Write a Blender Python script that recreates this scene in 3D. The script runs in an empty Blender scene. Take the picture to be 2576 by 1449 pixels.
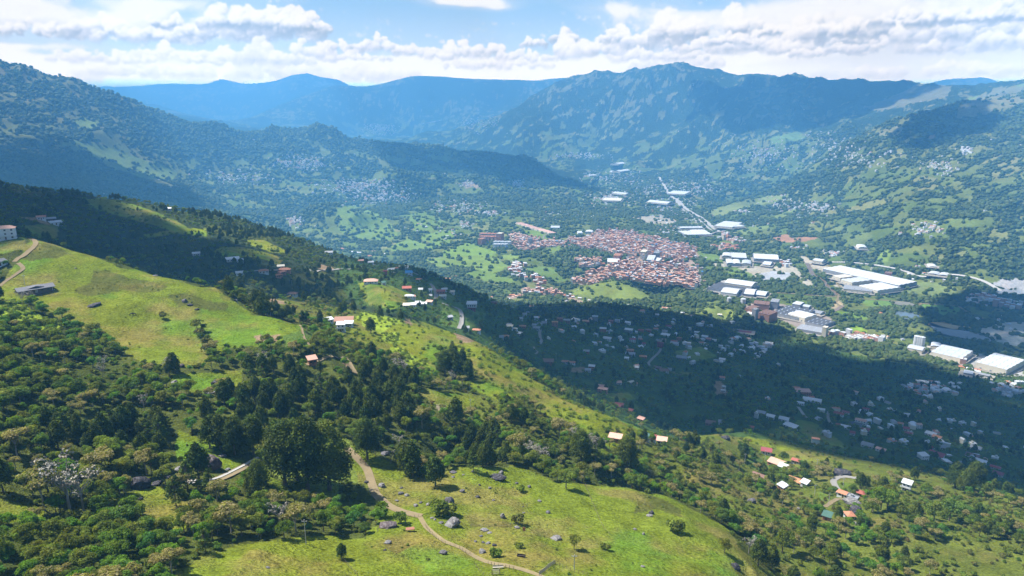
import bpy, bmesh, math, random
import numpy as np
from math import radians, sin, cos, pi
from mathutils import Vector, Matrix
SC = bpy.context.scene
COL = SC.collection
rng = np.random.default_rng(7)
random.seed(7)

# ------------------------------------------------------------------ camera, sky, sun, exposure
CAM_Z = 600.0                       # metres above the valley floor (floor is z = 0)
FPX, TH = 1773.0, math.atan2(724.5 - 270.0, 1773.0)
cd = bpy.data.cameras.new('camera')
cam = bpy.data.objects.new('camera', cd)
COL.objects.link(cam)
cd.sensor_width = 36.0
cd.lens = 36.0 * FPX / 2576.0
cd.clip_start, cd.clip_end = 1.0, 120000.0
cam.location = (0, 0, CAM_Z)
cam.rotation_euler = (radians(90) - TH, 0, 0)
SC.camera = cam

SUN_EL, SUN_AZ = radians(56), radians(-74)       # azimuth measured from +Y towards +X
SUN_DIR = Vector((sin(SUN_AZ) * cos(SUN_EL), cos(SUN_AZ) * cos(SUN_EL), sin(SUN_EL)))
sl = bpy.data.lights.new('sun', 'SUN')
sl.energy, sl.angle, sl.color = 5.0, radians(0.5), (1.0, 0.965, 0.90)
so = bpy.data.objects.new('sun', sl)
COL.objects.link(so)
so.rotation_euler = (-SUN_DIR).to_track_quat('-Z', 'Y').to_euler()
so.location = (0, 0, CAM_Z + 50)

SC.view_settings.view_transform = 'Standard'
SC.view_settings.look = 'None'
SC.view_settings.exposure = 1.08
SC.view_settings.gamma = 1.0
HAZE_D = 1.22e-4; HAZE_TOP = 1450.
SC.render.engine = 'CYCLES'
cy = SC.cycles
cy.max_bounces, cy.diffuse_bounces, cy.glossy_bounces = 4, 2, 1
cy.transmission_bounces, cy.volume_bounces, cy.transparent_max_bounces = 1, 3, 10
cy.caustics_reflective = cy.caustics_refractive = False
cy.use_denoising = True
cy.use_adaptive_sampling = True
cy.adaptive_threshold = 0.02
# ------------------------------------------------------------------ pixel <-> world (2576-wide picture units)
def pdir(px, py):
    px = np.asarray(px, float); py = np.asarray(py, float)
    dx = (px - 1288.0) / FPX; dy = (724.5 - py) / FPX
    return dx, cos(TH) + dy * sin(TH), -sin(TH) + dy * cos(TH)
def uve(px, py):
    X, Y, Z = pdir(px, py)
    h = np.hypot(X, Y)
    return np.arctan2(X, Y), Z / h
def project(x, y, z):
    x = np.asarray(x, float); y = np.asarray(y, float); z = np.asarray(z, float) - CAM_Z
    f = y * cos(TH) - z * sin(TH); up = y * sin(TH) + z * cos(TH)
    f = np.maximum(f, 1e-3)
    return 1288.0 + FPX * x / f, 724.5 - FPX * up / f
# crops used while measuring the photograph: (origin x, origin y, units per crop pixel)
K = .67083
CROP = dict(A=(0, 0, .33854), B=(1270*K, 0, .33854), C=(2540*K, 0, .33854), D=(0, 700*K, .33854), E=(1270*K, 700*K, .33854),
            F=(2540*K, 700*K, .33854), G=(0, 1430*K, .33854), H=(1270*K, 1430*K, .33854), I=(2540*K, 1430*K, .33854),
            T=(1700*K, 800*K, .26042), W=(2600*K, 850*K, .32292), n=(1300*K, 1700*K, .18243), l=(0, 780*K, .18243),
            m=(850*K, 900*K, .18243), r=(1500*K, 1000*K, .18243), v=(1950*K, 1150*K, .20833), h=(2700*K, 1600*K, .18243))
def c(k, x, y):
    a, b, s = CROP[k]
    return a + s * x, b + s * y
def cl(k, *xy):
    return [c(k, xy[i], xy[i+1]) for i in range(0, len(xy), 2)]

# ------------------------------------------------------------------ terrain: surveyed ridge lines and spot heights
CP = []                                          # (azimuth, ln range, tangent of elevation, soft)
def sp(px, py, R, soft=0):
    u, e = uve(px, py); CP.append((float(u), math.log(R), float(e), soft))
def spz(px, py, z=0.0):
    u, e = uve(px, py); CP.append((float(u), math.log((z - CAM_Z) / e), float(e), 0))
def ridge(pts, back=(), step=26):
    for a, b in zip(pts[:-1], pts[1:]):
        n = max(1, int(abs(b[0] - a[0]) / step))
        for k in range(n):
            t = k / n
            q = [a[j] + (b[j] - a[j]) * t for j in range(3)]
            sp(*q)
            for f, d in back: sp(q[0], q[1] + d, q[2] * f, 1)
    sp(*pts[-1])
    for f, d in back: sp(pts[-1][0], pts[-1][1] + d, pts[-1][2] * f, 1)
def spots(*v):
    for i in range(0, len(v), 3): sp(v[i], v[i+1], v[i+2])
def floor(*v):
    for i in range(0, len(v), 3): spz(v[i], v[i+1], v[i+2])

# near ground
ridge([(-300,1500,190),(0,1449,205),(200,1449,200),(450,1449,190),(700,1449,185),(1000,1449,185),(1288,1449,185),(1500,1449,195),
       (1700,1449,215),(1850,1449,235),(2000,1449,285),(2200,1449,320),(2400,1449,350),(2576,1449,375),(2900,1449,410)])
spots(-300,1750,140, 0,1750,135, 700,1750,125, 1288,1750,125, 2000,1750,175, 2576,1750,240, 2900,1700,270)
ridge([(450,1440,193),(500,1397,205),(600,1372,212),(750,1352,218),(900,1346,222),(960,1322,228),(1050,1312,233)], [(1.06, 14)])
spots(900,1150,292, 930,1220,268, 1000,1280,247, 780,1235,262, 440,1330,228, 470,1250,255, 600,1225,262, 620,1290,240,
      1288,1230,268, 1288,1310,235, 1130,1190,280, 1450,1300,250, 1600,1330,250, 1700,1380,240, 1400,1380,220, 1200,1380,212)
ridge([(1130,1165,290),(1200,1160,292),(1300,1172,295),(1400,1190,298),(1450,1212,298),(1520,1222,300),(1600,1226,305),(1680,1245,305),
       (1760,1290,292),(1830,1352,272),(1900,1432,250)], [(1.08, 12), (1.16, 10)])
spots(1900,1330,330, 2000,1380,325, 2140,1290,400, 2250,1310,390, 2400,1350,395, 2576,1350,420, 2850,1350,440, 2140,1400,345,
      1000,1100,315, 1288,1100,330, 1500,1150,345, 1600,1160,370, 1750,1200,380, 1850,1250,370, 1100,1030,355, 1288,1000,400, 1000,960,390,
      1450,1080,400, 1000,900,455, 1150,930,450, 1200,1000,395, 1350,1020,430, 930,860,470, 870,840,490, 850,900,410)
ridge([(650,748,640),(740,754,690),(850,767,690),(930,787,670),(1000,802,630),(1080,822,590),(1130,832,570),(1200,857,540),
       (1260,897,510),(1330,947,480),(1400,997,460),(1480,1027,450),(1560,1060,450),(1640,1095,458),(1700,1105,490),(1750,1095,530),
       (1830,1085,575),(1900,1085,600),(2000,1112,620),(2100,1137,620),(2200,1162,610),(2300,1182,600),(2400,1202,600),(2500,1228,600),
       (2576,1250,590),(2800,1300,570)], [(1.07, 14), (1.18, 26)])
spots(2005,1215,480, 1930,1160,540, 1960,1185,510, 1900,1215,470, 2140,1240,450, 2350,1260,480, 2500,1290,480)
ridge([(40,640,580),(90,603,615),(140,613,612),(190,630,602),(250,648,590),(300,661,576),(360,679,560),(400,691,546),(460,705,536),
       (520,715,525),(560,724,512),(590,760,490),(620,785,472),(700,797,455),(760,822,436),(800,862,418),(830,885,402)], [(1.07, 14), (1.16, 22)])
spots(87,738,520, 200,720,525, 300,760,492, 450,770,480, 300,850,445, 500,850,432, 650,850,426, 100,800,465, 200,880,418, 450,920,388,
      600,900,398, 720,870,408, 0,712,545, 45,672,560, -100,700,560, 0,602,630, -100,590,650, 30,585,650, -250,560,700, 0,760,480, 150,850,425,
      300,950,372, 380,1000,350, 0,900,385, 0,1000,338, 0,1100,298, 200,1100,302, 0,1200,267, 200,1200,270, 0,1300,240, 200,1320,235,
      400,1150,290, 500,1100,305, 450,1000,345, 700,1000,352, 600,950,372, 800,940,385, 700,1100,305, -300,900,380, -300,1200,265, 150,1000,345)
# slopes beyond the left pasture, up to the wooded crest
spots(200,645,800, 350,688,770, 500,728,740, 300,600,900, 300,550,1000, 100,590,780, 100,540,900, 100,505,1050, 0,560,800, 0,520,930,
      500,700,790, 500,640,880, 500,580,1000, 600,638,860, 600,665,810, 560,628,860, 700,700,790, 700,640,900, 700,600,1060,
      850,712,830, 850,660,980, 930,708,800, 950,745,740, 1000,780,690, 950,680,980, 1090,770,790, 1100,730,900, 1160,822,730, 1187,785,850,
      1250,860,770, 1250,800,900, 640,720,730, 800,745,740, -250,520,900, -250,560,780)
ridge([(-300,455,1150),(0,474,1150),(100,480,1150),(200,490,1150),(260,502,1150),(330,508,1150),(430,528,1150),(540,540,1150),(640,570,1150),
       (700,586,1150),(760,606,1150),(830,632,1150),(900,650,1150),(1000,667,1160),(1100,697,1150),(1170,720,1150),(1230,752,1130),
       (1290,778,1110)], [(1.1, 20), (1.25, 40)])
# shaded slope of scattered houses, running down to the valley
spots(1300,890,800, 1400,940,820, 1360,830,1000, 1400,800,1180, 1330,790,1180, 1500,900,1000, 1500,830,1230, 1550,800,1420, 1600,980,830,
      1700,850,1380, 1700,950,1050, 1700,1030,830, 1800,830,1600, 1850,1040,790, 1900,950,1200, 2000,1020,950, 2000,1085,790,
      2200,1000,1250, 2200,1080,950, 2300,1140,800, 2400,1000,1480, 2400,1090,1080, 2576,1000,1650, 2576,1100,1250, 2576,1180,960, 2850,1100,1300)
floor(2000,892,40, 1900,872,45, 2200,935,35, 2400,960,25, 2576,975,20, 1750,800,70)
ridge([(1310,772,1480),(1400,764,1600),(1500,764,1680),(1600,772,1720),(1700,790,1720)], [(1.08, 12)])
# valley floor
floor(1250,745,0, 1200,600,5, 1300,700,0, 1150,700,5, 1100,640,10, 1400,650,0, 1400,742,0, 1500,600,0, 1600,560,0, 1700,500,0, 1650,465,0, 1550,442,8,
      1700,690,0, 1700,750,0, 1850,700,0, 1850,740,0, 2000,650,0, 2000,780,0, 2100,850,0, 2200,760,0, 2200,830,0, 2300,870,0, 2400,790,0,
      2400,900,0, 2576,850,0, 2576,930,0, 2576,760,0, 1900,820,0, 1500,490,0, 1350,530,0, 1200,530,15, 1000,640,10, 1000,615,15,
      800,600,30, 740,590,40, 760,520,80, 1000,490,60, 1150,480,45, 1350,480,15, 600,505,110, 900,470,80, 2850,800,0, 2850,900,0, 1300,620,0,
      1600,640,0, 1750,600,0, 1900,620,0)
ridge([(740,580,3500),(790,523,3600),(830,515,3600),(870,515,3600),(900,523,3580),(950,538,3550),(990,585,3400)], [(1.06, 9), (1.1, 6)])
spots(870,565,3440, 800,580,3400)
floor(880,607,5, 960,600,8)
ridge([(1010,545,3700),(1045,541,3750),(1085,550,3700),(1125,566,3600)], [(1.05, 7)])
floor(1080,590,8, 1180,570,6)
ridge([(1440,742,2230),(1470,722,2300),(1500,712,2340),(1545,706,2350),(1580,713,2340),(1610,730,2290),(1640,752,2220)], [(1.04, 5), (1.09, 2)])
floor(1540,757,0, 1430,752,0, 1540,695,0)
ridge([(1755,786,2060),(1780,773,2090),(1805,768,2100),(1850,778,2080),(1895,800,2000)], [(1.04, 5)])
floor(1820,812,0, 1820,756,0)
# left mountain
spots(0,470,3000, 0,400,3900, 0,300,4700, 0,220,5100, 200,482,3300, 200,420,3900, 200,330,4700, 200,250,5200, 400,500,3600, 400,440,4200,
      400,370,4900, 400,300,5300, 600,440,4500, 600,380,5200, 600,330,5600, 800,450,4700, 800,390,5400, 800,340,5800, 1000,440,5000,
      1000,390,5700, 1200,440,5200, 1200,410,5600, 1300,450,5300, -250,400,3900, -250,250,4900)
ridge([(-300,80,5500),(0,151,5500),(60,163,5550),(100,180,5550),(150,188,5600),(200,190,5600),(240,208,5550),(290,225,5500),(340,238,5500),
       (420,258,5500),(470,272,5550),(540,288,5650),(600,298,5750),(700,304,5850),(760,308,5950),(800,298,6000),(840,311,6000),(880,336,6000),
       (940,348,6000),(1010,357,6000),(1100,368,5950),(1170,386,5900),(1240,381,5900),(1330,398,5800),(1400,431,5700),(1470,467,5600)],
      [(1.12, 24), (1.3, 40)])
# right mountain: near spur, then the long crest behind
ridge([(2900,150,5600),(2576,215,5400),(2450,242,5200),(2350,275,5050),(2250,310,5000),(2150,345,5000),(2050,395,4900),(1950,455,4800),
       (1880,497,4600),(1800,545,4300)], [(1.07, 8), (1.16, 12)])
spots(2576,650,3000, 2576,500,3500, 2576,400,4000, 2576,300,4700, 2300,620,3150, 2300,500,3700, 2300,400,4300, 2850,600,3000, 2850,400,3900,
      2100,560,3550, 2100,480,4150, 1980,520,4200, 2300,260,6800, 2100,330,6500, 2100,260,7300, 1900,440,5600, 1900,380,6300, 1900,300,7100, 1900,230,7800,
      1700,440,6200, 1700,400,6700, 1700,330,7400, 1700,250,8100, 1500,390,7200, 1500,330,7900, 1500,250,8600, 1300,380,7600, 1300,330,8400,
      1150,345,9000, 2450,225,6800)
floor(2300,698,0, 2100,628,0, 1900,566,0, 1500,432,20, 2576,735,0, 1640,440,10)
ridge([(1020,343,10300),(1100,320,10000),(1200,288,9700),(1290,258,9500),(1340,227,9400),(1400,200,9300),(1440,184,9250),(1500,176,9200),
       (1580,181,9000),(1610,179,8900),(1640,165,8800),(1700,161,8700),(1760,170,8600),(1850,182,8400),(1950,192,8200),(2050,198,8100),
       (2150,201,7900),(2250,204,7600),(2350,203,7500),(2450,200,7400),(2576,198,7300),(2900,195,7200)], [(1.15, 30), (1.4, 40)])
# far ranges
ridge([(590,290,12900),(640,262,13100),(700,236,13300),(780,207,13500),(830,192,13500),(880,193,13500),(930,196,13500),(980,184,13500),(1030,171,13500),(1100,172,13500),
       (1180,176,13500),(1280,178,13500),(1350,182,13500),(1420,185,13500),(1600,200,13500)], [(1.1, 25)])
ridge([(100,235,17500),(300,223,17500),(400,213,17500),(500,207,17500),(600,203,17500),(680,195,17500),(740,182,17500),(790,192,17500),(850,207,17500)], [(1.1, 20)])
spots(950,328,11300, 900,300,12300, 1000,262,12800, 1100,232,13000, 1250,240,12900, 700,300,14000, 600,250,16000, 1000,330,10800)
ridge([(2250,212,14000),(2380,199,14000),(2450,193,14000),(2520,194,14000),(2576,197,14000),(2700,200,14000)], [(1.1, 20)])
for px in range(-400, 3001, 200):
    sp(px, 300, 24000, 0); sp(px, 290, 40000, 0)

CP = np.array(CP)
def drop_soft(P):                                 # a guessed point behind a crest yields to any measured one it would clash with
    R = np.exp(P[:, 1]); X = R*np.sin(P[:, 0]); Y = R*np.cos(P[:, 0]); Z = R*P[:, 2]
    h = P[:, 3] == 0
    d = np.hypot(X[:, None] - X[None, h], Y[:, None] - Y[None, h]); dz = np.abs(Z[:, None] - Z[None, h])
    bad = ((dz > .75 * d) & (d > 0)).any(1) & ~h
    return P[~bad]
CP = drop_soft(CP)
AV = 0.5                                          # weight of the range axis
NU, NV = 330, 520
U0, U1, V0, V1 = radians(-50), radians(50), math.log(70.0), math.log(42000.0)
def solve_rbf():
    P = CP.copy()
    key = np.round(P[:, :2] / (0.004, 0.008)).astype(int)      # drop near-duplicates
    _, idx = np.unique(key, axis=0, return_index=True)
    P = P[np.sort(idx)]
    n = len(P)
    du = P[:, None, 0] - P[None, :, 0]; dv = (P[:, None, 1] - P[None, :, 1]) * AV
    A = np.sqrt(du*du + dv*dv + 1e-5)
    np.fill_diagonal(A, A.diagonal() - 0.0015)
    M = np.zeros((n + 3, n + 3)); M[:n, :n] = A
    M[:n, n] = M[n, :n] = 1
    M[:n, n+1] = M[n+1, :n] = P[:, 0]; M[:n, n+2] = M[n+2, :n] = P[:, 1]
    s = np.linalg.solve(M, np.concatenate([P[:, 2], [0, 0, 0]]))
    gu = np.linspace(U0, U1, NU); gv = np.linspace(V0, V1, NV)
    E = np.zeros((NV, NU))
    w = s[:n]
    for i, v in enumerate(gv):
        r = np.sqrt((gu[:, None] - P[None, :, 0])**2 + ((v - P[:, 1]) * AV)[None, :]**2 + 1e-5)
        E[i] = r @ w + s[n] + s[n+1] * gu + s[n+2] * v
    return E
EG = solve_rbf()
def cubic(g, fi, fj):
    """Catmull-Rom sample of grid g at float indices."""
    ny, nx = g.shape
    i0 = np.clip(np.floor(fi).astype(int), 1, ny - 3); j0 = np.clip(np.floor(fj).astype(int), 1, nx - 3)
    ti = np.clip(fi - i0, -1, 2); tj = np.clip(fj - j0, -1, 2)
    def w(t): return (-.5*t + t*t - .5*t**3, 1 - 2.5*t*t + 1.5*t**3, .5*t + 2*t*t - 1.5*t**3, -.5*t*t + .5*t**3)
    wi, wj = w(ti), w(tj); out = 0
    for a in range(4):
        for b in range(4): out = out + wi[a] * wj[b] * g[i0 - 1 + a, j0 - 1 + b]
    return out
# value noise
_P = rng.permutation(4096)
_V = rng.random(4096) * 2 - 1
def vnoise(x, y, seed=0):
    x = np.asarray(x, float) + seed * 17.31; y = np.asarray(y, float) - seed * 9.7
    xi = np.floor(x).astype(np.int64); yi = np.floor(y).astype(np.int64)
    fx = x - xi; fy = y - yi
    fx = fx*fx*fx*(fx*(fx*6-15)+10); fy = fy*fy*fy*(fy*(fy*6-15)+10)
    def h(a, b): return _V[_P[(a + _P[(b + seed) & 4095]) & 4095]]
    a = h(xi, yi); b = h(xi+1, yi); d = h(xi, yi+1); e = h(xi+1, yi+1)
    return (a + (b-a)*fx) * (1-fy) + (d + (e-d)*fx) * fy
def fbm(x, y, oct=4, seed=0, gain=.5):
    s = 0; a = 1; n = 0
    for k in range(oct):
        s = s + a * vnoise(x, y, seed + k); n += a; a *= gain; x = x * 2.03 + 5.1; y = y * 2.03 - 3.7
    return s / n
def ridged(x, y, oct=4, seed=0):
    s = 0; a = 1; n = 0; w = 1
    for k in range(oct):
        q = (1 - np.abs(vnoise(x, y, seed + k)) * 1.6) * w
        s = s + a * q; n += a; w = np.clip(q, 0, 1); a *= .5; x = x * 2.1 + 3.3; y = y * 2.1 + 1.7
    return s / n
def sst(a, b, x):
    t = np.clip((x - a) / (b - a), 0, 1); return t*t*(3-2*t)
def height(x, y):
    """terrain height at world x, y (arrays)"""
    x = np.asarray(x, float); y = np.asarray(y, float)
    R = np.hypot(x, y); u = np.arctan2(x, y); v = np.log(np.maximum(R, 71))
    e = cubic(EG, (v - V0) / (V1 - V0) * (NV - 1), (u - U0) / (U1 - U0) * (NU - 1))
    z = CAM_Z + e * R
    base = z
    nearw = 1 - sst(700, 1300, R)
    z = z + nearw * (1.5 * fbm(x/38, y/38, 3, 3) + 1.5 * (ridged(x/52, y/52, 3, 29) - .6) + .45 * fbm(x/8, y/8, 3, 9) + .30 * sst(-.1, .4, fbm(x/60, y/60, 2, 15)) * ridged(x/3.2 + y/9, y/7 - x/20, 2, 17))
    midw = sst(650, 1000, R) * (1 - sst(1700, 2200, R))
    z = z + midw * (9 * (ridged(x/150, y/150, 3, 5) - .55))
    slope = sst(12, 90, base)                       # no relief on the flat valley floor
    farw = sst(2300, 3600, R) * slope
    wx = x + 260 * fbm(x/900, y/900, 2, 31); wy = y + 260 * fbm(x/900, y/900, 2, 37)
    z = z + farw * ((1 - sst(9000, 12000, R)) * (135 * (ridged(wx/1150, wy/1150, 5, 11) - .60)
                    + 60 * (ridged(wx/330, wy/300, 3, 19) - .55)) * sst(2300, 6000, R)**.5
                    + sst(9000, 12000, R) * 330 * (ridged(wx/2600, wy/2600, 5, 23) - .60))
    z = z + sst(1500, 2200, R) * (1 - slope) * 3 * fbm(x/160, y/160, 3, 41)
    return z
# ------------------------------------------------------------------ node helpers and materials
def srgb(h):
    if isinstance(h, str): h = [int(h[i:i+2], 16) / 255 for i in (0, 2, 4)]
    return tuple((v / 12.92 if v <= .04045 else ((v + .055) / 1.055) ** 2.4) for v in h)
class NT:
    def __init__(s, tree): s.t = tree; s.n = tree.nodes; s.l = tree.links
    def node(s, typ, **kw):
        n = s.n.new(typ)
        for k, v in kw.items(): setattr(n, k, v)
        return n
    def put(s, sock, v):
        if isinstance(v, bpy.types.NodeSocket): s.l.new(v, sock)
        elif v is not None:
            if hasattr(sock, 'default_value'):
                if sock.type == 'RGBA' and hasattr(v, '__len__') and len(v) == 3: v = (*v, 1)
                if sock.type == 'RGBA' and not hasattr(v, '__len__'): v = (v, v, v, 1)
                if sock.type == 'VECTOR' and not hasattr(v, '__len__'): v = (v, v, v)
                sock.default_value = v
    def m(s, op, a, b=None, c=None, clamp=False):
        n = s.node('ShaderNodeMath', operation=op, use_clamp=clamp)
        for i, v in enumerate((a, b, c)):
            if v is not None: s.put(n.inputs[i], v)
        return n.outputs[0]
    def vm(s, op, a, b=None):
        n = s.node('ShaderNodeVectorMath', operation=op); s.put(n.inputs[0], a)
        if b is not None:
            if op == 'SCALE': s.put(n.inputs['Scale'], b)
            else: s.put(n.inputs[1], b)
        return n.outputs['Value'] if op in ('DOT_PRODUCT', 'LENGTH') else n.outputs[0]
    def mix(s, f, a, b, blend='MIX'):
        n = s.node('ShaderNodeMix', data_type='RGBA', blend_type=blend); n.clamp_factor = True
        s.put(n.inputs[0], f); s.put(n.inputs[6], a); s.put(n.inputs[7], b)
        return n.outputs[2]
    def rng(s, x, a, b, c0=0., d=1.):
        n = s.node('ShaderNodeMapRange', interpolation_type='SMOOTHSTEP')
        for i, v in enumerate((x, a, b, c0, d)): s.put(n.inputs[i], v)
        return n.outputs[0]
    def noise(s, vec, scale, detail=3, rough=.55, col=False, dim='3D'):
        n = s.node('ShaderNodeTexNoise', noise_dimensions=dim)
        s.put(n.inputs['Vector'], vec); n.inputs['Scale'].default_value = scale
        n.inputs['Detail'].default_value = detail; n.inputs['Roughness'].default_value = rough
        return n.outputs[1 if col else 0]
    def voro(s, vec, scale, feature='F1', out=0):
        n = s.node('ShaderNodeTexVoronoi', feature=feature); s.put(n.inputs['Vector'], vec); n.inputs['Scale'].default_value = scale
        return n.outputs[out]
MATS = {}
def newmat(name):
    m = bpy.data.materials.new(name); m.use_nodes = True; m.node_tree.nodes.clear()
    t = NT(m.node_tree)
    b = t.node('ShaderNodeBsdfPrincipled'); o = t.node('ShaderNodeOutputMaterial')
    t.l.new(b.outputs[0], o.inputs[0])
    b.inputs['Specular IOR Level'].default_value = .15; b.inputs['Roughness'].default_value = .85
    MATS[name] = m
    return m, t, b
def surf(name, col, var=.12, scale=.4, rough=.8, spec=.2, metal=0, streak=None, dirt=.15):
    """plain surface: base colour with worn mottling, optional ribs along local x"""
    if name in MATS: return MATS[name]
    m, t, b = newmat(name)
    pos = t.node('ShaderNodeNewGeometry').outputs['Position']
    n1 = t.noise(pos, scale, 4); n2 = t.noise(pos, scale * .13, 3)
    k = t.m('ADD', t.m('MULTIPLY', t.m('SUBTRACT', n1, .5), var * 2.4), 1.0)
    cc = t.vm('SCALE', col, k) if False else t.mix(1.0, col, t.vm('SCALE', (1, 1, 1), k), 'MULTIPLY')
    cc = t.mix(t.m('MULTIPLY', t.rng(n2, .45, .7), dirt), cc, tuple(v * .55 for v in col))
    rnd = t.node('ShaderNodeObjectInfo').outputs['Random']
    cc = t.mix(1.0, cc, t.vm('SCALE', (1, 1, 1), t.m('MULTIPLY_ADD', rnd, .24, .88)), 'MULTIPLY')
    if streak:
        oc = t.node('ShaderNodeTexCoord').outputs['Object']
        sx = t.node('ShaderNodeSeparateXYZ'); t.put(sx.inputs[0], oc)
        w = t.m('SINE', t.m('MULTIPLY', sx.outputs[0], 2 * pi / streak))
        cc = t.mix(t.m('MULTIPLY', t.rng(w, .3, .95), .22), cc, tuple(v * .5 for v in col))
    t.put(b.inputs['Base Color'], cc)
    b.inputs['Roughness'].default_value = rough; b.inputs['Specular IOR Level'].default_value = spec
    b.inputs['Metallic'].default_value = metal
    return m

# ------------------------------------------------------------------ world light: clear upper sky with broken cloud
w = bpy.data.worlds.new('World'); SC.world = w; w.use_nodes = True
w.node_tree.nodes.clear(); T = NT(w.node_tree)
sky = T.node('ShaderNodeTexSky', sky_type='NISHITA', sun_disc=False, sun_elevation=SUN_EL, sun_rotation=SUN_AZ)
sky.altitude = 2200; sky.air_density = 1.0; sky.dust_density = .6; sky.ozone_density = 1.4
gc = T.node('ShaderNodeTexCoord')
cn = T.noise(gc.outputs['Generated'], 2.3, 2, .5)
bg1 = T.node('ShaderNodeBackground'); T.put(bg1.inputs[0], sky.outputs[0]); bg1.inputs[1].default_value = .05
bg2 = T.node('ShaderNodeBackground'); bg2.inputs[0].default_value = (.84, .90, 1.0, 1); bg2.inputs[1].default_value = .23
ms = T.node('ShaderNodeMixShader'); T.put(ms.inputs[0], T.rng(cn, .46, .60)); T.l.new(bg1.outputs[0], ms.inputs[1]); T.l.new(bg2.outputs[0], ms.inputs[2])
wo = T.node('ShaderNodeOutputWorld'); T.l.new(ms.outputs[0], wo.inputs[0])
w.cycles.sampling_method = 'MANUAL'; w.cycles.sample_map_resolution = 256
# ------------------------------------------------------------------ cloudy sky backdrop, a ring 60 km out
def uv_grid(px, py): return uve(px, py)
def gridmesh(name, X, Y, Z, mask=None):
    ny, nx = X.shape
    me = bpy.data.meshes.new(name)
    v = np.stack([X, Y, Z], -1).reshape(-1, 3)
    i = np.arange(ny*nx).reshape(ny, nx)
    q = np.stack([i[:-1, :-1], i[:-1, 1:], i[1:, 1:], i[1:, :-1]], -1).reshape(-1, 4)
    if mask is not None:
        q = q[mask.reshape(-1)]
        used = np.zeros(len(v), bool); used[q.ravel()] = True
        new = np.cumsum(used) - 1; v = v[used]; q = new[q]
    else: used = np.ones(len(v), bool)
    me.vertices.add(len(v)); me.vertices.foreach_set('co', v.ravel())
    me.loops.add(q.size); me.loops.foreach_set('vertex_index', q.ravel())
    me.polygons.add(len(q)); me.polygons.foreach_set('loop_start', np.arange(0, q.size, 4)); me.polygons.foreach_set('loop_total', np.full(len(q), 4))
    me.polygons.foreach_set('use_smooth', np.ones(len(q), bool))
    me.update()
    return me, used
def setcol(me, rgba, name='Col'):
    a = me.color_attributes.new(name, 'FLOAT_COLOR', 'POINT'); a.data.foreach_set('color', np.asarray(rgba, np.float32).ravel())
def link(name, me, mat=None, parent=None, loc=None):
    o = bpy.data.objects.new(name, me); COL.objects.link(o)
    if mat is not None:
        if hasattr(me, 'materials') and len(me.materials) == 0:
            for x in (mat if isinstance(mat, (list, tuple)) else [mat]): me.materials.append(x)
    if parent is not None: o.parent = parent
    if loc is not None: o.location = loc
    return o
def structure(o): o['kind'] = 'structure'; return o

def worley(x, y, seed=0, second=False):
    xi = np.floor(x).astype(np.int64); yi = np.floor(y).astype(np.int64)
    f1 = np.full(x.shape, 9.); f2 = np.full(x.shape, 9.); idv = np.zeros(x.shape)
    for a in (-1, 0, 1):
        for b in (-1, 0, 1):
            cx, cy = xi + a, yi + b
            h = _P[(cx + _P[(cy + seed) & 4095]) & 4095]
            d = np.hypot(cx + .5 + .45*_V[h] - x, cy + .5 + .45*_V[(h + 911) & 4095] - y)
            nw = d < f1
            f2 = np.where(nw, f1, np.minimum(f2, d)); idv = np.where(nw, _V[(h + 77) & 4095], idv); f1 = np.where(nw, d, f1)
    return f1, f2, idv * .5 + .5

SOFT = [(120,40,260,46,.55),(430,20,90,20,.25),(640,50,210,60,.60),(500,70,150,30,.4),(470,38,40,20,-.5),(860,26,70,36,-.4),(1000,58,260,40,-.9),(1180,2,120,15,.95),(1260,22,60,11,.75),(1370,60,90,30,-.6),
        (1500,20,120,16,.25),(1650,45,160,34,.35),(2100,60,330,60,.8),(2450,80,260,80,.8),(1790,10,60,12,-.3),(210,134,150,8,-.5),(500,122,70,8,-.4),(60,132,90,9,-.2),(330,106,60,9,-.2)]
HEAPS = [(60,205,260,40,.2),(700,195,200,60,.15),(960,200,170,50,.1),(1700,170,200,40,.1),(2350,190,300,40,.2),(380,190,260,40,.1),(1250,170,260,30,.1),
         (90,92,160,34,.3),(180,86,90,30,.1),(265,90,110,64,.0),(330,100,130,40,.1),(430,104,150,48,.1),(420,70,80,36,.2),(560,96,170,52,.1),(690,90,180,84,.0),(620,70,170,60,.15),(760,78,110,50,.0),
         (165,152,60,24,.1),(250,152,110,28,.0),(410,150,100,44,.0),(330,156,90,24,.1),(560,152,90,42,.0),(500,158,80,22,.1),(655,158,90,66,.35),(790,146,90,52,.1),(740,160,90,40,.2),
         (870,128,70,30,.0),(950,124,130,38,.0),(1040,136,110,30,.05),(900,150,150,24,.1),(1165,140,110,44,.0),(1110,148,100,28,.15),(1244,134,40,42,.0),(1300,148,90,30,.1),(1342,116,50,28,.2),(1380,150,80,26,.1),
         (1420,108,50,46,.2),(1450,140,90,56,.0),(1530,136,110,50,.1),(1560,108,90,44,.0),(1640,120,120,64,.0),(1700,100,100,84,.0),(1610,150,130,34,.15),(1760,132,110,40,.1),(1720,150,110,26,.25),
         (1850,84,90,72,.0),(1880,128,120,56,.1),(1830,112,90,34,.2),(1945,88,60,32,.0),(2020,112,60,76,.05),(1990,130,80,36,.2),(2090,96,90,66,.2),(2150,112,80,46,.4),(2080,140,150,30,.3),(2230,90,190,60,.35),(2200,130,190,34,.4),(2330,104,120,64,.3),(2400,130,110,40,.45),(2290,60,140,44,.3),(2470,96,130,70,.35),(2550,120,110,50,.5),(2420,60,190,40,.35),(2540,50,120,40,.5)]
def puffs(x, y, seed):
    f1, _, i1 = worley(x, y, seed)
    return np.clip(1 - f1*f1*1.9, 0, 1)
SNA, SNR = 1800, 330
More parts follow.
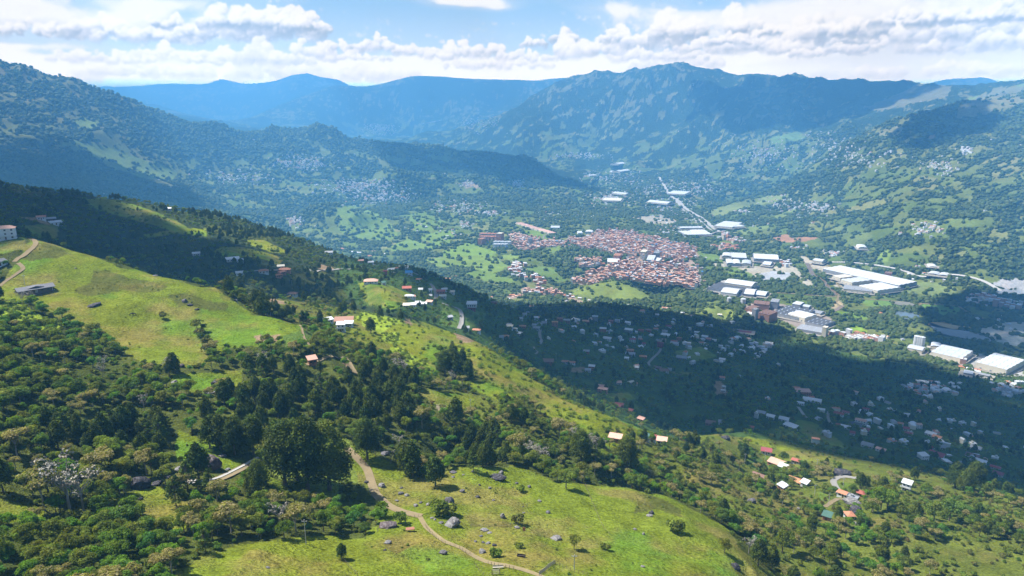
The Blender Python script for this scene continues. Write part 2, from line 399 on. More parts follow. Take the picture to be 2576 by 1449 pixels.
saz = np.linspace(radians(-48), radians(48), SNA); sel = np.linspace(-.03, .24, SNR)
AZ, EL = np.meshgrid(saz, sel)
def soft_field(az, el):
    x = az * 10.0; y = el * 19.0
    wx = .5 * fbm(x*1.3, y*1.3, 3, 61); wy = .5 * fbm(x*1.3, y*1.3, 3, 67)
    b = np.zeros_like(az)
    for px, py, wxx, wyy, amp in SOFT:
        u, e = uve(px, py); a_ = (az - float(u)) * FPX / wxx; q_ = (el - float(e)) * FPX / wyy
        b += amp * np.exp(-(a_*a_ + q_*q_))
    b += .9 * sst(float(uve(1288, 120)[1]), float(uve(1288, 160)[1]), el)
    return b + .55 * fbm(x*.8 + wx, y*.8 + wy, 6, 71, .55) - .34
S0 = soft_field(AZ, EL); S1 = soft_field(AZ - .006, EL + .010); S2 = soft_field(AZ - .02, EL + .03)
tsk = sst(.03, .17, EL)[..., None]
blue = np.array(srgb('cde5fa')) * (1 - tsk) + tsk * np.array(srgb('93c9f5'))
thin = sst(-.45, .05, S0)[..., None] * .30
skyt = blue * (1 - thin) + thin * np.array(srgb('dbe9f8'))
shd = np.array(srgb('a3bdd8')); mid = np.array(srgb('d9e3f1')); wht = np.array(srgb('fdfdfd'))
def ramp(s): s = np.clip(s, 0, 1)[..., None]; return np.where(s < .5, shd + (mid - shd) * s / .5, mid + (wht - mid) * (s - .5) / .5)
gr_ = sst(.24, .5, AZ) * sst(.045, .10, EL)
sh = .80 + .9 * (np.clip(S0, 0, .8) - np.clip(S1, 0, .8)) + .45 * (np.clip(S0, 0, .8) - np.clip(S2, 0, .8)) - .34 * gr_ - .12 * sst(.3, 1., S0)
cov = (sst(.0, .34, S0) * .88)[..., None]
skyt = skyt * (1 - cov) + ramp(sh) * cov
rgc = np.random.default_rng(5)
SX = AZ * FPX; SY = EL * FPX                        # angular picture units
NX = 7 * fbm(SX/34, SY/34, 4, 301) + 4.2 * fbm(SX/8, SY/8, 3, 303); NY = 6 * fbm(SX/34, SY/34, 4, 305) + 4.0 * fbm(SX/8, SY/8, 3, 307)
NT_ = fbm(SX/16, SY/13, 5, 311)
for hx_, hy_, hw, hh, grey in HEAPS:
    u, e = uve(hx_, hy_); cx, cy_ = float(u) * FPX, float(e) * FPX
    i0, i1 = np.searchsorted(sel * FPX, [cy_ - hh*.6 - 12, cy_ + hh*1.5 + 12]); j0, j1 = np.searchsorted(saz * FPX, [cx - hw*.8 - 15, cx + hw*.8 + 15])
    if i1 - i0 < 3 or j1 - j0 < 3: continue
    X_ = SX[i0:i1, j0:j1] + NX[i0:i1, j0:j1]; Y_ = SY[i0:i1, j0:j1] + NY[i0:i1, j0:j1]
    best = np.full(X_.shape, -1.)
    n = int(14 + hw * hh / 260)
    for k in range(n):
        q = rgc.uniform(-.5, .5); dome = (1 - (2*q)**2) ** .5 * (.65 + .35*math.sin(q*9 + hx_))
        yy = rgc.uniform(.0, 1.) ** .7 * dome * hh; r = rgc.uniform(.16, .34) * hh * (1.15 - .5*yy/hh) + 3
        bx, by = cx + q*hw, cy_ + yy*.85
        dx, dy = (X_ - bx) / r, (Y_ - by) / (r*.86); d2 = dx*dx + dy*dy
        zz = np.sqrt(np.clip(1 - d2, 0, 1)); dep = zz * r + rgc.uniform(0, .3)*r - yy*.35
        up = (d2 < 1) & ((best < -.5) | (dep > best))
        lam = .52 + .5 * (-.50*dx + .72*dy + .30*zz)
        base_dark = sst(.45, .0, (Y_ - cy_) / hh) * .60
        lamb = lam - base_dark
        best = np.where(up, np.maximum(dep, 0.01), best)
        if k == 0: shade_h = np.where(up, lamb, .5); al_h = np.clip(1 - d2, 0, 1)
        else: wgt = sst(0, .55, zz) * up; shade_h = shade_h * (1 - wgt) + lamb * wgt; al_h = np.maximum(al_h, np.clip(1 - d2, 0, 1))
    alpha = sst(.06, .50, al_h + .32 * NT_[i0:i1, j0:j1]) * sst(-.30, .10, (Y_ - cy_) / hh)
    farf = sst(.105, .05, EL[i0:i1, j0:j1])
    s_ = .60 + (shade_h - .42) * 1.35 * (1 - .5*farf) + .26*NT_[i0:i1, j0:j1] - grey*.50 + farf*.10
    colr = ramp(s_); colr = colr * (1 - .35*farf[..., None]) + .35*farf[..., None] * np.array(srgb('f0f0f8'))
    skyt[i0:i1, j0:j1] = skyt[i0:i1, j0:j1] * (1 - alpha[..., None]*.96) + colr * alpha[..., None]*.96
RB = 60000.
me, _ = gridmesh('sky', RB*np.sin(AZ), RB*np.cos(AZ), CAM_Z + RB*EL)
for _ in range(2):                                 # soften the puffs a little
    skyt[1:-1, 1:-1] = (skyt[1:-1, 1:-1]*4 + skyt[:-2, 1:-1] + skyt[2:, 1:-1] + skyt[1:-1, :-2] + skyt[1:-1, 2:]) / 8
# the clouds stand beyond the haze: give them the brightness they have before it dims them
LH = np.minimum(42000., (HAZE_TOP - CAM_Z) / np.maximum(np.tan(EL), 1e-3)); TH_ = np.exp(-HAZE_D * LH)[..., None]
EXPO = 2 ** SC.view_settings.exposure; ASY = np.array([.12, .44, .86])
skyc = np.clip((skyt - ASY * (1 - TH_)) / np.maximum(TH_, .03), .02, 16) / EXPO
setcol(me, np.concatenate([skyc, np.ones_like(TH_)], -1).reshape(-1, 4))
m = bpy.data.materials.new('sky_glow'); m.use_nodes = True; m.node_tree.nodes.clear(); t = NT(m.node_tree)
em = t.node('ShaderNodeEmission'); at = t.node('ShaderNodeAttribute', attribute_name='Col'); t.put(em.inputs[0], at.outputs[0]); em.inputs[1].default_value = 1.0
t.l.new(em.outputs[0], t.node('ShaderNodeOutputMaterial').inputs[0])
try: m.cycles.emission_sampling = 'NONE'
except Exception: pass
structure(link('sky', me, m))

# ------------------------------------------------------------------ land cover, read as polygons in the picture with a range limit
def inpoly(px, py, poly):
    ins = np.zeros(np.shape(px), bool)
    x0, y0 = poly[-1]
    for x1, y1 in poly:
        if y0 != y1:
            cond = ((y1 > py) != (y0 > py)) & (px < (x0 - x1) * (py - y1) / (y0 - y1) + x1)
            ins ^= cond
        x0, y0 = x1, y1
    return ins
# class: ground colour, plant density (0..1), mix of kinds
CLS = {
 'forest':   ((.070,.088,.020), .86, dict(broad=.38, lush=.22, tan=.06, shrub=.32, bare=.02)),
 'mixwood':  ((.092,.108,.024), .66, dict(broad=.28, tan=.12, lush=.21, shrub=.30, cypress=.06, bare=.03)),
 'conifer':  ((.075,.090,.022), .62, dict(cypress=.56, pine=.14, broad=.18, shrub=.12)),
 'pasture':  ((.150,.190,.020), .00, {}),
 'tuft':     ((.170,.215,.040), .035, dict(shrub=1.)),
 'scrub':    ((.125,.150,.024), .66, dict(shrub=.50, brush=.20, tan=.06, broad=.13, cypress=.03, lush=.08)),
 'lime':     ((.170,.200,.018), .34, dict(crop=.72, shrub=.20, brush=.08)),
 'cane':     ((.260,.340,.035), .95, dict(crop=1.)),
 'garden':   ((.110,.170,.035), .72, dict(shrub=.30, crop=.25, lush=.25, broad=.20)),
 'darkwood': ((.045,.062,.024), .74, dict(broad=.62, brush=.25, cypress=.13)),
 'rough':    ((.105,.118,.026), .0, {}),
 'soil':     ((.270,.190,.115), .0, {}),
 'track':    ((.360,.300,.190), .0, {}),
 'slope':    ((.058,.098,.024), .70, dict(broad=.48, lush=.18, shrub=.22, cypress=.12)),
 'greenhill':((.125,.180,.028), .10, dict(shrub=.8, broad=.2)),
}
CN = list(CLS)
Z = []                                            # painted in order
def zone(cls, r0, r1, poly): Z.append((CN.index(cls), r0, r1, poly))
ALLP = [(-900,-200),(3500,-200),(3500,2500),(-900,2500)]
zone('slope', 600, 1250, ALLP)
zone('forest', 0, 650, ALLP)
zone('mixwood', 0, 560, [(-400,1700),(-400,740),(0,745),(330,900),(560,920),(820,900),(960,930),(1180,1010),(1430,1090),(1700,1180),(1900,1290),(1960,1460),(1900,1700)])
zone('scrub', 0, 640, [(1560,1060),(1640,1090),(1830,1080),(2000,1105),(2300,1175),(2700,1270),(2900,1800),(1850,1800),(1960,1450),(1880,1320),(1750,1230),(1560,1150),(1440,1060)])
zone('scrub', 380, 720, [(610,745),(650,745),(740,750),(850,762),(950,795),(1080,835),(1000,900),(900,880),(800,850),(700,790),(610,790)])
zone('lime', 380, 700, [(930,780),(1000,798),(1130,826),(1210,860),(1330,945),(1420,1000),(1560,1056),(1640,1092),(1560,1110),(1400,1075),(1250,1010),(1180,975),(1100,950),(1010,890),(940,870),(880,850),(880,810)])
zone('forest', 0, 480, cl('D', 0,960,300,990,600,1080,850,1230,920,1300,1060,1447,0,1447) + cl('G', 1060,0,1170,230,1290,330,1310,560,1080,600,900,560,700,900,0,1100,-900,1500,-900,-500))
zone('mixwood', 0, 400, cl('G', 0,400,300,430,560,520,780,560,1090,600,1000,820,760,900,450,1000,0,900))
zone('forest', 0, 330, cl('G', 0,1060,420,960,700,960,950,1000,1350,1050,2450,1000,2576,950,2576,1170,2100,1180,1450,1290,1300,1400,1300,1500,0,1500,-900,1500,-900,1000))
zone('conifer', 0, 480, cl('G', 290,290,700,240,1050,300,1290,360,1290,560,1100,570,800,500,430,560,300,480))
zone('conifer', 0, 560, cl('G', 1540,290,1900,270,1960,440,1880,540,1560,480) + [])
zone('tuft', 0, 560, cl('G', 1990,400,2300,330,2460,360,2576,430,2700,600,2700,900,2300,860,2100,760,2010,640))
zone('conifer', 0, 560, [(590,960),(760,930),(860,960),(980,930),(1050,960),(1040,1010),(960,1050),(900,1080),(800,1050),(700,1060),(560,1020)])
zone('conifer', 0, 560, cl('H', 0,0,560,0,600,250,520,420,380,560,60,440,0,400))
zone('conifer', 0, 560, cl('E', 740,1230,870,1240,1040,1400,1100,1447,760,1447,720,1300))
zone('forest', 0, 480, cl('H', 420,430,960,300,1450,380,1900,580,2200,620,2570,800,2560,900,2200,800,1830,750,1640,740,1400,640,1240,620,830,640,700,720,480,640))
zone('conifer', 0, 480, cl('H', 860,380,1230,420,1260,620,1000,640,850,560))
zone('scrub', 0, 520, cl('H', 560,60,900,60,1200,160,1500,80,1800,330,2050,520,1700,440,1500,520,1250,380,1000,260,840,280,740,230))
zone('lime', 0, 520, cl('H', 1330,40,1500,90,1900,260,2200,420,2020,520,1800,380,1500,230))
zone('pasture', 0, 520, cl('H', 550,80,640,70,980,90,1000,180,820,190,700,170))
zone('pasture', 0, 430, cl('G', 870,870,1150,770,1250,800,1280,900,1400,900,1400,1090,1150,1140,1050,1000,900,960))
zone('pasture', 0, 430, cl('G', 0,880,330,930,330,1000,180,1040,0,1060,-400,1060,-400,860))
zone('pasture', 0, 430, cl('G', 1310,360,1560,440,1640,500,1640,600,1580,640,1400,620,1290,560))
zone('pasture', 0, 430, cl('G', 1640,570,1800,580,1700,680,1650,640))
zone('pasture', 0, 430, cl('G', 1890,420,2010,430,2020,700,2160,830,1950,870,1830,780,1980,620,1880,540))
zone('pasture', 0, 430, cl('D', 1290,1447,1290,1400,1800,1360,1800,1447) + cl('G', 1750,60,1480,90,1290,40))
zone('pasture', 0, 420, cl('H', 60,490,200,470,260,560,450,650,700,750,850,640,1250,640,1300,620,1640,750,1830,760,2200,800,2400,850,2517,900) +
     cl('I', 200,990,370,1100,470,1250,600,1330,800,1500) + [(2000,1700),(420,1700),(440,1449),(500,1395),(600,1370),(750,1350),(900,1345),(960,1320)] +
     cl('H', 290,1120,300,1000,100,640))
zone('forest', 0, 300, cl('H', 0,720,200,760,270,900,250,1050,200,1160,0,1165))
zone('pasture', 300, 700, cl('D', 0,740,60,640,140,560,180,440,230,390,430,400,600,470,750,540,900,610,1150,625,1300,680,1480,745,1600,750,1700,830,1800,900,1870,960,2000,965,2230,1020,2310,1120,2300,1210,2100,1130,1990,1180,1650,1190,1620,1300,1350,1345,1060,1300,900,1230,850,1140,600,1050,420,980,230,860,0,835,-600,800,-600,700))
zone('rough', 300, 700, cl('l', 1300,880,1500,870,1750,960,2100,1010,2300,1080,2200,1170,1900,1160,1700,1120,1450,1200,1200,1220,1030,1180,1060,1100,1250,1050))
zone('rough', 300, 700, cl('l', 480,500,650,470,850,560,950,640,800,690,600,680,450,720,300,700,330,610))
zone('rough', 300, 700, cl('D', 1250,800,1380,790,1560,850,1700,870,1680,920,1560,930,1400,880,1330,890))
zone('rough', 0, 420, cl('n', 560,1180,780,1190,1010,1235,900,1300,700,1400,600,1330,540,1260))
zone('rough', 0, 420, cl('H', 930,990,1250,1045,1330,1060,1300,1090,1000,1085))
zone('rough', 0, 420, cl('H', 2200,840,2330,840,2560,960,2560,1010,2350,950,2200,980))
zone('rough', 0, 420, cl('H', 1440,1100,1560,1095,1660,1150,1600,1170,1450,1130))
zone('forest', 300, 600, cl('D', 1450,1040,1500,1050,1610,1260,1570,1290,1490,1140))
zone('cane', 300, 560, cl('D', -300,840,130,850,300,960,450,1040,430,1080,200,1050,0,960,-300,940))
zone('cane', 380, 700, cl('E', 380,1190,460,1195,690,1330,690,1375,520,1345,420,1280))
zone('cane', 380, 700, cl('E', 330,1090,430,1085,480,1150,420,1180,330,1130) + [])
zone('cane', 380, 700, cl('m', 2000,940,2330,960,2450,1150,2250,1180,2150,1300,1830,1180,1900,1120,1750,1100,1850,1000))
zone('garden', 380, 720, cl('m', 1050,1250,1500,1250,1650,1400,1500,1449,800,1449,760,1330))
zone('conifer', 380, 720, cl('m', 380,850,560,820,740,900,940,950,930,1090,780,1090,640,1040,420,1040))
zone('forest', 380, 720, cl('m', -120,500,200,480,310,650,240,820,30,800,-60,740))
zone('soil', 380, 700, cl('r', 745,905,900,915,1040,1010,960,1045,860,1040,780,990))
zone('soil', 380, 720, cl('m', 380,780,560,790,820,850,800,890,560,850))
zone('soil', 380, 700, cl('E', 480,970,520,965,545,1010,530,1030,500,1020))
zone('soil', 380, 700, cl('D', 1900,1105,1960,1095,2080,1100,2040,1150,1900,1140))
zone('track', 0, 520, cl('H', 730,175,800,180,800,225,750,230))
zone('soil', 0, 520, cl('E', 20,1270,60,1270,150,1390,110,1390))
# slopes beyond the left pasture
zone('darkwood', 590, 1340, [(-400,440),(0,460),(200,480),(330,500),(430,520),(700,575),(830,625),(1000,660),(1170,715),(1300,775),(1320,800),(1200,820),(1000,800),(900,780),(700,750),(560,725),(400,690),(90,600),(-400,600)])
zone('greenhill', 590, 1300, cl('D', 630,90,760,85,1000,130,1300,250,1400,310,1280,330,1100,280,900,220,720,170))
zone('scrub', 590, 1300, cl('D', 640,95,760,90,980,140,1250,240,1200,300,1000,230,760,170))
zone('lime', 590, 1300, cl('D', 1330,310,1530,310,1540,370,1450,360,1300,350,1090,380,1060,360,1250,330))
zone('lime', 590, 1300, cl('D', 1560,500,1640,450,1800,450,2000,490,2110,545,2080,580,1900,520,1700,530,1600,530))
zone('lime', 590, 1300, cl('D', 1790,380,1900,370,2100,460,2150,500,2000,480,1850,430))
zone('greenhill', 590, 1100, cl('D', 180,290,420,270,430,380,230,390,200,340))
zone('soil', 590, 1100, cl('D', 150,225,300,235,370,270,360,285,250,250))
zone('greenhill', 590, 1000, cl('D', -300,380,100,390,200,370,190,440,60,560,-300,560))
zone('conifer', 650, 1300, cl('D', 1500,190,1750,180,1950,240,2080,290,2250,350,2420,430,2400,460,2200,380,2050,390,1800,400,1550,330,1500,280,1900,310,1780,260))
zone('conifer', 590, 1100, cl('m', 500,420,860,500,1100,430,1350,430,1500,560,1850,700,1880,870,1700,820,1530,830,1250,800,1000,740,850,650,560,650))
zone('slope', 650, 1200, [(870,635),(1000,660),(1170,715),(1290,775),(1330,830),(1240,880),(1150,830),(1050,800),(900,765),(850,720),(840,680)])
zone('lime', 590, 1000, cl('m', 1820,600,1900,570,2080,580,2200,620,2540,740,2560,800,2400,900,2300,960,2000,900,1900,850,1850,700))
zone('greenhill', 590, 1000, cl('m', 1850,620,2080,650,2150,800,2200,920,1950,870))
zone('garden', 640, 1100, cl('r', 340,200,560,180,900,560,1180,640,1150,800,880,860,560,800,600,500,380,300))
zone('conifer', 650, 1250, cl('r', 700,0,900,100,1100,120,1150,240,1400,380,1600,560,1400,560,1100,330,800,230,680,90))
zone('soil', 590, 1100, cl('m', 1240,330,1480,375,1460,420,1290,425,1240,380))
# shaded slope
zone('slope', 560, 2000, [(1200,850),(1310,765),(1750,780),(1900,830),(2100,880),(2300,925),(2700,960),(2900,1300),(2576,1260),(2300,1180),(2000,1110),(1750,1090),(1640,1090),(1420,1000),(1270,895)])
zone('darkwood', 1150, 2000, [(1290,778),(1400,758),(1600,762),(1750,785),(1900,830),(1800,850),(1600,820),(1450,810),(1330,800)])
zone('greenhill', 560, 1500, cl('v', 1800,780,2090,790,2080,830,1850,810))
zone('greenhill', 560, 1500, cl('v', 1000,1050,1300,1040,1420,1130,1200,1130))
zone('greenhill', 560, 1800, cl('F', 1550,1240,1700,1230,1950,1300,1930,1330,1700,1300))
zone('greenhill', 560, 1500, cl('F', -20,1220,180,1190,300,1260,130,1300,0,1270))
zone('greenhill', 560, 1500, cl('I', 880,290,1000,300,1250,470,1240,500,1100,460,950,400,870,350))
zone('lime', 500, 1000, cl('h', 250,170,400,130,640,190,700,290,560,260,300,200))
zone('lime', 450, 1000, cl('h', 780,260,1000,280,1240,420,1160,440,900,360,760,300))
zone('lime', 450, 1000, cl('h', 1240,430,1400,400,1540,390,1540,440,1350,480,1250,480))
zone('greenhill', 450, 1000, cl('h', 340,430,700,400,760,470,560,440,380,460))
zone('garden', 450, 1000, cl('h', 380,430,560,430,780,560,1050,600,1100,680,900,690,560,600,400,540))
zone('greenhill', 380, 900, cl('h', 1320,880,1560,960,1460,1030,1340,1000))
zone('greenhill', 380, 900, cl('h', 1600,760,1850,720,1900,800,1880,900,1700,880,1620,820))
zone('soil', 500, 1500, cl('v', 2350,900,2430,905,2490,1010,2500,1110,2400,1110,2340,1000))
zone('soil', 500, 1500, cl('v', 600,745,760,715,820,760,750,790,620,790))

def classes(x, y, z):
    """land cover class per point; -1 outside the surveyed hillside"""
    px, py = project(x, y, z); R = np.hypot(x, y)
    jx = 9 * fbm(x/14, y/14, 2, 51) * np.minimum(1, 400/R); jy = 5 * fbm(x/14, y/14, 2, 57) * np.minimum(1, 400/R)
    px = px + jx; py = py + jy
    k = np.full(np.shape(px), -1)
    for ci, r0, r1, poly in Z:
        xs = [p[0] for p in poly]; ys = [p[1] for p in poly]
        sel = (R >= r0) & (R < r1) & (px > min(xs)) & (px < max(xs)) & (py > min(ys)) & (py < max(ys))
        if not sel.any(): continue
        idx = np.nonzero(sel)
        ok = inpoly(px[idx], py[idx], poly)
        k[tuple(a[ok] for a in idx)] = ci
    return k
def valley_cover(x, y, z):
    """(woodland 0..1, field colour) for everything beyond the near hillside"""
    R = np.hypot(x, y)
    wx = x + 70*fbm(x/230, y/230, 3, 81); wy = y + 70*fbm(x/230, y/230, 3, 83)
    f1, f2, idc = worley(wx/105, wy/105, 21)
    big = fbm(x/700, y/700, 3, 91)
    med = fbm(x/60, y/60, 4, 95) + .5 * fbm(x/22, y/22, 2, 97)
    high = sst(120, 700, z)
    wood = sst(-.32, .34, med * 1.0 + big * .65 + .15 + .16*high)
    hedge = 1 - sst(.05, .13, f2 - f1)
    wood = np.maximum(wood, hedge * .8 * (idc > .15))
    wood = np.where(idc < .20, wood * (.25 + .4*high), wood)
    g1 = np.array([.115,.165,.040]); g2 = np.array([.165,.190,.055]); g3 = np.array([.255,.245,.105])
    q = ((idc * 7.3) % 1)[..., None]
    col = g1 * (1-q) + g2 * q
    col = col + (g3 - col) * (sst(.55, .9, (idc*3.7) % 1) * .6)[..., None]
    hc = np.array([.175,.150,.085])
    col = col + (hc - col) * (high*.6)[..., None]
    col = col * (1 + .35 * fbm(x/60, y/60, 4, 99))[..., None] * .86
    return wood, col
# cover on the valley floor that the photograph shows plainly: (colour, woodland, polygon); some far dark woods also hold painted cloud shade
TG = (.36,.27,.21)
VZ = [(TG, .08, cl('T', 1390,165,1700,190,2000,260,2200,290,2330,330,2390,440,2370,550,2392,680,2310,742,2200,690,1900,680,1700,630,1500,630,1420,660,1230,690,1120,670,1230,600,1300,560,1500,500,1650,470,1720,400,1550,400,1430,350,1280,330,1080,290,1150,240,1330,210)),
      (TG, .1, cl('T', 530,175,650,210,800,240,940,275,1080,280,1100,325,930,340,780,345,630,362,580,300,545,240)), (TG, .0, cl('T', 680,720,1000,735,1060,790,1250,840,1240,862,1120,830,1000,800,800,790,700,770,560,830,510,812,600,780)),
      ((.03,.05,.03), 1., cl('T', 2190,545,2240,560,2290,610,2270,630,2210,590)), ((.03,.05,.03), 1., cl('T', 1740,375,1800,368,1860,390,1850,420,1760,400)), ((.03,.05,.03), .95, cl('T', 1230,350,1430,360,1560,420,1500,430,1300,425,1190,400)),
      ((.19,.28,.060), .0, cl('E', 380,440,520,390,720,440,700,470,400,480)), ((.19,.28,.060), .02, cl('E', 610,370,760,320,880,320,830,420,760,440,620,400)),
      ((.20,.30,.060), .0, cl('E', 770,480,960,420,1160,480,1170,520,780,520)), ((.20,.28,.06), .05, cl('E', 640,540,900,505,1180,530,1260,590,1180,640,900,600,700,590)),
      ((.17,.25,.055), .0, cl('E', 930,640,1080,620,1300,690,1290,710,1080,700)), ((.23,.31,.07), .0, cl('E', 1180,520,1290,500,1370,510,1290,550)),
      ((.18,.26,.055), .0, cl('E', 1370,330,1500,320,1560,370,1540,400,1420,370)), ((.19,.26,.06), .0, cl('E', 1480,460,1640,440,1700,470,1600,500)),
      ((.18,.26,.06), .04, cl('E', 0,140,120,140,330,210,450,360,380,400,100,390,0,330)), ((.17,.25,.055), .03, cl('E', 520,210,640,190,800,260,700,330,560,330)),
      ((.20,.25,.060), .0, cl('E', 1730,775,1900,715,2060,690,2150,720,2320,800,2300,830,2200,840,1900,830,1750,800)),
      ((.21,.26,.065), .02, cl('F', 110,930,250,880,350,895,520,980,500,1000,250,980,150,950)),
      ((.16,.24,.06), .0, cl('E', 1360,590,1560,590,1700,710,1600,700,1450,640)),
      ((.20,.25,.09), .0, cl('F', 1590,770,1700,730,1900,700,2130,770,2110,800,1950,810,1700,790)),
      ((.15,.25,.055), .04, cl('F', 1340,840,1500,840,1760,860,1750,880,1600,900,1400,880)), ((.14,.25,.055), .04, cl('F', 1850,860,2100,880,2110,930,2000,960,1850,920,1800,880)),
      ((.17,.27,.05), .03, cl('F', 1170,920,1300,930,1440,980,1400,1000,1200,960)), ((.25,.38,.05), .0, cl('F', 1270,1050,1330,1030,1410,1070,1370,1100,1280,1090)),
      ((.17,.25,.06), .06, cl('F', 420,600,590,640,560,680,400,660,360,640)), ((.16,.24,.06), .0, cl('F', 150,490,300,500,350,560,260,560,170,530)),
      ((.22,.26,.09), .0, cl('F', 200,190,400,130,720,60,880,50,800,90,500,160,280,230)), ((.20,.26,.08), .0, cl('F', 440,340,560,290,700,290,560,350,450,350)),
      ((.20,.25,.08), .0, cl('F', 700,230,880,150,890,170,760,250)), ((.21,.29,.06), .02, cl('F', 1480,520,1560,460,1600,480,1570,560,1490,550)),
      ((.40,.22,.13), .0, cl('F', 700,385,800,355,860,380,1000,370,1060,375,960,410,860,420,780,410)),
      ((.46,.42,.33), .0, cl('F', 260,570,400,575,560,590,860,590,920,640,1010,720,1030,750,960,740,920,690,860,640,590,640,590,680,540,640,440,600,280,590)),
      ((.44,.46,.48), .0, cl('F', 590,650,700,625,860,640,850,680,760,695,640,690)), ((.48,.42,.32), .0, cl('F', 880,505,960,530,1120,600,1200,700,1240,770,1180,740,1100,650,980,590)),
      ((.30,.31,.32), .0, cl('F', 1870,1010,2000,1050,2250,1090,2330,1140,2100,1120,1900,1050)), ((.50,.33,.12), .0, cl('F', 1860,1010,1960,1000,2100,1030,2240,1045,2200,1060,2000,1060)),
      ((.58,.54,.44), .0, cl('F', 2230,1060,2400,1010,2600,1000,2600,1100,2500,1090,2400,1140,2330,1130)), ((.45,.46,.40), .0, cl('F', 2370,1140,2500,1100,2600,1130,2600,1190,2450,1180)),
      ((.42,.41,.38), .0, cl('F', 1930,1250,2230,1230,2400,1300,2576,1370,2576,1447,2500,1430,2200,1340,1980,1290)),
      ((.42,.42,.42), .0, cl('F', 2330,720,2440,680,2600,700,2600,770,2450,750)), ((.30,.33,.36), .0, cl('F', 2340,750,2600,770,2600,800,2400,800)),
      ((.42,.33,.2), .0, cl('F', 1140,900,1180,840,1240,880,1200,910)), ((.34,.28,.24), .0, cl('F', 500,870,680,860,1000,900,1180,1000,1100,1080,900,1050,700,950,500,930)),
      ((.40,.38,.36), .0, cl('F', 210,740,350,690,560,710,640,760,560,800,330,790)), ((.42,.38,.30), .0, cl('E', 2180,230,2400,210,2520,250,2480,280,2300,270)),
      ((.45,.43,.38), .0, cl('E', 1940,90,2000,60,2100,80,2080,100,1960,105)), ((.38,.27,.2), .0, cl('B', 910,1350,1000,1355,1060,1390,1030,1400,950,1390)),
      ((.35,.24,.2), .0, cl('C', 1870,1000,1930,990,1940,1020,1880,1030)),
      ((.03,.05,.03), 1.0, cl('C', 1700,920,1950,810,2090,790,2060,850,2280,890,2270,960,2050,1040,1960,1000,1750,960)),  # dark forest, with cloud shade put into its colour as well
      ((.03,.05,.03), 1.0, cl('C', 1120,600,1400,590,1740,600,1640,690,1350,700,1200,760,1100,780)),  # high crest: forest tone that also paints in cloud shade
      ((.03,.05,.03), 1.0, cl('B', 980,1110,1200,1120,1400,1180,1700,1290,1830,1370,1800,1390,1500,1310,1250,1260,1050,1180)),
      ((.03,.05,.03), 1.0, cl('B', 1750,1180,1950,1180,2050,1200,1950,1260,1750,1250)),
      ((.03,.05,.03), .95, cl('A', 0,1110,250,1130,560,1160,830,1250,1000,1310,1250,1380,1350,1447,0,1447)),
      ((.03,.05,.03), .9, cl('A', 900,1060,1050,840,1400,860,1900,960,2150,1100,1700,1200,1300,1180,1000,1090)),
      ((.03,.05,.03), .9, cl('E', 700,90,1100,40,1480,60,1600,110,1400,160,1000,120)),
      ((.18,.24,.07), .05, cl('A', 420,1080,560,1040,680,1060,900,1130,1320,1280,1290,1340,1100,1330,860,1270,640,1130)), ((.18,.24,.07), .03, cl('A', 550,900,620,880,760,910,720,950,600,950)),
      ((.18,.24,.08), .05, cl('B', 340,1150,560,1180,900,1290,940,1320,700,1260,400,1200)), ((.17,.24,.07), .0, cl('B', 640,1140,800,1150,820,1210,700,1180)),
      ((.17,.23,.07), .05, cl('C', 2130,740,2300,690,2576,620,2576,650,2300,730)), ((.20,.19,.10), .05, cl('C', 2070,800,2400,640,2576,640,2576,760,2400,820,2200,880,2080,870)),
      ((.16,.24,.07), .0, cl('C', 690,1020,900,970,960,1030,850,1050,700,1080)), ((.2,.2,.11), .1, cl('C', 1450,980,1650,930,1700,960,1660,1010,1500,1010)),
      ((.2,.19,.11), .15, cl('C', 1380,800,1560,730,1800,620,2050,640,2000,720,1750,770,1500,830)),
      ]
# ------------------------------------------------------------------ the land itself
ua = np.concatenate([np.linspace(U0, radians(-44), 14)[:-1], np.linspace(radians(-44), radians(44), 800), np.linspace(radians(44), U1, 14)[1:]])
vr = np.linspace(math.log(76.), math.log(40000.), 1280)
UU, VV = np.meshgrid(ua, vr)
RR = np.exp(VV); XX = RR*np.sin(UU); YY = RR*np.cos(UU)
ZZ = height(XX, YY)
PX, PY = project(XX, YY, ZZ)
# skyline seen from the survey point, to know what is in sight
ELV = (ZZ - CAM_Z) / RR
HOR = np.maximum.accumulate(ELV, axis=0)
def in_sight(x, y, z, tol=.0):
    x = np.asarray(x, float); R = np.hypot(x, y); u = np.arctan2(x, y)
    j = np.clip(np.searchsorted(ua, u), 0, len(ua)-1); i = np.clip(np.searchsorted(vr, np.log(R)) - 2, 0, len(vr)-1)
    return (z - CAM_Z) / R > HOR[i, j] - tol
def ground_at(px, py, rmax=1e9, rmin=0):
    """first point of the land along the sight line through a picture point"""
    u, e = uve(px, py); u = float(u); e = float(e)
    R = np.exp(np.linspace(math.log(100.), math.log(30000.), 3000))
    R = R[(R >= rmin) & (R <= rmax)]
    x = R*math.sin(u); y = R*math.cos(u); h = height(x, y)
    ok = np.nonzero(h >= CAM_Z + e * R)[0]
    i = ok[0] if len(ok) else int(np.argmax(h - (CAM_Z + e*R)))
    return Vector((float(x[i]), float(y[i]), float(h[i])))
KC = classes(XX, YY, ZZ)
WD, FC = valley_cover(XX, YY, ZZ)
col = FC.copy(); wd = WD.copy()
farm = RR > 1250
pjx = PX + 6 * fbm(XX/40, YY/40, 3, 151); pjy = PY + 2.5 * fbm(XX/40, YY/40, 3, 157)
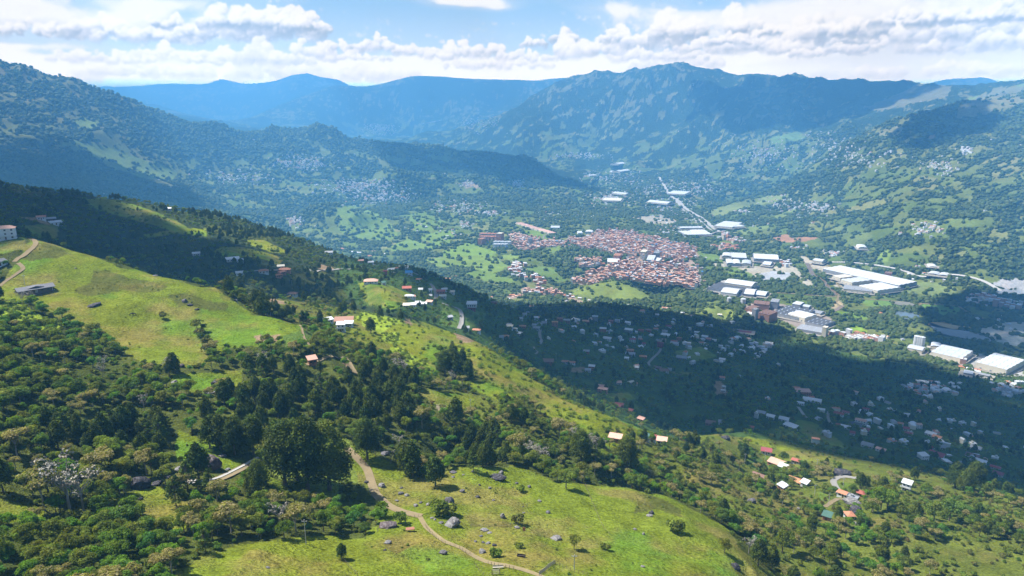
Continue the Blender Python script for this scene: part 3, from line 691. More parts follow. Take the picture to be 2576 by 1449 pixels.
for cc, wv, poly in VZ:
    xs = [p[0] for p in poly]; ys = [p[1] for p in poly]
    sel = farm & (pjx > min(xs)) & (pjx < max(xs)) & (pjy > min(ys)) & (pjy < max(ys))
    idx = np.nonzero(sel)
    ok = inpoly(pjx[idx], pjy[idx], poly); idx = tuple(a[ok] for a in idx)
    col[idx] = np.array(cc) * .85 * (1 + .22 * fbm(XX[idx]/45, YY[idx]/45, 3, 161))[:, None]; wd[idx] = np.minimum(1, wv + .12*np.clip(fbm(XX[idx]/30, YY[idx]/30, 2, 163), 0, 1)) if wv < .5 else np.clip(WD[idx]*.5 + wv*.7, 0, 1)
for i, nme in enumerate(CN):
    s_ = KC == i
    base = np.array(CLS[nme][0])
    v = 1 + .20 * fbm(XX[s_]/22, YY[s_]/22, 3, 111)
    col[s_] = base * v[:, None]; wd[s_] = 0
    if nme in ('pasture', 'lime', 'greenhill', 'scrub', 'rough'):
        p = sst(-.05, .5, fbm(XX[s_]/26, YY[s_]/26, 5, 117, .6))[:, None] * .75
        col[s_] = col[s_] * (1 - p) + p * np.array([.240, .200, .060]) * (.9 if nme != 'scrub' else .7)
for nme in ('pasture', 'lime'):                    # damp, fresher grass in the hollows
    s_ = KC == CN.index(nme); p = sst(.08, .5, fbm(XX[s_]/34 + 9, YY[s_]/34, 4, 131, .55))[:, None] * .7; col[s_] = col[s_] * (1 - p) + p * np.array([.100, .205, .020])
none = (KC < 0) & (RR < 1250)
col[none] = np.array([.05, .075, .025]); wd[none] = .3
NEARW = np.clip(1 - RR/1500, 0, 1)
rgba = np.concatenate([col, wd[..., None]], -1)
np.clip(rgba, 0, 1, out=rgba)

m, t, b = newmat('land')
pos = t.node('ShaderNodeNewGeometry').outputs['Position']
at = t.node('ShaderNodeAttribute', attribute_name='Col'); base = at.outputs['Color']; wood = at.outputs['Alpha']
dist = t.vm('LENGTH', t.vm('SUBTRACT', pos, (0, 0, CAM_Z)))
fine = t.noise(pos, .9, 3, .6); mid_ = t.noise(pos, .11, 4, .6); big = t.noise(pos, .018, 3)
st = t.node('ShaderNodeMapping'); t.put(st.inputs[0], pos); st.inputs['Scale'].default_value = (.35, 1.5, 2.6); st.inputs['Rotation'].default_value = (0, 0, .5)
streak = t.noise(st.outputs[0], .8, 3, .6)
nearf = t.rng(dist, 1400, 500)
k = t.m('ADD', t.m('MULTIPLY', t.m('SUBTRACT', fine, .5), t.m('MULTIPLY', nearf, 1.5)), t.m('MULTIPLY', t.m('SUBTRACT', mid_, .5), 1.25))
k = t.m('ADD', k, t.m('MULTIPLY', t.m('SUBTRACT', streak, .5), t.m('MULTIPLY', nearf, 1.1)))
k = t.m('ADD', k, 1.0)
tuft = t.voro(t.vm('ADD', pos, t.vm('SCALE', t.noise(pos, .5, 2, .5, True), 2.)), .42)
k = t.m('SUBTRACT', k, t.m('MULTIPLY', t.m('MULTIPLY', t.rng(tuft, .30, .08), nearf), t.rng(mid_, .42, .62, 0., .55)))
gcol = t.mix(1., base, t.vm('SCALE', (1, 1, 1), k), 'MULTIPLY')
gcol = t.mix(t.m('MULTIPLY', t.rng(big, .5, .72), .30), gcol, t.mix(1., gcol, (1.25, .93, .8), 'MULTIPLY'))
# treetops read as rounded cells with dark gaps, thinning out where the wood does
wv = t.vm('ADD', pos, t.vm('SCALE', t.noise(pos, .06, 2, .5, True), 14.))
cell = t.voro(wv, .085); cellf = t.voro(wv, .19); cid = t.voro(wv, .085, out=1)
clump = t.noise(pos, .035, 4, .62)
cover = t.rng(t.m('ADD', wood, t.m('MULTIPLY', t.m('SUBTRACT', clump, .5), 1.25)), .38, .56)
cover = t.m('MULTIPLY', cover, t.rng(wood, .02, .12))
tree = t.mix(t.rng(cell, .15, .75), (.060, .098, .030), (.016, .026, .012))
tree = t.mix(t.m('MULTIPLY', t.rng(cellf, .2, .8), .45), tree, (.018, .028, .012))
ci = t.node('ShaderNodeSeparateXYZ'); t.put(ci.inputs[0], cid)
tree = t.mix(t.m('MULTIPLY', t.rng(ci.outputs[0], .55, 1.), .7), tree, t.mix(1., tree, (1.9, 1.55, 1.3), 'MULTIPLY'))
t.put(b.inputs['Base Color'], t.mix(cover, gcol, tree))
b.inputs['Roughness'].default_value = 1; b.inputs['Specular IOR Level'].default_value = 0
bump = t.node('ShaderNodeBump'); bump.inputs['Distance'].default_value = 1.0; bump.inputs['Strength'].default_value = 1.0
hgt = t.m('ADD', t.m('MULTIPLY', t.m('SUBTRACT', 1, cell), t.m('MULTIPLY', cover, 7.)), t.m('MULTIPLY', t.m('MULTIPLY', streak, nearf), 1.5))
hgt = t.m('ADD', hgt, t.m('MULTIPLY', t.m('MULTIPLY', fine, nearf), .7))
t.put(bump.inputs['Height'], hgt); t.l.new(bump.outputs[0], b.inputs['Normal'])
LAND = m
qi = (slice(None, -1), slice(None, -1))
base_h = ZZ[qi]; Rq = RR[qi]; Uq = UU[qi]; PXq = PX[qi]
hill = (Rq < 1250) | (KC[qi] >= 0)
fl = ~hill & (base_h < 45) & (Rq < 9500)
leftm = ~hill & ~fl & (Rq < 9500) & (PXq < 1480)
farm_ = ~hill & ~fl & (Rq >= 11800)
rightm = ~hill & ~fl & ~leftm & ~farm_
for nme, mk in (('hillside', hill), ('valley_floor', fl), ('mountain', leftm), ('mountain', rightm), ('mountain', farm_)):
    me, used = gridmesh(nme, XX, YY, ZZ, mk)
    setcol(me, rgba.reshape(-1, 4)[used])
    structure(link(nme, me, LAND))

# ------------------------------------------------------------------ air: one even box of haze
def box_mesh(name, x0, x1, y0, y1, z0, z1):
    me = bpy.data.meshes.new(name)
    v = [(x, y, z) for z in (z0, z1) for y in (y0, y1) for x in (x0, x1)]
    me.from_pydata(v, [], [(0,2,3,1), (4,5,7,6), (0,1,5,4), (2,6,7,3), (0,4,6,2), (1,3,7,5)]); return me
zb = float(ZZ.min()) - 20; ztop = max(float(ZZ.max()) + 15, HAZE_TOP); print('top', ztop)
hz = link('haze', box_mesh('haze', -34000, 34000, -3000, 42000, zb, ztop))
m = bpy.data.materials.new('haze_air'); m.use_nodes = True; m.node_tree.nodes.clear(); t = NT(m.node_tree)
pv = t.node('ShaderNodeVolumePrincipled'); pv.inputs['Color'].default_value = (.17, .53, 1.0, 1)
pv.inputs['Density'].default_value = HAZE_D; pv.inputs['Anisotropy'].default_value = 0.0
t.l.new(pv.outputs[0], t.node('ShaderNodeOutputMaterial').inputs['Volume'])
m.cycles.homogeneous_volume = True
hz.data.materials.append(m); hz['kind'] = 'stuff'

# ------------------------------------------------------------------ clouds overhead, whose shadows lie across the hills
def ico(sub, seed, amp=.25, squash=1.0):
    bm = bmesh.new(); bmesh.ops.create_icosphere(bm, subdivisions=sub, radius=1)
    co = np.array([v.co[:] for v in bm.verts])
    n = vnoise(co[:,0]*1.7+seed, co[:,1]*1.7+co[:,2]*1.3, seed) * amp + vnoise(co[:,0]*4+seed, co[:,1]*4-co[:,2]*3.1, seed+3) * amp * .5
    co = co * (1 + n)[:, None]; co[:, 2] *= squash
    f = [tuple(v.index for v in p.verts) for p in bm.faces]; bm.free()
    return co, f
m, t, b = newmat('cloud'); b.inputs['Base Color'].default_value = (.92, .94, .97, 1); b.inputs['Roughness'].default_value = 1
pos = t.node('ShaderNodeNewGeometry').outputs['Position']
lw = t.node('ShaderNodeLayerWeight'); lw.inputs[0].default_value = .5
tr = t.node('ShaderNodeBsdfTransparent'); mx = t.node('ShaderNodeMixShader')
al = t.m('MULTIPLY', t.rng(t.noise(pos, .007, 4, .6), .33, .60), t.rng(lw.outputs['Facing'], .95, .35))
t.put(mx.inputs[0], al); t.l.new(tr.outputs[0], mx.inputs[1]); t.l.new(b.outputs[0], mx.inputs[2])
out = [n for n in t.n if n.type == 'OUTPUT_MATERIAL'][0]; t.l.new(mx.outputs[0], out.inputs[0])
CLOUD = m
def shade_cloud(poly, r0, r1, seed, alt=1500, puff=130, n=60, label=''):
    """a cumulus placed up-sun of the ground inside the polygon"""
    rg = np.random.default_rng(seed); pts = []
    sel = (RR > r0) & (RR < r1) & inpoly(PX, PY, poly) & (ELV >= HOR - .004)
    I = np.argwhere(sel)
    if len(I) == 0: return
    # even spread over the ground: weight by cell area
    wgt = (RR[sel] ** 2); wgt /= wgt.sum()
    pick = rg.choice(len(I), size=n * 6, p=wgt)
    H = CAM_Z + alt; V, F = [], []; off = 0; chosen = []
    for p in pick:
        i, j = I[p]; x, y, z = XX[i, j], YY[i, j], ZZ[i, j]
        tt = (H - z) / SUN_DIR.z
        q = (x + SUN_DIR.x * tt, y + SUN_DIR.y * tt)
        if all(math.hypot(q[0]-a, q[1]-b_) > puff * .62 for a, b_ in chosen): chosen.append(q)
        if len(chosen) >= n: break
    for a, b_ in chosen:
        co, f = ico(3, int(rg.integers(1, 999)), .3, .55)
        s = puff * rg.uniform(.7, 1.15)
        V.append(co * s + (a, b_, H + rg.uniform(0, .35) * puff)); F += [tuple(q + off for q in ff) for ff in f]; off += len(co)
    me = bpy.data.meshes.new('cloud'); me.from_pydata(np.concatenate(V).tolist(), [], F); me.update()
    me.polygons.foreach_set('use_smooth', np.ones(len(F), bool))
    o = link('cloud', me, CLOUD)
    o['label'] = label; o['category'] = 'cloud'; o['group'] = 'clouds drifting over the valley'
    return o
SH = [([(-200,440),(0,450),(190,490),(217,520),(305,554),(338,581),(355,612),(508,646),(555,686),(541,720),(440,700),(305,673),(145,605),(34,598),(-200,600)], 640, 1250, 11, 95, 60, 'grey based cloud shading the wooded slope behind the left pasture'),
      ([(1270,800),(1330,775),(1600,772),(1760,790),(2000,880),(2260,938),(2400,990),(2576,1030),(2750,1060),(2850,1290),(2576,1240),(2250,1150),(1950,1075),(1750,1050),(1600,960),(1400,880)], 600, 1900, 12, 190, 70, 'broad cloud shading the village slope that falls to the valley'),
      ([(2420,745),(2600,725),(2700,800),(2600,850),(2480,880),(2400,830)], 1500, 2700, 13, 130, 16, 'small cloud shading the plain by the pale quarry'),
      ([(-100,400),(150,395),(280,425),(420,470),(470,510),(350,520),(-100,480)], 2600, 5000, 14, 260, 40, 'cloud shading the foot of the left mountain'),
      ([(1000,380),(1180,392),(1330,410),(1450,455),(1420,468),(1250,440),(1050,410)], 4500, 6500, 15, 200, 40, 'long cloud shading the spur at the valley bend'),
      ([(2290,320),(2400,272),(2440,300),(2400,345),(2300,340)], 4000, 5600, 17, 190, 16, 'small cloud shading the pine patch on the right mountain'),
      ([(1750,230),(1900,215),(2300,225),(2200,270),(1980,300),(1800,290)], 6500, 9000, 18, 330, 40, 'cloud shading the high crest of the right mountain')]
for poly, r0, r1, seed, puff, n, lab in SH: shade_cloud(poly, r0, r1, seed, 1500, puff, n, lab)
# ------------------------------------------------------------------ plants
def leafmat(name, cols, tip=None, transl=.42):
    m, t, b = newmat(name)
    rnd = t.node('ShaderNodeObjectInfo').outputs['Random']
    cr = t.node('ShaderNodeValToRGB'); t.put(cr.inputs[0], rnd)
    el = cr.color_ramp.elements
    while len(el) < len(cols): el.new(.5)
    for i, cc in enumerate(cols): el[i].position = i / (len(cols) - 1); el[i].color = (*cc, 1)
    at = t.node('ShaderNodeAttribute', attribute_name='Col')
    cc = t.mix(1., cr.outputs[0], at.outputs[0], 'MULTIPLY')
    if tip is not None: cc = t.mix(at.outputs['Alpha'], cc, tip)
    t.put(b.inputs['Base Color'], cc); b.inputs['Roughness'].default_value = .75; b.inputs['Specular IOR Level'].default_value = .12
    if transl:
        tl = t.node('ShaderNodeBsdfTranslucent'); t.put(tl.inputs[0], t.mix(1., cc, (1.2, 1.3, .6), 'MULTIPLY'))
        mx = t.node('ShaderNodeMixShader'); mx.inputs[0].default_value = transl
        out = [n for n in t.n if n.type == 'OUTPUT_MATERIAL'][0]
        t.l.new(b.outputs[0], mx.inputs[1]); t.l.new(tl.outputs[0], mx.inputs[2]); t.l.new(mx.outputs[0], out.inputs[0])
    return m
LM = dict(
    broad=leafmat('broad_leaves', [(.110,.185,.018), (.165,.215,.026), (.205,.220,.034), (.115,.195,.034)]),
    lush=leafmat('lush_leaves', [(.130,.265,.020), (.185,.295,.028), (.100,.230,.045)]),
    tan=leafmat('flowering_crown', [(.205,.210,.045), (.250,.225,.062), (.165,.190,.038)], tip=(.46,.38,.20)),
    cypress=leafmat('cypress_sprays', [(.066,.098,.012), (.096,.120,.014), (.050,.084,.015)], transl=.2),
    pine=leafmat('pine_needles', [(.074,.118,.019), (.098,.138,.022)], transl=.2),
    shrub=leafmat('shrub_leaves', [(.155,.215,.026), (.195,.225,.038), (.120,.205,.024), (.170,.170,.044)]),
    brush=leafmat('brush_leaves', [(.190,.170,.050), (.205,.190,.052), (.155,.165,.048), (.190,.140,.055)]),
    crop=leafmat('crop_blades', [(.150,.215,.022), (.190,.235,.028), (.120,.190,.024)], transl=.35),
    bare=leafmat('grey_twigs', [(.260,.235,.190), (.310,.275,.220)], transl=0),
    blob=leafmat('wood_crown', [(.046,.078,.018), (.068,.098,.024), (.092,.115,.032), (.056,.092,.024)], transl=0))
BARK, tb, bb = newmat('bark')
nn = tb.noise(tb.node('ShaderNodeTexCoord').outputs['Object'], 8, 3)
tb.put(bb.inputs['Base Color'], tb.mix(nn, (.09,.065,.045), (.22,.18,.14)))
PBARK, tb, bb = newmat('pale_bark'); tb.put(bb.inputs['Base Color'], tb.mix(tb.noise(tb.node('ShaderNodeTexCoord').outputs['Object'], 8, 3), (.26,.23,.19), (.40,.37,.32)))

def quads_mesh(name, V, C, n=4, mat=None):
    """V: (k, n, 3) faces, C: (k, 4) colour"""
    k = len(V); me = bpy.data.meshes.new(name)
    me.vertices.add(k*n); me.vertices.foreach_set('co', V.reshape(-1))
    me.loops.add(k*n); me.loops.foreach_set('vertex_index', np.arange(k*n))
    me.polygons.add(k); me.polygons.foreach_set('loop_start', np.arange(0, k*n, n)); me.polygons.foreach_set('loop_total', np.full(k, n))
    me.update(); setcol(me, np.repeat(C, n, 0))
    if mat: me.materials.append(mat)
    return me
def leaves(rg, P, N, size, droop=0., aspect=1.6):
    """a bent leaf spray at every point P, roughly facing N"""
    k = len(P)
    n = N + rg.normal(0, .55, (k, 3)); n /= np.linalg.norm(n, axis=1)[:, None]
    a = np.cross(n, rg.normal(0, 1, (k, 3))); a /= np.linalg.norm(a, axis=1)[:, None]
    a[:, 2] -= droop; a /= np.linalg.norm(a, axis=1)[:, None]
    b_ = np.cross(n, a)
    s = size * rg.uniform(.6, 1.3, k)[:, None]
    return np.stack([P - a*s*aspect*.5, P + b_*s*.5 + n*s*.12, P + a*s*aspect*.5 - n*s*.15, P - b_*s*.5 + n*s*.1], 1)
def lobes_crown(rg, lobes, nleaf, size, flower=0., shade=.55, droop=0.):
    """crown made of leafy lobes: (x, y, z, rx, rz); leaf colour varies from clump to clump"""
    A = np.array(lobes); wgt = A[:, 3]**2; wgt = wgt / wgt.sum()
    idx = rg.choice(len(A), nleaf, p=wgt)
    d = rg.normal(0, 1, (nleaf, 3)); d /= np.linalg.norm(d, axis=1)[:, None]
    d[:, 2] = np.where((d[:, 2] < -.35), -d[:, 2], d[:, 2])
    bump = 1 + .20 * vnoise(d[:, 0]*2.6 + idx*7.7, d[:, 1]*2.6 + d[:, 2]*2.1, 3) + .12 * vnoise(d[:, 0]*6 + idx*3.1, d[:, 1]*6 - d[:, 2]*5, 6)
    r = (rg.uniform(.72, 1.04, nleaf) * bump)[:, None]
    R = np.stack([A[idx, 3], A[idx, 3], A[idx, 4]], 1)
    P = A[idx, :3] + d * R * r
    V = leaves(rg, P, d, size, droop)
    lobc = rg.uniform(.72, 1.28, len(A))[idx] * (1 + .30 * vnoise(P[:, 0]*9, P[:, 1]*9 + P[:, 2]*8, 9)) * rg.uniform(.75, 1.25, nleaf)
    hue = rg.uniform(-.08, .08, len(A))[idx]
    C = np.stack([lobc*(1+hue), lobc, lobc*(1-hue), np.zeros(nleaf)], 1)
    if flower:
        top = (d[:, 2] > .15) & (rg.random(nleaf) < flower); C[top, 3] = rg.uniform(.45, 1., top.sum())
    return V, C
def tube(P, r, n=5):
    """tapered tube along points"""
    P = np.array(P, float); V, F = [], []
    for i, p in enumerate(P):
        d = P[min(i+1, len(P)-1)] - P[max(i-1, 0)]; d /= np.linalg.norm(d) + 1e-9
        a = np.cross(d, (0.3, .2, 1) if abs(d[2]) < .9 else (1, 0, 0)); a /= np.linalg.norm(a); b_ = np.cross(d, a)
        for k in range(n):
            q = 2*pi*k/n; V.append(p + r[i] * (a*cos(q) + b_*sin(q)))
        if i:
            for k in range(n): F.append(((i-1)*n+k, (i-1)*n+(k+1) % n, i*n+(k+1) % n, i*n+k))
    return V, F
def trunk_mesh(name, rg, h, r, tips, mat):
    V, F = [], []
    def add(P, rr, n=5):
        v, f = tube(P, rr, n); o = len(V); V.extend(v); F.extend([tuple(i+o for i in q) for q in f])
    add([(0,0,-.06), (r*.3,0,h*.35), (-r*.3,r*.2,h*.7), (0,0,h)], [r*1.3, r, r*.75, r*.5], 7)
    for (x, y, z) in tips:
        s = h * rg.uniform(.55, .95)
        add([(0,0,s), (x*.45, y*.45, s + (z-s)*.35), (x, y, z)], [r*.5, r*.33, r*.12], 5)
    me = bpy.data.meshes.new(name); me.from_pydata([tuple(map(float, v)) for v in V], [], F); me.update(); me.materials.append(mat)
    return me
# every prototype is one unit tall: crown mesh + trunk mesh
def make_kind(kind, seed, dens=1.0):
    rg = np.random.default_rng(seed); tips = []
    tm = BARK; h, r = .35, .022
    if kind in ('broad', 'lush', 'tan'):
        n = rg.integers(6, 10); L = []
        flat = .62 if kind == 'tan' else .85
        for i in range(n):
            a = 2*pi*i/n*1.6 + rg.uniform(0, .8); q = rg.uniform(.10, .30); z = rg.uniform(.50, .82) if kind != 'tan' else rg.uniform(.64, .84)
            s = rg.uniform(.13, .21); L.append((q*cos(a), q*sin(a), z, s, s*flat)); tips.append((q*cos(a)*.8, q*sin(a)*.8, z-.05))
        L.append((0, 0, .76, .22, .20*flat))
        V, C = lobes_crown(rg, L, int(2300*dens), .040/dens**.5, flower=.5 if kind == 'tan' else 0)
        h, r = .58, .020
        if kind == 'tan': tm = PBARK
    elif kind == 'cypress':
        L = [(0,0,.30,.24,.24), (0,0,.48,.25,.24), (0,0,.66,.20,.22), (0,0,.82,.12,.18)]
        for i in range(9):
            a = rg.uniform(0, 2*pi); z = rg.uniform(.22, .72); q = .17 * (1.15 - z*.6)
            L.append((q*cos(a), q*sin(a), z, rg.uniform(.09, .13), rg.uniform(.13, .19)))
        V, C = lobes_crown(rg, L, int(2700*dens), .036/dens**.5, droop=.5); h, r = .30, .022
        tips = [(0, 0, .6)]
    elif kind == 'pine':
        L = []
        for z in np.linspace(.28, .95, 9):
            q = .22 * (1.08 - z)**.75
            for i in range(4):
                a = rg.uniform(0, 2*pi); L.append((q*cos(a), q*sin(a), z, .035 + q*.45, .028)); tips.append((q*cos(a), q*sin(a), z-.02))
        V, C = lobes_crown(rg, L, int(1000*dens), .040/dens**.5, droop=.3); h, r = .92, .013
    elif kind in ('shrub', 'brush'):
        n = rg.integers(4, 7); L = []
        for i in range(n):
            a = rg.uniform(0, 2*pi); q = rg.uniform(.05, .42); s = rg.uniform(.22, .36); L.append((q*cos(a), q*sin(a), rg.uniform(.30, .62), s, s*.85)); tips.append((q*cos(a), q*sin(a), .4))
        V, C = lobes_crown(rg, L, int((620 if kind == 'shrub' else 420)*dens), .10/dens**.5); h, r = .3, .03
    elif kind == 'crop':
        k = int(70*dens); P = np.zeros((k, 3)); a = rg.uniform(0, 2*pi, k); q = rg.uniform(0, .55, k)
        b0 = np.stack([q*np.cos(a*3), q*np.sin(a*3), np.zeros(k)], 1); d = np.stack([np.cos(a), np.sin(a), np.zeros(k)], 1)
        s = rg.uniform(.5, 1.0, k)[:, None]; wv_ = np.cross(d, (0, 0, 1.)) * .09
        up = np.array([0, 0, 1.])
        V1 = np.stack([b0, b0 + up*s*.55 + d*s*.10 - wv_, b0 + up*s*.85 + d*s*.22, b0 + up*s*.55 + d*s*.10 + wv_], 1)
        V2 = np.stack([b0 + up*s*.85 + d*s*.22, b0 + up*s*.80 + d*s*.42 - wv_*.8, b0 + up*s*.55 + d*s*.62, b0 + up*s*.80 + d*s*.42 + wv_*.8], 1)
        V = np.concatenate([V1, V2]); cc = np.tile(rg.uniform(.7, 1.3, k), 2); C = np.stack([cc, cc, cc, cc*0], 1); h, r = .5, .02
    elif kind == 'bare':
        for i in range(15):
            a = rg.uniform(0, 2*pi); q = rg.uniform(.12, .34); tips.append((q*cos(a), q*sin(a), rg.uniform(.55, .98)))
        L = [(x, y, z, .10, .09) for x, y, z in tips]
        V, C = lobes_crown(rg, L, int(420*dens), .030/dens**.5); h, r = .55, .018; tm = PBARK
    crown = quads_mesh('crown', V, C, 4, LM[kind])
    return crown, trunk_mesh('trunk', rg, h, r, tips, tm)
KINDS = dict(broad=3, lush=2, tan=3, cypress=3, pine=2, shrub=3, brush=2, crop=2, bare=2)
PROTO = {k: [make_kind(k, 100*i + sum(map(ord, k))) for i in range(n)] for k, n in KINDS.items()}
PROTO['giant'] = [make_kind('cypress', s_, 4.0) for s_ in (5, 17, 29)]
def blob_mesh(seed, sub=2):
    co, f = ico(sub, seed, .38, .9)
    me = bpy.data.meshes.new('crown'); me.from_pydata(co.tolist(), [], f); me.update()
    cc = 1 + .45 * vnoise(co[:, 0]*3 + seed, co[:, 1]*3 + co[:, 2]*2, 2); setcol(me, np.stack([cc, cc, cc, cc*0], 1)); me.materials.append(LM['blob']); return me
BLOB = [blob_mesh(s, 2) for s in (3, 8, 13, 21)]

# where plants stand: jittered grids, thinned by the cover class
def jitter_grid(r0, r1, step, a0=-46, a1=46):
    n = int(r1 / step) + 1
    gx, gy = np.meshgrid(np.arange(-n, n) * step, np.arange(0, n) * step)
    gx = gx.ravel() + rng.uniform(-.45, .45, gx.size) * step; gy = gy.ravel() + rng.uniform(-.45, .45, gy.size) * step
    R = np.hypot(gx, gy); a = np.degrees(np.arctan2(gx, gy))
    s = (R > r0) & (R < r1) & (a > a0) & (a < a1)
    return gx[s], gy[s]
KN = list(KINDS)
HT = dict(broad=(4, 9), lush=(3.5, 7.5), tan=(5, 9), cypress=(7, 13), pine=(7, 12), shrub=(1.6, 3.6), brush=(1.4, 3.2), crop=(1.6, 2.6), bare=(6, 9))
KEEP = []                                          # (centre, radius) kept free for houses, rocks, tracks
def plant(r0, r1, step, hs=1.0):
    x, y = jitter_grid(r0, r1, step)
    z = height(x, y); kc = classes(x, y, z)
    big = fbm(x/24, y/24, 3, 201)
    out = []
    u01 = rng.random(len(x))
    for ci, nme in enumerate(CN):
        s = np.nonzero(kc == ci)[0]
        dens, mixd = CLS[nme][1], CLS[nme][2]
        if not mixd or dens == 0: continue
        p = dens * (1 + (.55 if nme in ('forest', 'mixwood', 'conifer', 'darkwood', 'cane') else 1.4) * big[s])
        s = s[u01[s] < p]
        if not len(s): continue
        ks = list(mixd); pr = np.array([mixd[k] for k in ks]); pr = pr / pr.sum()
        # neighbours of one kind stand together
        q = np.clip((fbm(x[s]/17, y[s]/17, 2, 207) * 1.1 + .5) * .75 + rng.random(len(s)) * .25, 0, .9999)
        rank = np.argsort(np.argsort(q)) / max(1, len(s))
        kk = np.searchsorted(np.cumsum(pr), rank).clip(0, len(ks)-1)
        for a, b_ in enumerate(ks):
            w_ = s[kk == a]
            lo, hi = HT[b_]
            hh = rng.uniform(lo, hi, len(w_)) * hs
            out += [(x[i], y[i], z[i], h_, b_) for i, h_ in zip(w_, hh)]
    return out
# ------------------------------------------------------------------ built things
RC = dict(red=(.34,.11,.08), terracotta=(.50,.22,.13), orange=(.52,.25,.13), pink=(.62,.36,.28), crimson=(.27,.07,.075), brown=(.22,.13,.10), grey=(.30,.31,.33), dark=(.10,.105,.12),
          white=(.62,.63,.64), tin=(.55,.58,.62), blue=(.10,.32,.62), green=(.07,.14,.11), cream=(.68,.62,.50), brick=(.40,.19,.12), rust=(.34,.19,.14), slate=(.17,.17,.19))
def rm(c_): return surf('roof_' + c_, RC[c_], .14, .5, .7, .2, streak=.9 if c_ in ('white', 'tin', 'grey', 'dark', 'slate') else .45, dirt=.25)
def wm(c_): return surf('wall_' + c_, RC[c_], .08, .7, .9, .1, dirt=.3)
GLASS = surf('window_pane', (.035, .045, .06), .05, 1, .25, .5, dirt=0)
WOODM = surf('door_boards', (.16, .09, .05), .1, 2, .8, .1)
CONC = surf('concrete', (.42, .41, .38), .12, .6, .9, .1)
ROADM = surf('road_surface', (.27, .255, .235), .12, .25, .95, .05, dirt=.2)
YARD = surf('yard_ground', (.34, .31, .26), .2, .08, .95, .05, dirt=.4)
DIRT = surf('dirt_track', (.235, .185, .11), .22, .35, 1, 0, dirt=.35)
STRAW = surf('straw_track', (.25, .20, .11), .22, .5, 1, 0, dirt=.3)
HIGHWAY = surf('highway_surface', (.44, .42, .39), .1, .1, .95, .05, dirt=.15)
MUD = surf('brown_river', (.22, .15, .09), .08, .05, .3, .5)
WATER = surf('pond_water', (.12, .15, .17), .05, .05, .12, .5, dirt=0)
POST = surf('weathered_posts', (.20, .16, .12), .2, 3, .9, .1)

class MB:
    def __init__(s): s.v = []; s.f = []; s.mi = []
    def quad(s, *p, m=0):
        o = len(s.v); s.v += [tuple(q) for q in p]; s.f.append(tuple(range(o, o+len(p)))); s.mi.append(m)
    def box(s, x0, x1, y0, y1, z0, z1, m=0):
        o = len(s.v); s.v += [(x, y, z) for z in (z0, z1) for y in (y0, y1) for x in (x0, x1)]
        for q in ((0,2,3,1), (4,5,7,6), (0,1,5,4), (2,6,7,3), (0,4,6,2), (1,3,7,5)): s.f.append(tuple(o+i for i in q)); s.mi.append(m)
    def tube(s, P, r, n=6, m=0):
        v, f = tube(P, r if hasattr(r, '__len__') else [r]*len(P), n); o = len(s.v)
        s.v += [tuple(map(float, q)) for q in v]; s.f += [tuple(i+o for i in q) for q in f]; s.mi += [m]*len(f)
        s.f.append(tuple(o + len(v) - n + i for i in range(n))); s.mi.append(m)
    def mesh(s, name, mats):
        me = bpy.data.meshes.new(name); me.from_pydata(s.v, [], s.f)
        for x in (mats if isinstance(mats, (list, tuple)) else [mats]): me.materials.append(x)
        me.polygons.foreach_set('material_index', s.mi); me.update(); return me
    def add(s, name, mats, parent=None): return link(name, s.mesh(name, mats), None, parent)
def tag(o, label, cat, group=None):
    o['label'] = label; o['category'] = cat
    if group: o['group'] = group
    return o
def empty(name, loc, rz=0):
    o = bpy.data.objects.new(name, None); COL.objects.link(o); o.location = loc; o.rotation_euler = (0, 0, rz); o.empty_display_size = .5
    return o
def slab(mb, p, th):
    """thin roof sheet from 4 corners, given thickness downward"""
    q = [(a, b_, c_ - th) for a, b_, c_ in p]
    mb.quad(*p); mb.quad(*q[::-1])
    for i in range(len(p)): j = (i+1) % len(p); mb.quad(p[i], q[i], q[j], p[j])
PM = {}                                            # part meshes are shared between houses of one pattern
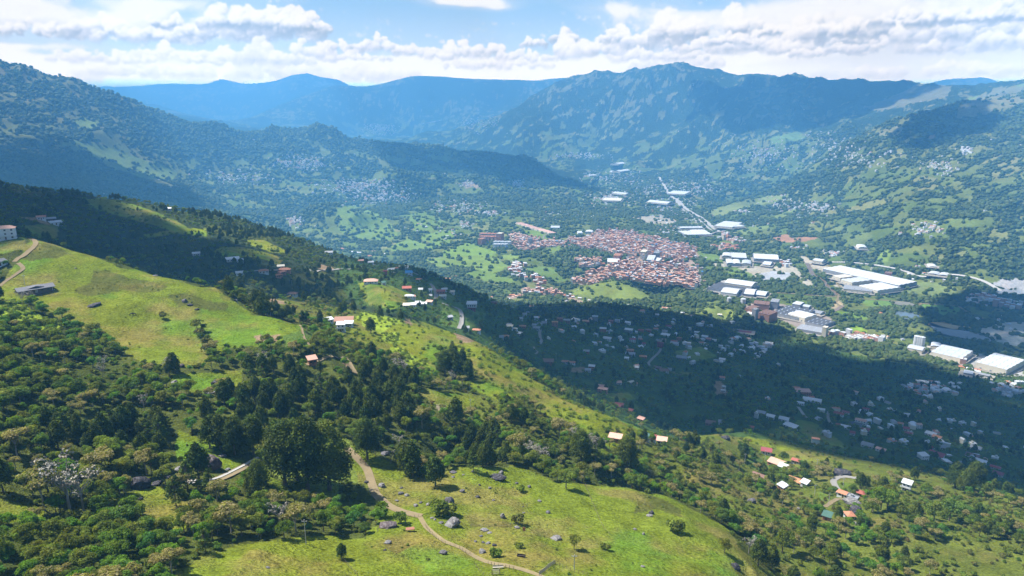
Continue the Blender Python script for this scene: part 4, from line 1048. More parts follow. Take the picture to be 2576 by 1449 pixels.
def house_meshes(kind, L, W, st, roof, wall):
    key = (kind, L, W, st, roof, wall)
    if key in PM: return PM[key]
    H = 2.7 * st; parts = []
    wb = MB(); wb.box(-L/2, L/2, -W/2, W/2, -3.5, H)
    rise = W * .22; ov = .6
    if kind == 'gable':
        for s in (-1, 1):
            wb.quad((s*L/2*.999, -W/2, H), (s*L/2*.999, W/2, H), (s*L/2*.999, 0, H + rise*.95))
    if kind == 'ledge' or st > 1:
        wb.box(-L/2-.9, L/2+.3, -W/2-1.1, -W/2, 2.6, 2.78); wb.box(-L/2-.9, L/2+.3, -W/2-1.1, -W/2-1.02, 2.78, 3.6)
    parts.append(('wall', wb.mesh('wall', wm(wall))))
    rb = MB()
    if kind == 'gable':
        for s in (-1, 1): slab(rb, [(-L/2-ov, 0, H+rise), (L/2+ov, 0, H+rise), (L/2+ov, s*(W/2+ov), H-.1), (-L/2-ov, s*(W/2+ov), H-.1)], .16)
        rb.box(-L/2-ov, L/2+ov, -.16, .16, H+rise-.02, H+rise+.1)
    elif kind == 'hip':
        a = L/2 - W*.42
        A = [(-L/2-ov, -W/2-ov, H), (L/2+ov, -W/2-ov, H), (L/2+ov, W/2+ov, H), (-L/2-ov, W/2+ov, H)]; r0, r1 = (-a, 0, H+rise*1.25), (a, 0, H+rise*1.25)
        rb.quad(A[0], A[1], r1, r0); rb.quad(A[2], A[3], r0, r1); rb.quad(A[1], A[2], r1); rb.quad(A[3], A[0], r0); rb.quad(*A[::-1])
    elif kind == 'mono':
        slab(rb, [(-L/2-ov, -W/2-ov, H+.15), (L/2+ov, -W/2-ov, H+.15), (L/2+ov, W/2+ov, H+1.3), (-L/2-ov, W/2+ov, H+1.3)], .14)
        rb.box(-L/2, L/2, W/2-.15, W/2, H, H+1.15)
    elif kind == 'arch':
        n = 8
        for i in range(n):
            a0, a1 = pi*i/n, pi*(i+1)/n
            y0, z0, y1, z1 = -cos(a0)*(W/2+.3), H+sin(a0)*W*.28, -cos(a1)*(W/2+.3), H+sin(a1)*W*.28
            rb.quad((-L/2-.3, y0, z0), (L/2+.3, y0, z0), (L/2+.3, y1, z1), (-L/2-.3, y1, z1))
    else:
        rb.box(-L/2-.25, L/2+.25, -W/2-.25, W/2+.25, H, H+.22)
        for (a0, a1, b0, b1) in ((-L/2-.25, L/2+.25, -W/2-.25, -W/2-.05), (-L/2-.25, L/2+.25, W/2+.05, W/2+.25), (-L/2-.25, -L/2-.05, -W/2-.05, W/2+.05), (L/2+.05, L/2+.25, -W/2-.05, W/2+.05)):
            rb.box(a0, a1, b0, b1, H+.22, H+.7)
        rb.box(-L*.2, -L*.2+1.4, -.6, .8, H+.22, H+1.5)
    parts.append(('roof', rb.mesh('roof', rm(roof))))
    db = MB(); db.box(-.5, .5, -W/2-.06, -W/2+.05, 0, 2.05); parts.append(('door', db.mesh('door', WOODM)))
    for s_ in range(st):
        for i in range(max(2, int(L/3.2))):
            xx = -L/2 + (i+.5) * L/max(2, int(L/3.2))
            if s_ == 0 and abs(xx) < 1.1: continue
            gb = MB(); gb.box(xx-.6, xx+.6, -W/2-.05, -W/2+.05, .95+2.7*s_, 2.05+2.7*s_); parts.append(('window', gb.mesh('window', GLASS)))
    for yy in (-W*.2, W*.22):
        gb = MB(); gb.box(L/2-.04, L/2+.05, yy-.5, yy+.5, .95, 2.05); parts.append(('window', gb.mesh('window', GLASS))); gb = MB(); gb.box(-L/2-.05, -L/2+.04, yy-.5, yy+.5, .95, 2.05); parts.append(('window', gb.mesh('window', GLASS)))
    PM[key] = parts; return parts
def drop_level(x, y, r=4):
    """ground level to set a building on"""
    a = np.array([0, r, -r, 0, 0]); return float(np.mean(height(x + a, y + a[[0, 3, 4, 1, 2]])))
BUILT = []                                         # (x, y, radius)
def place_house(p, kind, L, W, st, roof, wall, rz, label, name='house', cat='house', group=None):
    z = drop_level(p.x, p.y, min(L, W)/2)
    t_ = empty(name, (p.x, p.y, z + .25), rz); tag(t_, label, cat, group)
    for nm, me in house_meshes(kind, L, W, st, roof, wall): link(nm, me, None, t_)
    BUILT.append((p.x, p.y, max(L, W) * .5 + 1.2))
    return t_
CO = dict(r='red', t='terracotta', o='orange', p='pink', c='crimson', b='brown', g='grey', d='dark', w='white', i='tin', u='blue', e='green', m='cream', k='brick', s='rust')
KI = dict(g='gable', h='hip', m='mono', f='flat', a='arch')
# crop, x, y of the base, length in crop pixels, form roof wall storeys, turn, label
HS = '''
l 95 430 190 hpw3 -8|white three storey house with pink hipped roof above the left pasture
l -15 800 150 mdw1 20|low dark roofed house beside the fenced track at left
l 572 165 92 mtw1 0|long tin roofed shed highest on the shaded left hill
l 712 185 90 mgd1 4|grey open sided shed between two others on the left hill
l 770 235 125 miw1 12|pale tin roofed shed lowest of three on the left hill
m 85 290 165 mww1 6|long white roofed house on the bright green bench
m 190 310 70 miw1 6|small white annex beside the long white roofed house
m 510 462 125 htw1 5|terracotta roofed hut by the shaded road cutting
m 800 440 150 htk1 -12|upper hipped wing of the terracotta farm compound
m 765 475 100 htk1 40|middle wing of the terracotta farm compound
m 715 520 100 htk1 30|lower wing of the terracotta farm compound
m 185 490 95 mww1 0|small white hut under the dark road cutting
m 750 395 90 mmm1 0|sandy roofed shed behind the terracotta farm compound
m 910 780 130 hbw1 -18|white cottage with brown hipped roof beyond the soil terrace
m 1578 130 80 htw1 0|small terracotta hut on the wooded crest
m 1400 195 125 mgw1 -4|long grey roofed shed below the wooded crest
m 1500 185 45 mww1 0|tiny white shed beside the long grey one
m 1750 172 90 miw1 -10|pale tin house left of a white twin on the crest
m 1820 180 70 mww1 -6|white twin house on the crest
m 1955 230 95 htk1 -5|brick house with terracotta roof below the crest
m 1845 270 45 fcr2 0|narrow crimson house in the crest hamlet
m 1895 285 60 mgw1 0|grey roofed house beside the narrow crimson one
m 1940 270 40 mww1 0|small white cube house in the crest hamlet
m 1850 310 75 mpk1 0|pinkish brick hut under the narrow crimson house
m 1985 330 80 miw1 15|pale shed by the bend of the crest road
m 2030 165 50 mpw1 0|lone pink roofed hut on the far crest
m 2165 200 65 mww1 -10|white shed overlooking the green valley fields
m 2310 365 120 mgk1 -4|unfinished grey brick house on the mid slope
m 2270 430 110 mgw1 10|grey roofed house in front of the unfinished one
m 2440 400 130 mww1 -3|long white roofed hall on the mid slope
m 2365 410 80 htk1 0|terracotta roof squeezed between grey and white roofs
m 2188 490 58 fcr2 0|bright red house alone above the dark copse
m 2290 490 90 mgw1 0|low grey house right of the bright red one
m 2515 500 95 muw2 -4|two storey white house with bright blue roof
m 1990 590 185 hpw1 -5|wide pink roofed house on the green bench
m 2165 620 50 mew1 10|tiny green roofed hut on the terraced hill edge
m 2485 690 115 mrk1 -2|long red roofed shed on the lime slope edge
m 2520 800 120 hww1 -8|white hipped house in a banana grove
m 2490 930 110 mmw1 -6|cream roofed house along the banana grove
m 2570 920 70 mww1 10|narrow white house at the end of the banana grove
m 1400 1150 130 mww1 25|white tin roofed hut beside the brown roofed farmhouse
m 1620 1150 250 msw1 -6|long farmhouse with rust brown roof above the crop slope
m 1685 1195 110 miw1 -14|pale curved lean to at the end of the rust brown farmhouse
m 1582 1260 105 mww2 -10|white windowless block below the rust brown farmhouse
r 120 120 92 muw2 -3|blue roofed house on stilts near the upper bend
r 262 200 80 htw1 0|pink hipped cottage near the upper bend of the road
r 650 180 105 hok1 -8|orange hipped house above the bright garden slope
r 695 158 60 hrk1 -8|small red hipped house behind the orange hipped one
r 770 140 50 fkk1 0|small brick hut under the black trees
r 95 325 120 mrk1 0|low red roofed shed left of the road
r 285 345 60 mww1 0|white shed left of the curving road
r 420 350 45 mww1 0|small white block touching the curving road
r 415 430 50 mgw1 0|small grey house at the foot of the curving road
r 565 400 115 mrk2 -4|brick house with rusty red roof right of the road
r 590 435 95 mmw1 5|cream roofed house in front of the brick one
r 705 375 95 mmw1 -6|beige house right of the rusty roofed one
r 615 340 80 mww1 12|white shed behind the beige house
r 150 440 130 hpw1 -4|rosy roofed house at the left of the white cluster
r 90 565 90 hmw1 -6|cream house left of the white cluster
r 180 560 90 mww1 -10|white house second in the white cluster
r 250 530 70 mww1 0|white box house in the middle of the white cluster
r 330 545 80 mww1 -6|white house third in the white cluster
r 405 515 85 mpw1 -25|pink roofed house ending the white cluster
r 685 730 85 mgg1 18|grey concrete shed inside the road bend
r 925 880 60 mgw1 0|small grey house right of the road end
r 1055 905 110 htw1 -14|terracotta house at the edge of the soil terrace
r 1165 395 55 mgw1 0|small grey house under the ridge of black trees
r 1245 450 75 mgk1 0|grey roofed hut half hidden on the shaded slope
r 1300 515 85 hbk1 -4|brown hipped hut on the shaded slope
r 1450 985 105 hok1 -4|orange hipped cottage on the dark wooded slope
r 1400 1000 60 mgw1 0|grey annex left of the orange hipped cottage
r 1650 950 60 mww1 -30|white gabled hut at the corner of the bright hedge
r 1590 880 60 hmw1 -20|cream hut above the white gabled hut
r 1510 850 90 mmw1 -14|long cream shed on the shaded terrace
r 1505 830 60 mgw1 0|narrow grey shed behind the long cream one
r 1690 845 95 hok1 -4|small orange roofed house on the shaded terrace
r 1720 700 60 mgw2 0|grey house leftmost on the village spur
r 1670 740 55 mgw1 0|pale shed below the leftmost spur house
r 1765 665 40 fgw2 0|narrow flat roofed house crowning the village spur
r 1875 745 55 mww2 0|white two storey house on the village spur
r 1905 725 50 mpw1 0|pink roof behind the white two storey house
r 1930 815 65 mgw1 -6|grey house at the top of the village lane
r 1990 790 70 mgw1 4|grey roofed house right of the village lane
r 1880 870 95 mgg1 -12|wide grey shed beside the village lane
r 1850 830 60 mgw1 -6|grey roof above the wide grey shed
r 2135 830 85 hok3 0|three storey brick house with orange roof
r 2205 755 80 fkr2 0|flat topped red house behind the orange roofed tower house
r 2300 780 90 mgk2 -5|grey roofed brick house right of the red one
r 2415 770 55 gww1 0|white gabled chapel like house on the spur
r 2395 850 75 mww1 20|white tin shed below the gabled white house
v 790 190 90 hok1 -3|orange hipped house at the middle of the spur
v 905 170 75 fwg3 0|grey three storey block at the right of the spur
v 1095 190 60 mrr1 -8|bright red roof on the spur skyline
v 1175 180 60 mgw1 -10|grey shed right of the bright red roof
v 1300 205 70 mww1 -18|long white shed last on the spur
v 1000 315 80 mwk3 0|tall brick house with white top floor
v 1055 320 60 mgw1 -10|pale shed right of the tall brick house
v 1045 400 110 mww1 -22|pair of white roofed sheds on the middle slope
v 1310 310 95 mwg2 -14|white house with a turquoise side wall
v 1330 305 40 mee1 -14|turquoise annex of the white house
v 1460 300 70 hrk1 0|dull red hipped house by a brown copse
v 1550 300 70 mbk1 0|brown roofed house beside the dull red one
v 1640 280 55 htw1 10|coral roofed cottage near the shade edge
v 1755 355 105 mww1 -18|white L shaped house on the right of the slope
v 1740 310 75 mgw1 0|grey shed behind the white L shaped house
v 1790 250 75 mcw1 -6|magenta roofed house highest at right
v 1360 430 75 mcw2 0|crimson and white house in the middle hamlet
v 1455 415 45 mtk1 0|small terracotta hut in the middle hamlet
v 1490 465 50 mcw1 0|crimson roofed hut below the middle hamlet
v 1695 490 75 fcc3 0|vivid crimson three storey house at the road head
v 1860 435 75 hrw1 -6|white house with coral red hipped roof
v 1865 460 100 mgw1 -8|grey terrace in front of the coral roofed house
v 1920 410 55 fkk2 0|brick block behind the coral roofed house
v 1330 560 85 hok2 -2|two storey grey house with long orange roof
v 1330 590 115 mgg1 -6|grey concrete lower wing of the orange roofed house
v 1485 620 90 hok1 0|orange red hipped house left of the winding lane
v 1288 640 50 mww1 -8|small white roof in the dark trees
v 1655 750 95 hbk1 -20|brown roofed house at the foot of the winding lane
v 1740 790 110 mbw1 6|brown roofed white house beyond the lane foot
v 1805 775 45 mgw1 0|small grey hut at the lane foot
v 800 560 70 mgk1 0|grey and pink hut in the dark wood
v 335 680 140 mbk1 -6|long rust roofed house on the near shade edge
v 545 685 85 htw1 -8|left of twin terracotta cottages on the sandy bench
v 625 695 85 htw1 -8|right of twin terracotta cottages on the sandy bench
v 865 765 75 mwk2 -8|brick house with white roof edge by the sandy bench
v 820 790 70 mgw1 0|concrete yard shed by the brick house
v 1950 630 120 mgg1 -8|long grey sheds on the right middle slope
v 1410 755 40 mww1 -15|tiny white roof among dark crowns
v 1000 1040 115 hpk2 -12|pink roofed brick house in the lit woods
v 1335 930 70 gmw1 40|cream gabled house hidden by round trees
v 1195 940 60 mpw1 10|rosy shed left of the cream gabled house
v 1385 950 60 htw1 0|terracotta shed right of the cream gabled house
v 1195 1205 110 hrk1 -10|red hipped house low in the sunlit woods
v 1330 1285 60 mrk1 -30|small red shed along the ridge path
v 1460 1385 75 mpk1 -30|pale pink shed along the ridge path
v 2135 325 60 mww1 -5|white shed near the shaded factory road
v 2230 375 75 mww1 -15|white roofed workshop near the shaded factory road
v 2275 405 60 mtk1 -10|terracotta workshop roof beside the white one
v 2345 420 50 mww1 0|white hut right of the terracotta workshop
v 2440 655 70 mww1 -6|long white wall house on the dark slope
v 2440 875 60 mtw1 0|small white house at the top of the red clearing
v 2460 985 45 aww1 0|white dome tent in the red clearing
v 1960 85 40 mww1 0|white hut under the small round hill
v 1655 110 45 mww1 0|bright white hut in the dark plain
v 1790 30 60 mpw1 -6|pink roofed row at the wood edge
v 2410 110 55 mmw1 0|pale villa on the small round hill
I 340 80 38 aww1 0|white dome beside the red clearing
I 880 60 60 htw1 10|terracotta roof above the pink factory house
I 930 95 110 mpk2 18|long pink brick house with angled wing
I 1000 155 135 aww1 -2|large arched white shed on the dark slope
I 915 175 55 aiw1 -2|small arched tin shed left of the large white one
I 1195 250 75 hrw1 -6|white villa with coral red roof
I 1250 240 50 hrw1 -10|coral roofed annex right of the white villa
I 1400 215 45 hcw1 0|small scarlet roofed house in the dark wood
I 1240 350 80 hww1 -6|white hipped house with verandah
I 1195 335 30 hrw1 0|tiny red roof left of the white hipped house
I 1360 315 75 hpw2 -4|pink and cream two storey villa
I 1320 335 90 mdw1 -4|black roofed house left of the pink and cream villa
I 1385 378 75 mcw1 8|long crimson roofed stable
I 1300 400 35 mcw1 0|little crimson roof on a turquoise hut
I 1700 365 40 mcw1 6|crimson roof above another crimson roof
I 1705 405 55 mcw1 10|crimson shed lowest of three red roofs
I 1880 405 65 mww1 -14|white flat house with roof panels
I 1925 430 55 mok1 -14|orange wing of the white flat house
I 1920 560 95 mcw1 -16|long crimson roof on the dark right slope
I 1890 505 35 hcw1 0|small crimson roof behind the long crimson one
I 1965 505 45 mgw1 -10|grey shed right of the small crimson roof
I 2215 510 65 mgw1 -8|grey roofed hall at the right
I 2245 610 75 mww1 -10|pale roofed barn at far right
I 2190 570 80 mbw1 -8|brown roofed house behind the pale barn
I 2360 655 60 hcw1 -4|crimson cottage upper of two at far right
I 2380 705 60 mcw1 -8|crimson cottage lower of two at far right
I 1410 490 80 mgw1 -10|grey roofed terrace among dark trees
I 1510 520 65 hpw1 -12|rosy roofed house beside the grey terrace
I 620 250 65 mgk1 -10|brick and tin sheds high on the shaded slope
I 690 275 60 mww1 -14|white tin shed beside the brick sheds
I 790 295 70 miw1 -10|tin roofed nursery upper half
I 840 345 95 miw1 -28|long tin roofed nursery lower half
I 545 355 45 hrk1 -4|lone coral roofed hut in green terraces
I 320 318 28 mgw1 0|tiny pale hut on the lit terraces
I 245 325 75 mbk1 -5|brown roofed sheds on the lit terraces
I 660 540 72 mcw1 0|pink and white shed on stilts in the terraces
I 735 630 115 mpk1 -22|long rosy brown roofed house by the banana patch
I 790 660 75 mww1 -18|white concrete slab house by the banana patch
I 880 608 60 hrw1 -14|red and white roofed cottage right of the slab house
I 610 755 150 mbk1 -24|long dark pink roofed brick farmhouse
I 780 805 60 mik1 -40|narrow brick shed with tin roof
I 875 760 115 how1 -16|orange roofed farmhouse with white front
I 945 780 45 mww1 -25|white slab annex of the orange roofed farmhouse
I 1235 860 85 htw1 -16|peach roofed house above the dark rock face
I 1355 855 62 hrk1 -14|dark red roofed cottage right of the peach roofed house
I 1300 890 75 fgg1 -14|grey flat terrace on top of the dark rock face
I 1275 1020 60 htw1 -60|peach roofed hut at the foot of the rock face
I 1110 1030 24 mek1 -10|green netted shed in the right hand scrub
I 1700 810 58 mww2 -10|tall white tank house alone in the dark wood
H 1950 65 62 hpk2 -14|pink hipped brick house at the wood edge
H 2060 195 70 hrk1 -14|red hipped bungalow in the woods
H 2055 445 85 mpk1 -12|coral roofed shed behind the tall cypress
H 2280 445 45 mew1 -6|green roofed hut at the lane side
H 2330 450 45 mcw1 -6|crimson roofed hut right of the green one
H 2400 465 65 mpw1 -6|pale pink roofed hut by the lane
D 2320 1315 62 mpk1 14|small pink roofed brick hut at the path end
D 1460 515 50 mww1 0|flat white roof on the dark wooded hill
D 1250 180 40 mww1 0|tiny white house on the wooded skyline
D 1420 188 95 mgw1 0|long pale shed on the wooded skyline
'''
def parse_houses():
    for ln in HS.strip().split('\n'):
        a, label = ln.split('|'); k, x, y, wpx, code, rot = a.split()
        px, py = c(k, float(x), float(y)); p = ground_at(px, py)
        dist = (p - Vector((0, 0, CAM_Z))).length
        L = float(wpx) * CROP[k][2] * dist / FPX * (.86 if k in 'hI' else .95)
        L = min(max(round(L * 2) / 2, 4.0), 30); W = min(max(round(L * .58 * 2) / 2, 4), 12)
        st = int(code[3]); azm = math.degrees(math.atan2(p.x, p.y))
        p = Vector((p.x, p.y, 0))
        place_house(p, KI[code[0]], L, W, st, CO[code[1]], CO[code[2]], radians(float(rot) - azm), label, group='houses scattered over the hillside')
# long grey barn in the left pasture
def barn():
    p = ground_at(*c('D', 262, 790)); z = drop_level(p.x, p.y, 6); t_ = empty('barn', (p.x, p.y, z + .2), radians(14 + 36 - 2)); tag(t_, 'long grey roofed barn with a raised centre gable in the left pasture', 'barn')
    b = MB(); b.box(-9.5, 9.5, -3.6, 3.6, -3, 2.5); b.add('wall', surf('barn_boards', (.13, .10, .09), .2, 1.5), t_)
    b = MB()
    for s in (-1, 1): slab(b, [(-10.4, 0, 4.1), (10.4, 0, 4.1), (10.4, s*4.7, 2.45), (-10.4, s*4.7, 2.45)], .15)
    slab(b, [(-4.5, -3.3, 3.15), (0, -3.3, 4.1), (0, .3, 4.35), (-4.5, .1, 4.15)], .12); slab(b, [(0, -3.3, 4.1), (4.5, -3.3, 3.15), (4.5, .1, 4.15), (0, .3, 4.35)], .12)
    b.add('roof', rm('slate'), t_)
    for xx in (-7, -3.5, 3.2, 6.6):
        b = MB(); b.box(xx-.6, xx+.6, -3.66, -3.55, .9, 1.8); b.add('window', GLASS, t_)
    b = MB(); b.box(-.7, .7, -3.67, -3.54, 0, 2.1); b.add('door', surf('pale_door', (.35, .33, .30)), t_)
    b = MB(); b.box(8.6, 9.0, -3.9, -3.62, 0, 2.4); b.box(9.5, 9.9, -3.9, 3.6, 0, .4); b.add('post', CONC, t_)
    BUILT.append((p.x, p.y, 12))
# house on the knoll beside the road: white upper box over a red lower floor
def white_red_house():
    p = ground_at(*c('r', 992, 590), 1000, 650); azm = math.atan2(p.x, p.y); z = drop_level(p.x, p.y, 4)
    t_ = empty('house', (p.x, p.y, z), radians(-4) - azm); tag(t_, 'tall white roofed house with red lower balconies on the road bend', 'house', 'houses scattered over the hillside')
    b = MB(); b.box(-6, 6, -4, 4, 3.2, 8.4); b.add('wall', wm('white'), t_)
    b = MB(); b.box(-4.6, 4.6, -4.6, 3.6, -3, 3.2); b.box(-5.4, 5.4, -5.6, -4.6, 2.9, 3.2); b.box(-5.4, 5.4, -5.6, -5.5, 3.2, 4.1); b.add('basement', wm('crimson'), t_)
    b = MB(); slab(b, [(-7, -5.6, 8.45), (7, -5.6, 8.45), (6.6, 4.8, 10.2), (-6.6, 4.8, 10.2)], .18); b.add('roof', rm('white'), t_)
    for xx in (-4, -1.4, 1.4, 4):
        b = MB(); b.box(xx-.7, xx+.7, -4.06, -3.95, 5.0, 6.8); b.add('window', GLASS, t_)
    for xx in (-3, 0, 3):
        b = MB(); b.box(xx-.7, xx+.7, -4.66, -4.55, .4, 2.2); b.add('window', GLASS, t_)
    b = MB(); b.box(6, 6.7, -4, 4, 4.6, 4.8); b.add('balcony', CONC, t_); BUILT.append((p.x, p.y, 10))

# ------------------------------------------------------------------ factories and halls on the plain, footprints from three ground corners
def plain(k, x, y, z=0.):
    px, py = c(k, x, y); X_, Y_, Z_ = pdir(px, py); s = (z - CAM_Z) / float(Z_); return Vector((float(X_)*s, float(Y_)*s, z))
def hall(k, fl, fr, bl, h, roof, wall, form, label, name='warehouse', cat='warehouse', minw=0):
    A, B, D_ = plain(k, *fl, h*.9), plain(k, *fr, h*.9), plain(k, *bl, h*.9)
    for q_ in (A, B, D_): q_.z = 0
    ex = (B - A); L = ex.length; ex.normalize(); ey = Vector((-ex.y, ex.x, 0)); W = max(abs((D_ - A).dot(ey)) * (.6 if k in 'EB' else 1), minw or 6)
    cx = A + ex*L/2 + ey*W/2; z = float(np.mean(height([A.x, B.x, cx.x], [A.y, B.y, cx.y]))) ; z = max(z, -2) + .3
    if k in 'FWE' and h < 20 and L > 14:              # pale hardstanding round the hall
        y_ = MB(); ez = max(float(np.max(height([A.x, B.x, D_.x, cx.x], [A.y, B.y, D_.y, cx.y]))), 0) + .5 + .01 * (len(BUILT) % 40)
        q_ = [A - ex*9 - ey*14, B + ex*9 - ey*14, B + ex*9 + ey*(W+7), A - ex*9 + ey*(W+7)]; y_.quad(*[(v.x, v.y, ez) for v in q_]); structure(y_.add('yard', YARD))
    t_ = empty(name, (cx.x, cx.y, z), math.atan2(ex.y, ex.x)); tag(t_, label, cat, 'industrial buildings on the valley plain')
    b = MB(); b.box(-L/2, L/2, -W/2, W/2, -4, h); b.add('wall', wm(wall), t_)
    b = MB()
    if form == 'bays':                             # repeated low ridges across the width, with clear strips
        n = max(2, int(W / 22)); bw = W / n
        for i in range(n):
            y0 = -W/2 + i*bw
            slab(b, [(-L/2-.6, y0, h+.02), (L/2+.6, y0, h+.02), (L/2+.6, y0+bw/2, h+bw*.07), (-L/2-.6, y0+bw/2, h+bw*.07)], .3)
            slab(b, [(-L/2-.6, y0+bw/2, h+bw*.07), (L/2+.6, y0+bw/2, h+bw*.07), (L/2+.6, y0+bw, h+.02), (-L/2-.6, y0+bw, h+.02)], .3)
        ro = b.add('roof', rm(roof), t_)
        b = MB(); m_ = max(4, int(L / 14))
        for i in range(n):
            for j in range(m_):
                xx = -L/2 + (j+.5) * L/m_; y0 = -W/2 + i*bw
                zz = lambda q: h + .02 + bw*.07*(q/(bw/2)) + .12
                b.quad((xx-1.1, y0+bw*.08, zz(bw*.08)), (xx+1.1, y0+bw*.08, zz(bw*.08)), (xx+1.1, y0+bw*.44, zz(bw*.44)), (xx-1.1, y0+bw*.44, zz(bw*.44)))
        b.add('skylight', surf('skylight_sheet', (.38, .44, .50), .05, .5), ro)
    elif form == 'arch':
        n = max(1, int(L / 26)); bl_ = L / n
        for i in range(n):
            for q in range(6):
                a0, a1 = pi*q/6, pi*(q+1)/6; xc = -L/2 + (i+.5)*bl_
                x0, z0, x1, z1 = xc - cos(a0)*bl_/2, h + sin(a0)*bl_*.13, xc - cos(a1)*bl_/2, h + sin(a1)*bl_*.13
                b.quad((x0, -W/2-.4, z0), (x1, -W/2-.4, z1), (x1, W/2+.4, z1), (x0, W/2+.4, z0))
        b.add('roof', rm(roof), t_)
    elif form == 'flat':
        b.box(-L/2-.4, L/2+.4, -W/2-.4, W/2+.4, h, h+.5)
        for j in range(max(2, int(L/18))):
            xx = -L/2 + (j+.5) * L/max(2, int(L/18)); b.box(xx-1.2, xx+1.2, -W*.3, -W*.3+2.4, h+.5, h+1.8); b.box(xx+1.5, xx+3, W*.2, W*.2+1.5, h+.5, h+1.4)
        b.add('roof', rm(roof), t_)
    else:
        for s in (-1, 1): slab(b, [(-L/2-.6, 0, h+W*.09), (L/2+.6, 0, h+W*.09), (L/2+.6, s*(W/2+.6), h+.02), (-L/2-.6, s*(W/2+.6), h+.02)], .3)
        b.add('roof', rm(roof), t_)
    for i in range(max(1, min(9, int(L/16)))):
        n_ = max(1, min(9, int(L/16))); xx = -L/2 + (i+.5)*L/n_
        b = MB(); b.box(xx-2.2, xx+2.2, -W/2-.15, -W/2+.1, 0, min(4.5, h*.6)); b.add('loading_door', surf('shutter', (.22, .25, .28), .06, 1), t_)
    BUILT.append((cx.x, cx.y, (L+W)*.32))
    ns = max(1, int(L / max(W, 1)));
    for i in range(ns): q = A + ex*L*(i+.5)/ns + ey*W/2; BUILT.append((q.x, q.y, W*.62))
    return t_
def industry():
    H_ = hall
    H_('W', (1010,327), (1600,457), (1098,291), 15, 'white', 'grey', 'bays', 'very long white ribbed factory roof on the plain')
    H_('W', (1290,458), (1436,497), (1388,413), 14, 'white', 'cream', 'bays', 'wide white ribbed roof in front of the very long one')
    H_('W', (1150,410), (1238,434), (1232,372), 13, 'white', 'cream', 'bays', 'white roofed middle block of the long factory')
    H_('W', (1085,382), (1145,398), (1130,352), 12, 'cream', 'cream', 'flat', 'cream block at the left end of the long factory')
    H_('W', (1170,482), (1395,505), (1200,455), 10, 'grey', 'cream', 'flat', 'low grey front wing of the long factory')
    H_('W', (474,246), (666,256), (463,208), 15, 'white', 'grey', 'gable', 'big plain white hall right of the arched halls')
    H_('W', (300,238), (416,243), (296,200), 14, 'white', 'grey', 'gable', 'tall white hall with a grey front wall')
    H_('W', (222,232), (298,237), (222,206), 11, 'white', 'cream', 'arch', 'arched white hall left of the tall one')
    H_('W', (262,287), (372,292), (262,256), 11, 'white', 'grey', 'arch', 'triple arched white hall in the front row')
    H_('W', (376,290), (450,295), (376,262), 10, 'tin', 'cream', 'arch', 'small arched tin hall in the front row')
    H_('W', (540,290), (600,296), (545,265), 8, 'tin', 'cream', 'gable', 'pale workshop in the yard of broken clutter')
    H_('W', (242,434), (452,464), (292,404), 15, 'white', 'cream', 'gable', 'long white hall behind the dark roofed works')
    H_('W', (105,478), (385,522), (240,436), 8, 'dark', 'grey', 'flat', 'broad dark flat roofed works')
    H_('W', (212,507), (335,523), (240,468), 13, 'white', 'white', 'gable', 'bright white hall standing in the dark roofed works')
    H_('W', (395,520), (472,528), (440,482), 11, 'white', 'grey', 'gable', 'white hall at the right of the dark roofed works')
    H_('W', (480,525), (560,535), (510,495), 8, 'tin', 'grey', 'gable', 'small tin halls at the end of the dark roofed works')
    H_('W', (612,668), (820,712), (740,612), 10, 'dark', 'grey', 'bays', 'large dark ribbed mill roof by the riverside trees')
    H_('W', (735,682), (868,716), (800,648), 13, 'white', 'cream', 'bays', 'white sawtooth roof beside the large dark mill')
    H_('W', (872,742), (1010,776), (952,704), 10, 'dark', 'grey', 'bays', 'square dark roofed mill next to the beige tower')
    H_('W', (806,802), (1010,838), (845,768), 9, 'grey', 'grey', 'bays', 'grey weathered mill in front of the square dark one')
    H_('W', (1005,797), (1036,803), (1022,786), 28, 'cream', 'cream', 'flat', 'beige stair tower rising over the dark mills', 'tower', 'tower')
    H_('W', (456,662), (486,668), (470,650), 34, 'grey', 'grey', 'flat', 'tall grey concrete tower of the cement works', 'tower', 'tower')
    H_('W', (400,644), (455,656), (420,612), 16, 'brown', 'rust', 'flat', 'brown left wing of the cement works', 'factory', 'factory')
    H_('W', (503,674), (592,694), (525,640), 24, 'brown', 'rust', 'flat', 'tall brown frame hall of the cement works', 'factory', 'factory')
    H_('W', (470,600), (590,612), (490,575), 20, 'brown', 'rust', 'flat', 'rear brown block of the cement works', 'factory', 'factory')
    H_('W', (600,585), (660,592), (610,560), 22, 'grey', 'grey', 'flat', 'grey block behind the cement works', 'factory', 'factory')
    H_('W', (410,684), (492,702), (420,668), 6, 'white', 'cream', 'gable', 'low white shed before the cement works')
    H_('W', (770,604), (830,614), (790,582), 13, 'white', 'grey', 'flat', 'square white office behind the large dark mill', 'office_building', 'office')
    H_('W', (840,618), (900,628), (852,602), 8, 'tin', 'grey', 'gable', 'tin shed right of the square white office')
    H_('W', (915,660), (990,676), (930,640), 7, 'grey', 'cream', 'gable', 'grey shed above the square dark mill')
    H_('W', (1853,984), (2088,1038), (1985,934), 14, 'tin', 'cream', 'bays', 'pale ribbed warehouse left of two at the shade edge')
    H_('W', (2205,1064), (2440,1124), (2345,988), 15, 'white', 'cream', 'bays', 'white ribbed warehouse right of two at the shade edge')
    H_('W', (2280,1095), (2400,1128), (2300,1078), 8, 'tin', 'cream', 'flat', 'low loading annex in front of the right white warehouse')
    H_('W', (1665,950), (1780,974), (1705,928), 11, 'tin', 'cream', 'gable', 'white shed at the foot of the grain silos')
    H_('W', (1850,928), (1930,940), (1872,902), 11, 'tin', 'cream', 'arch', 'arched tin hall between silos and warehouse')
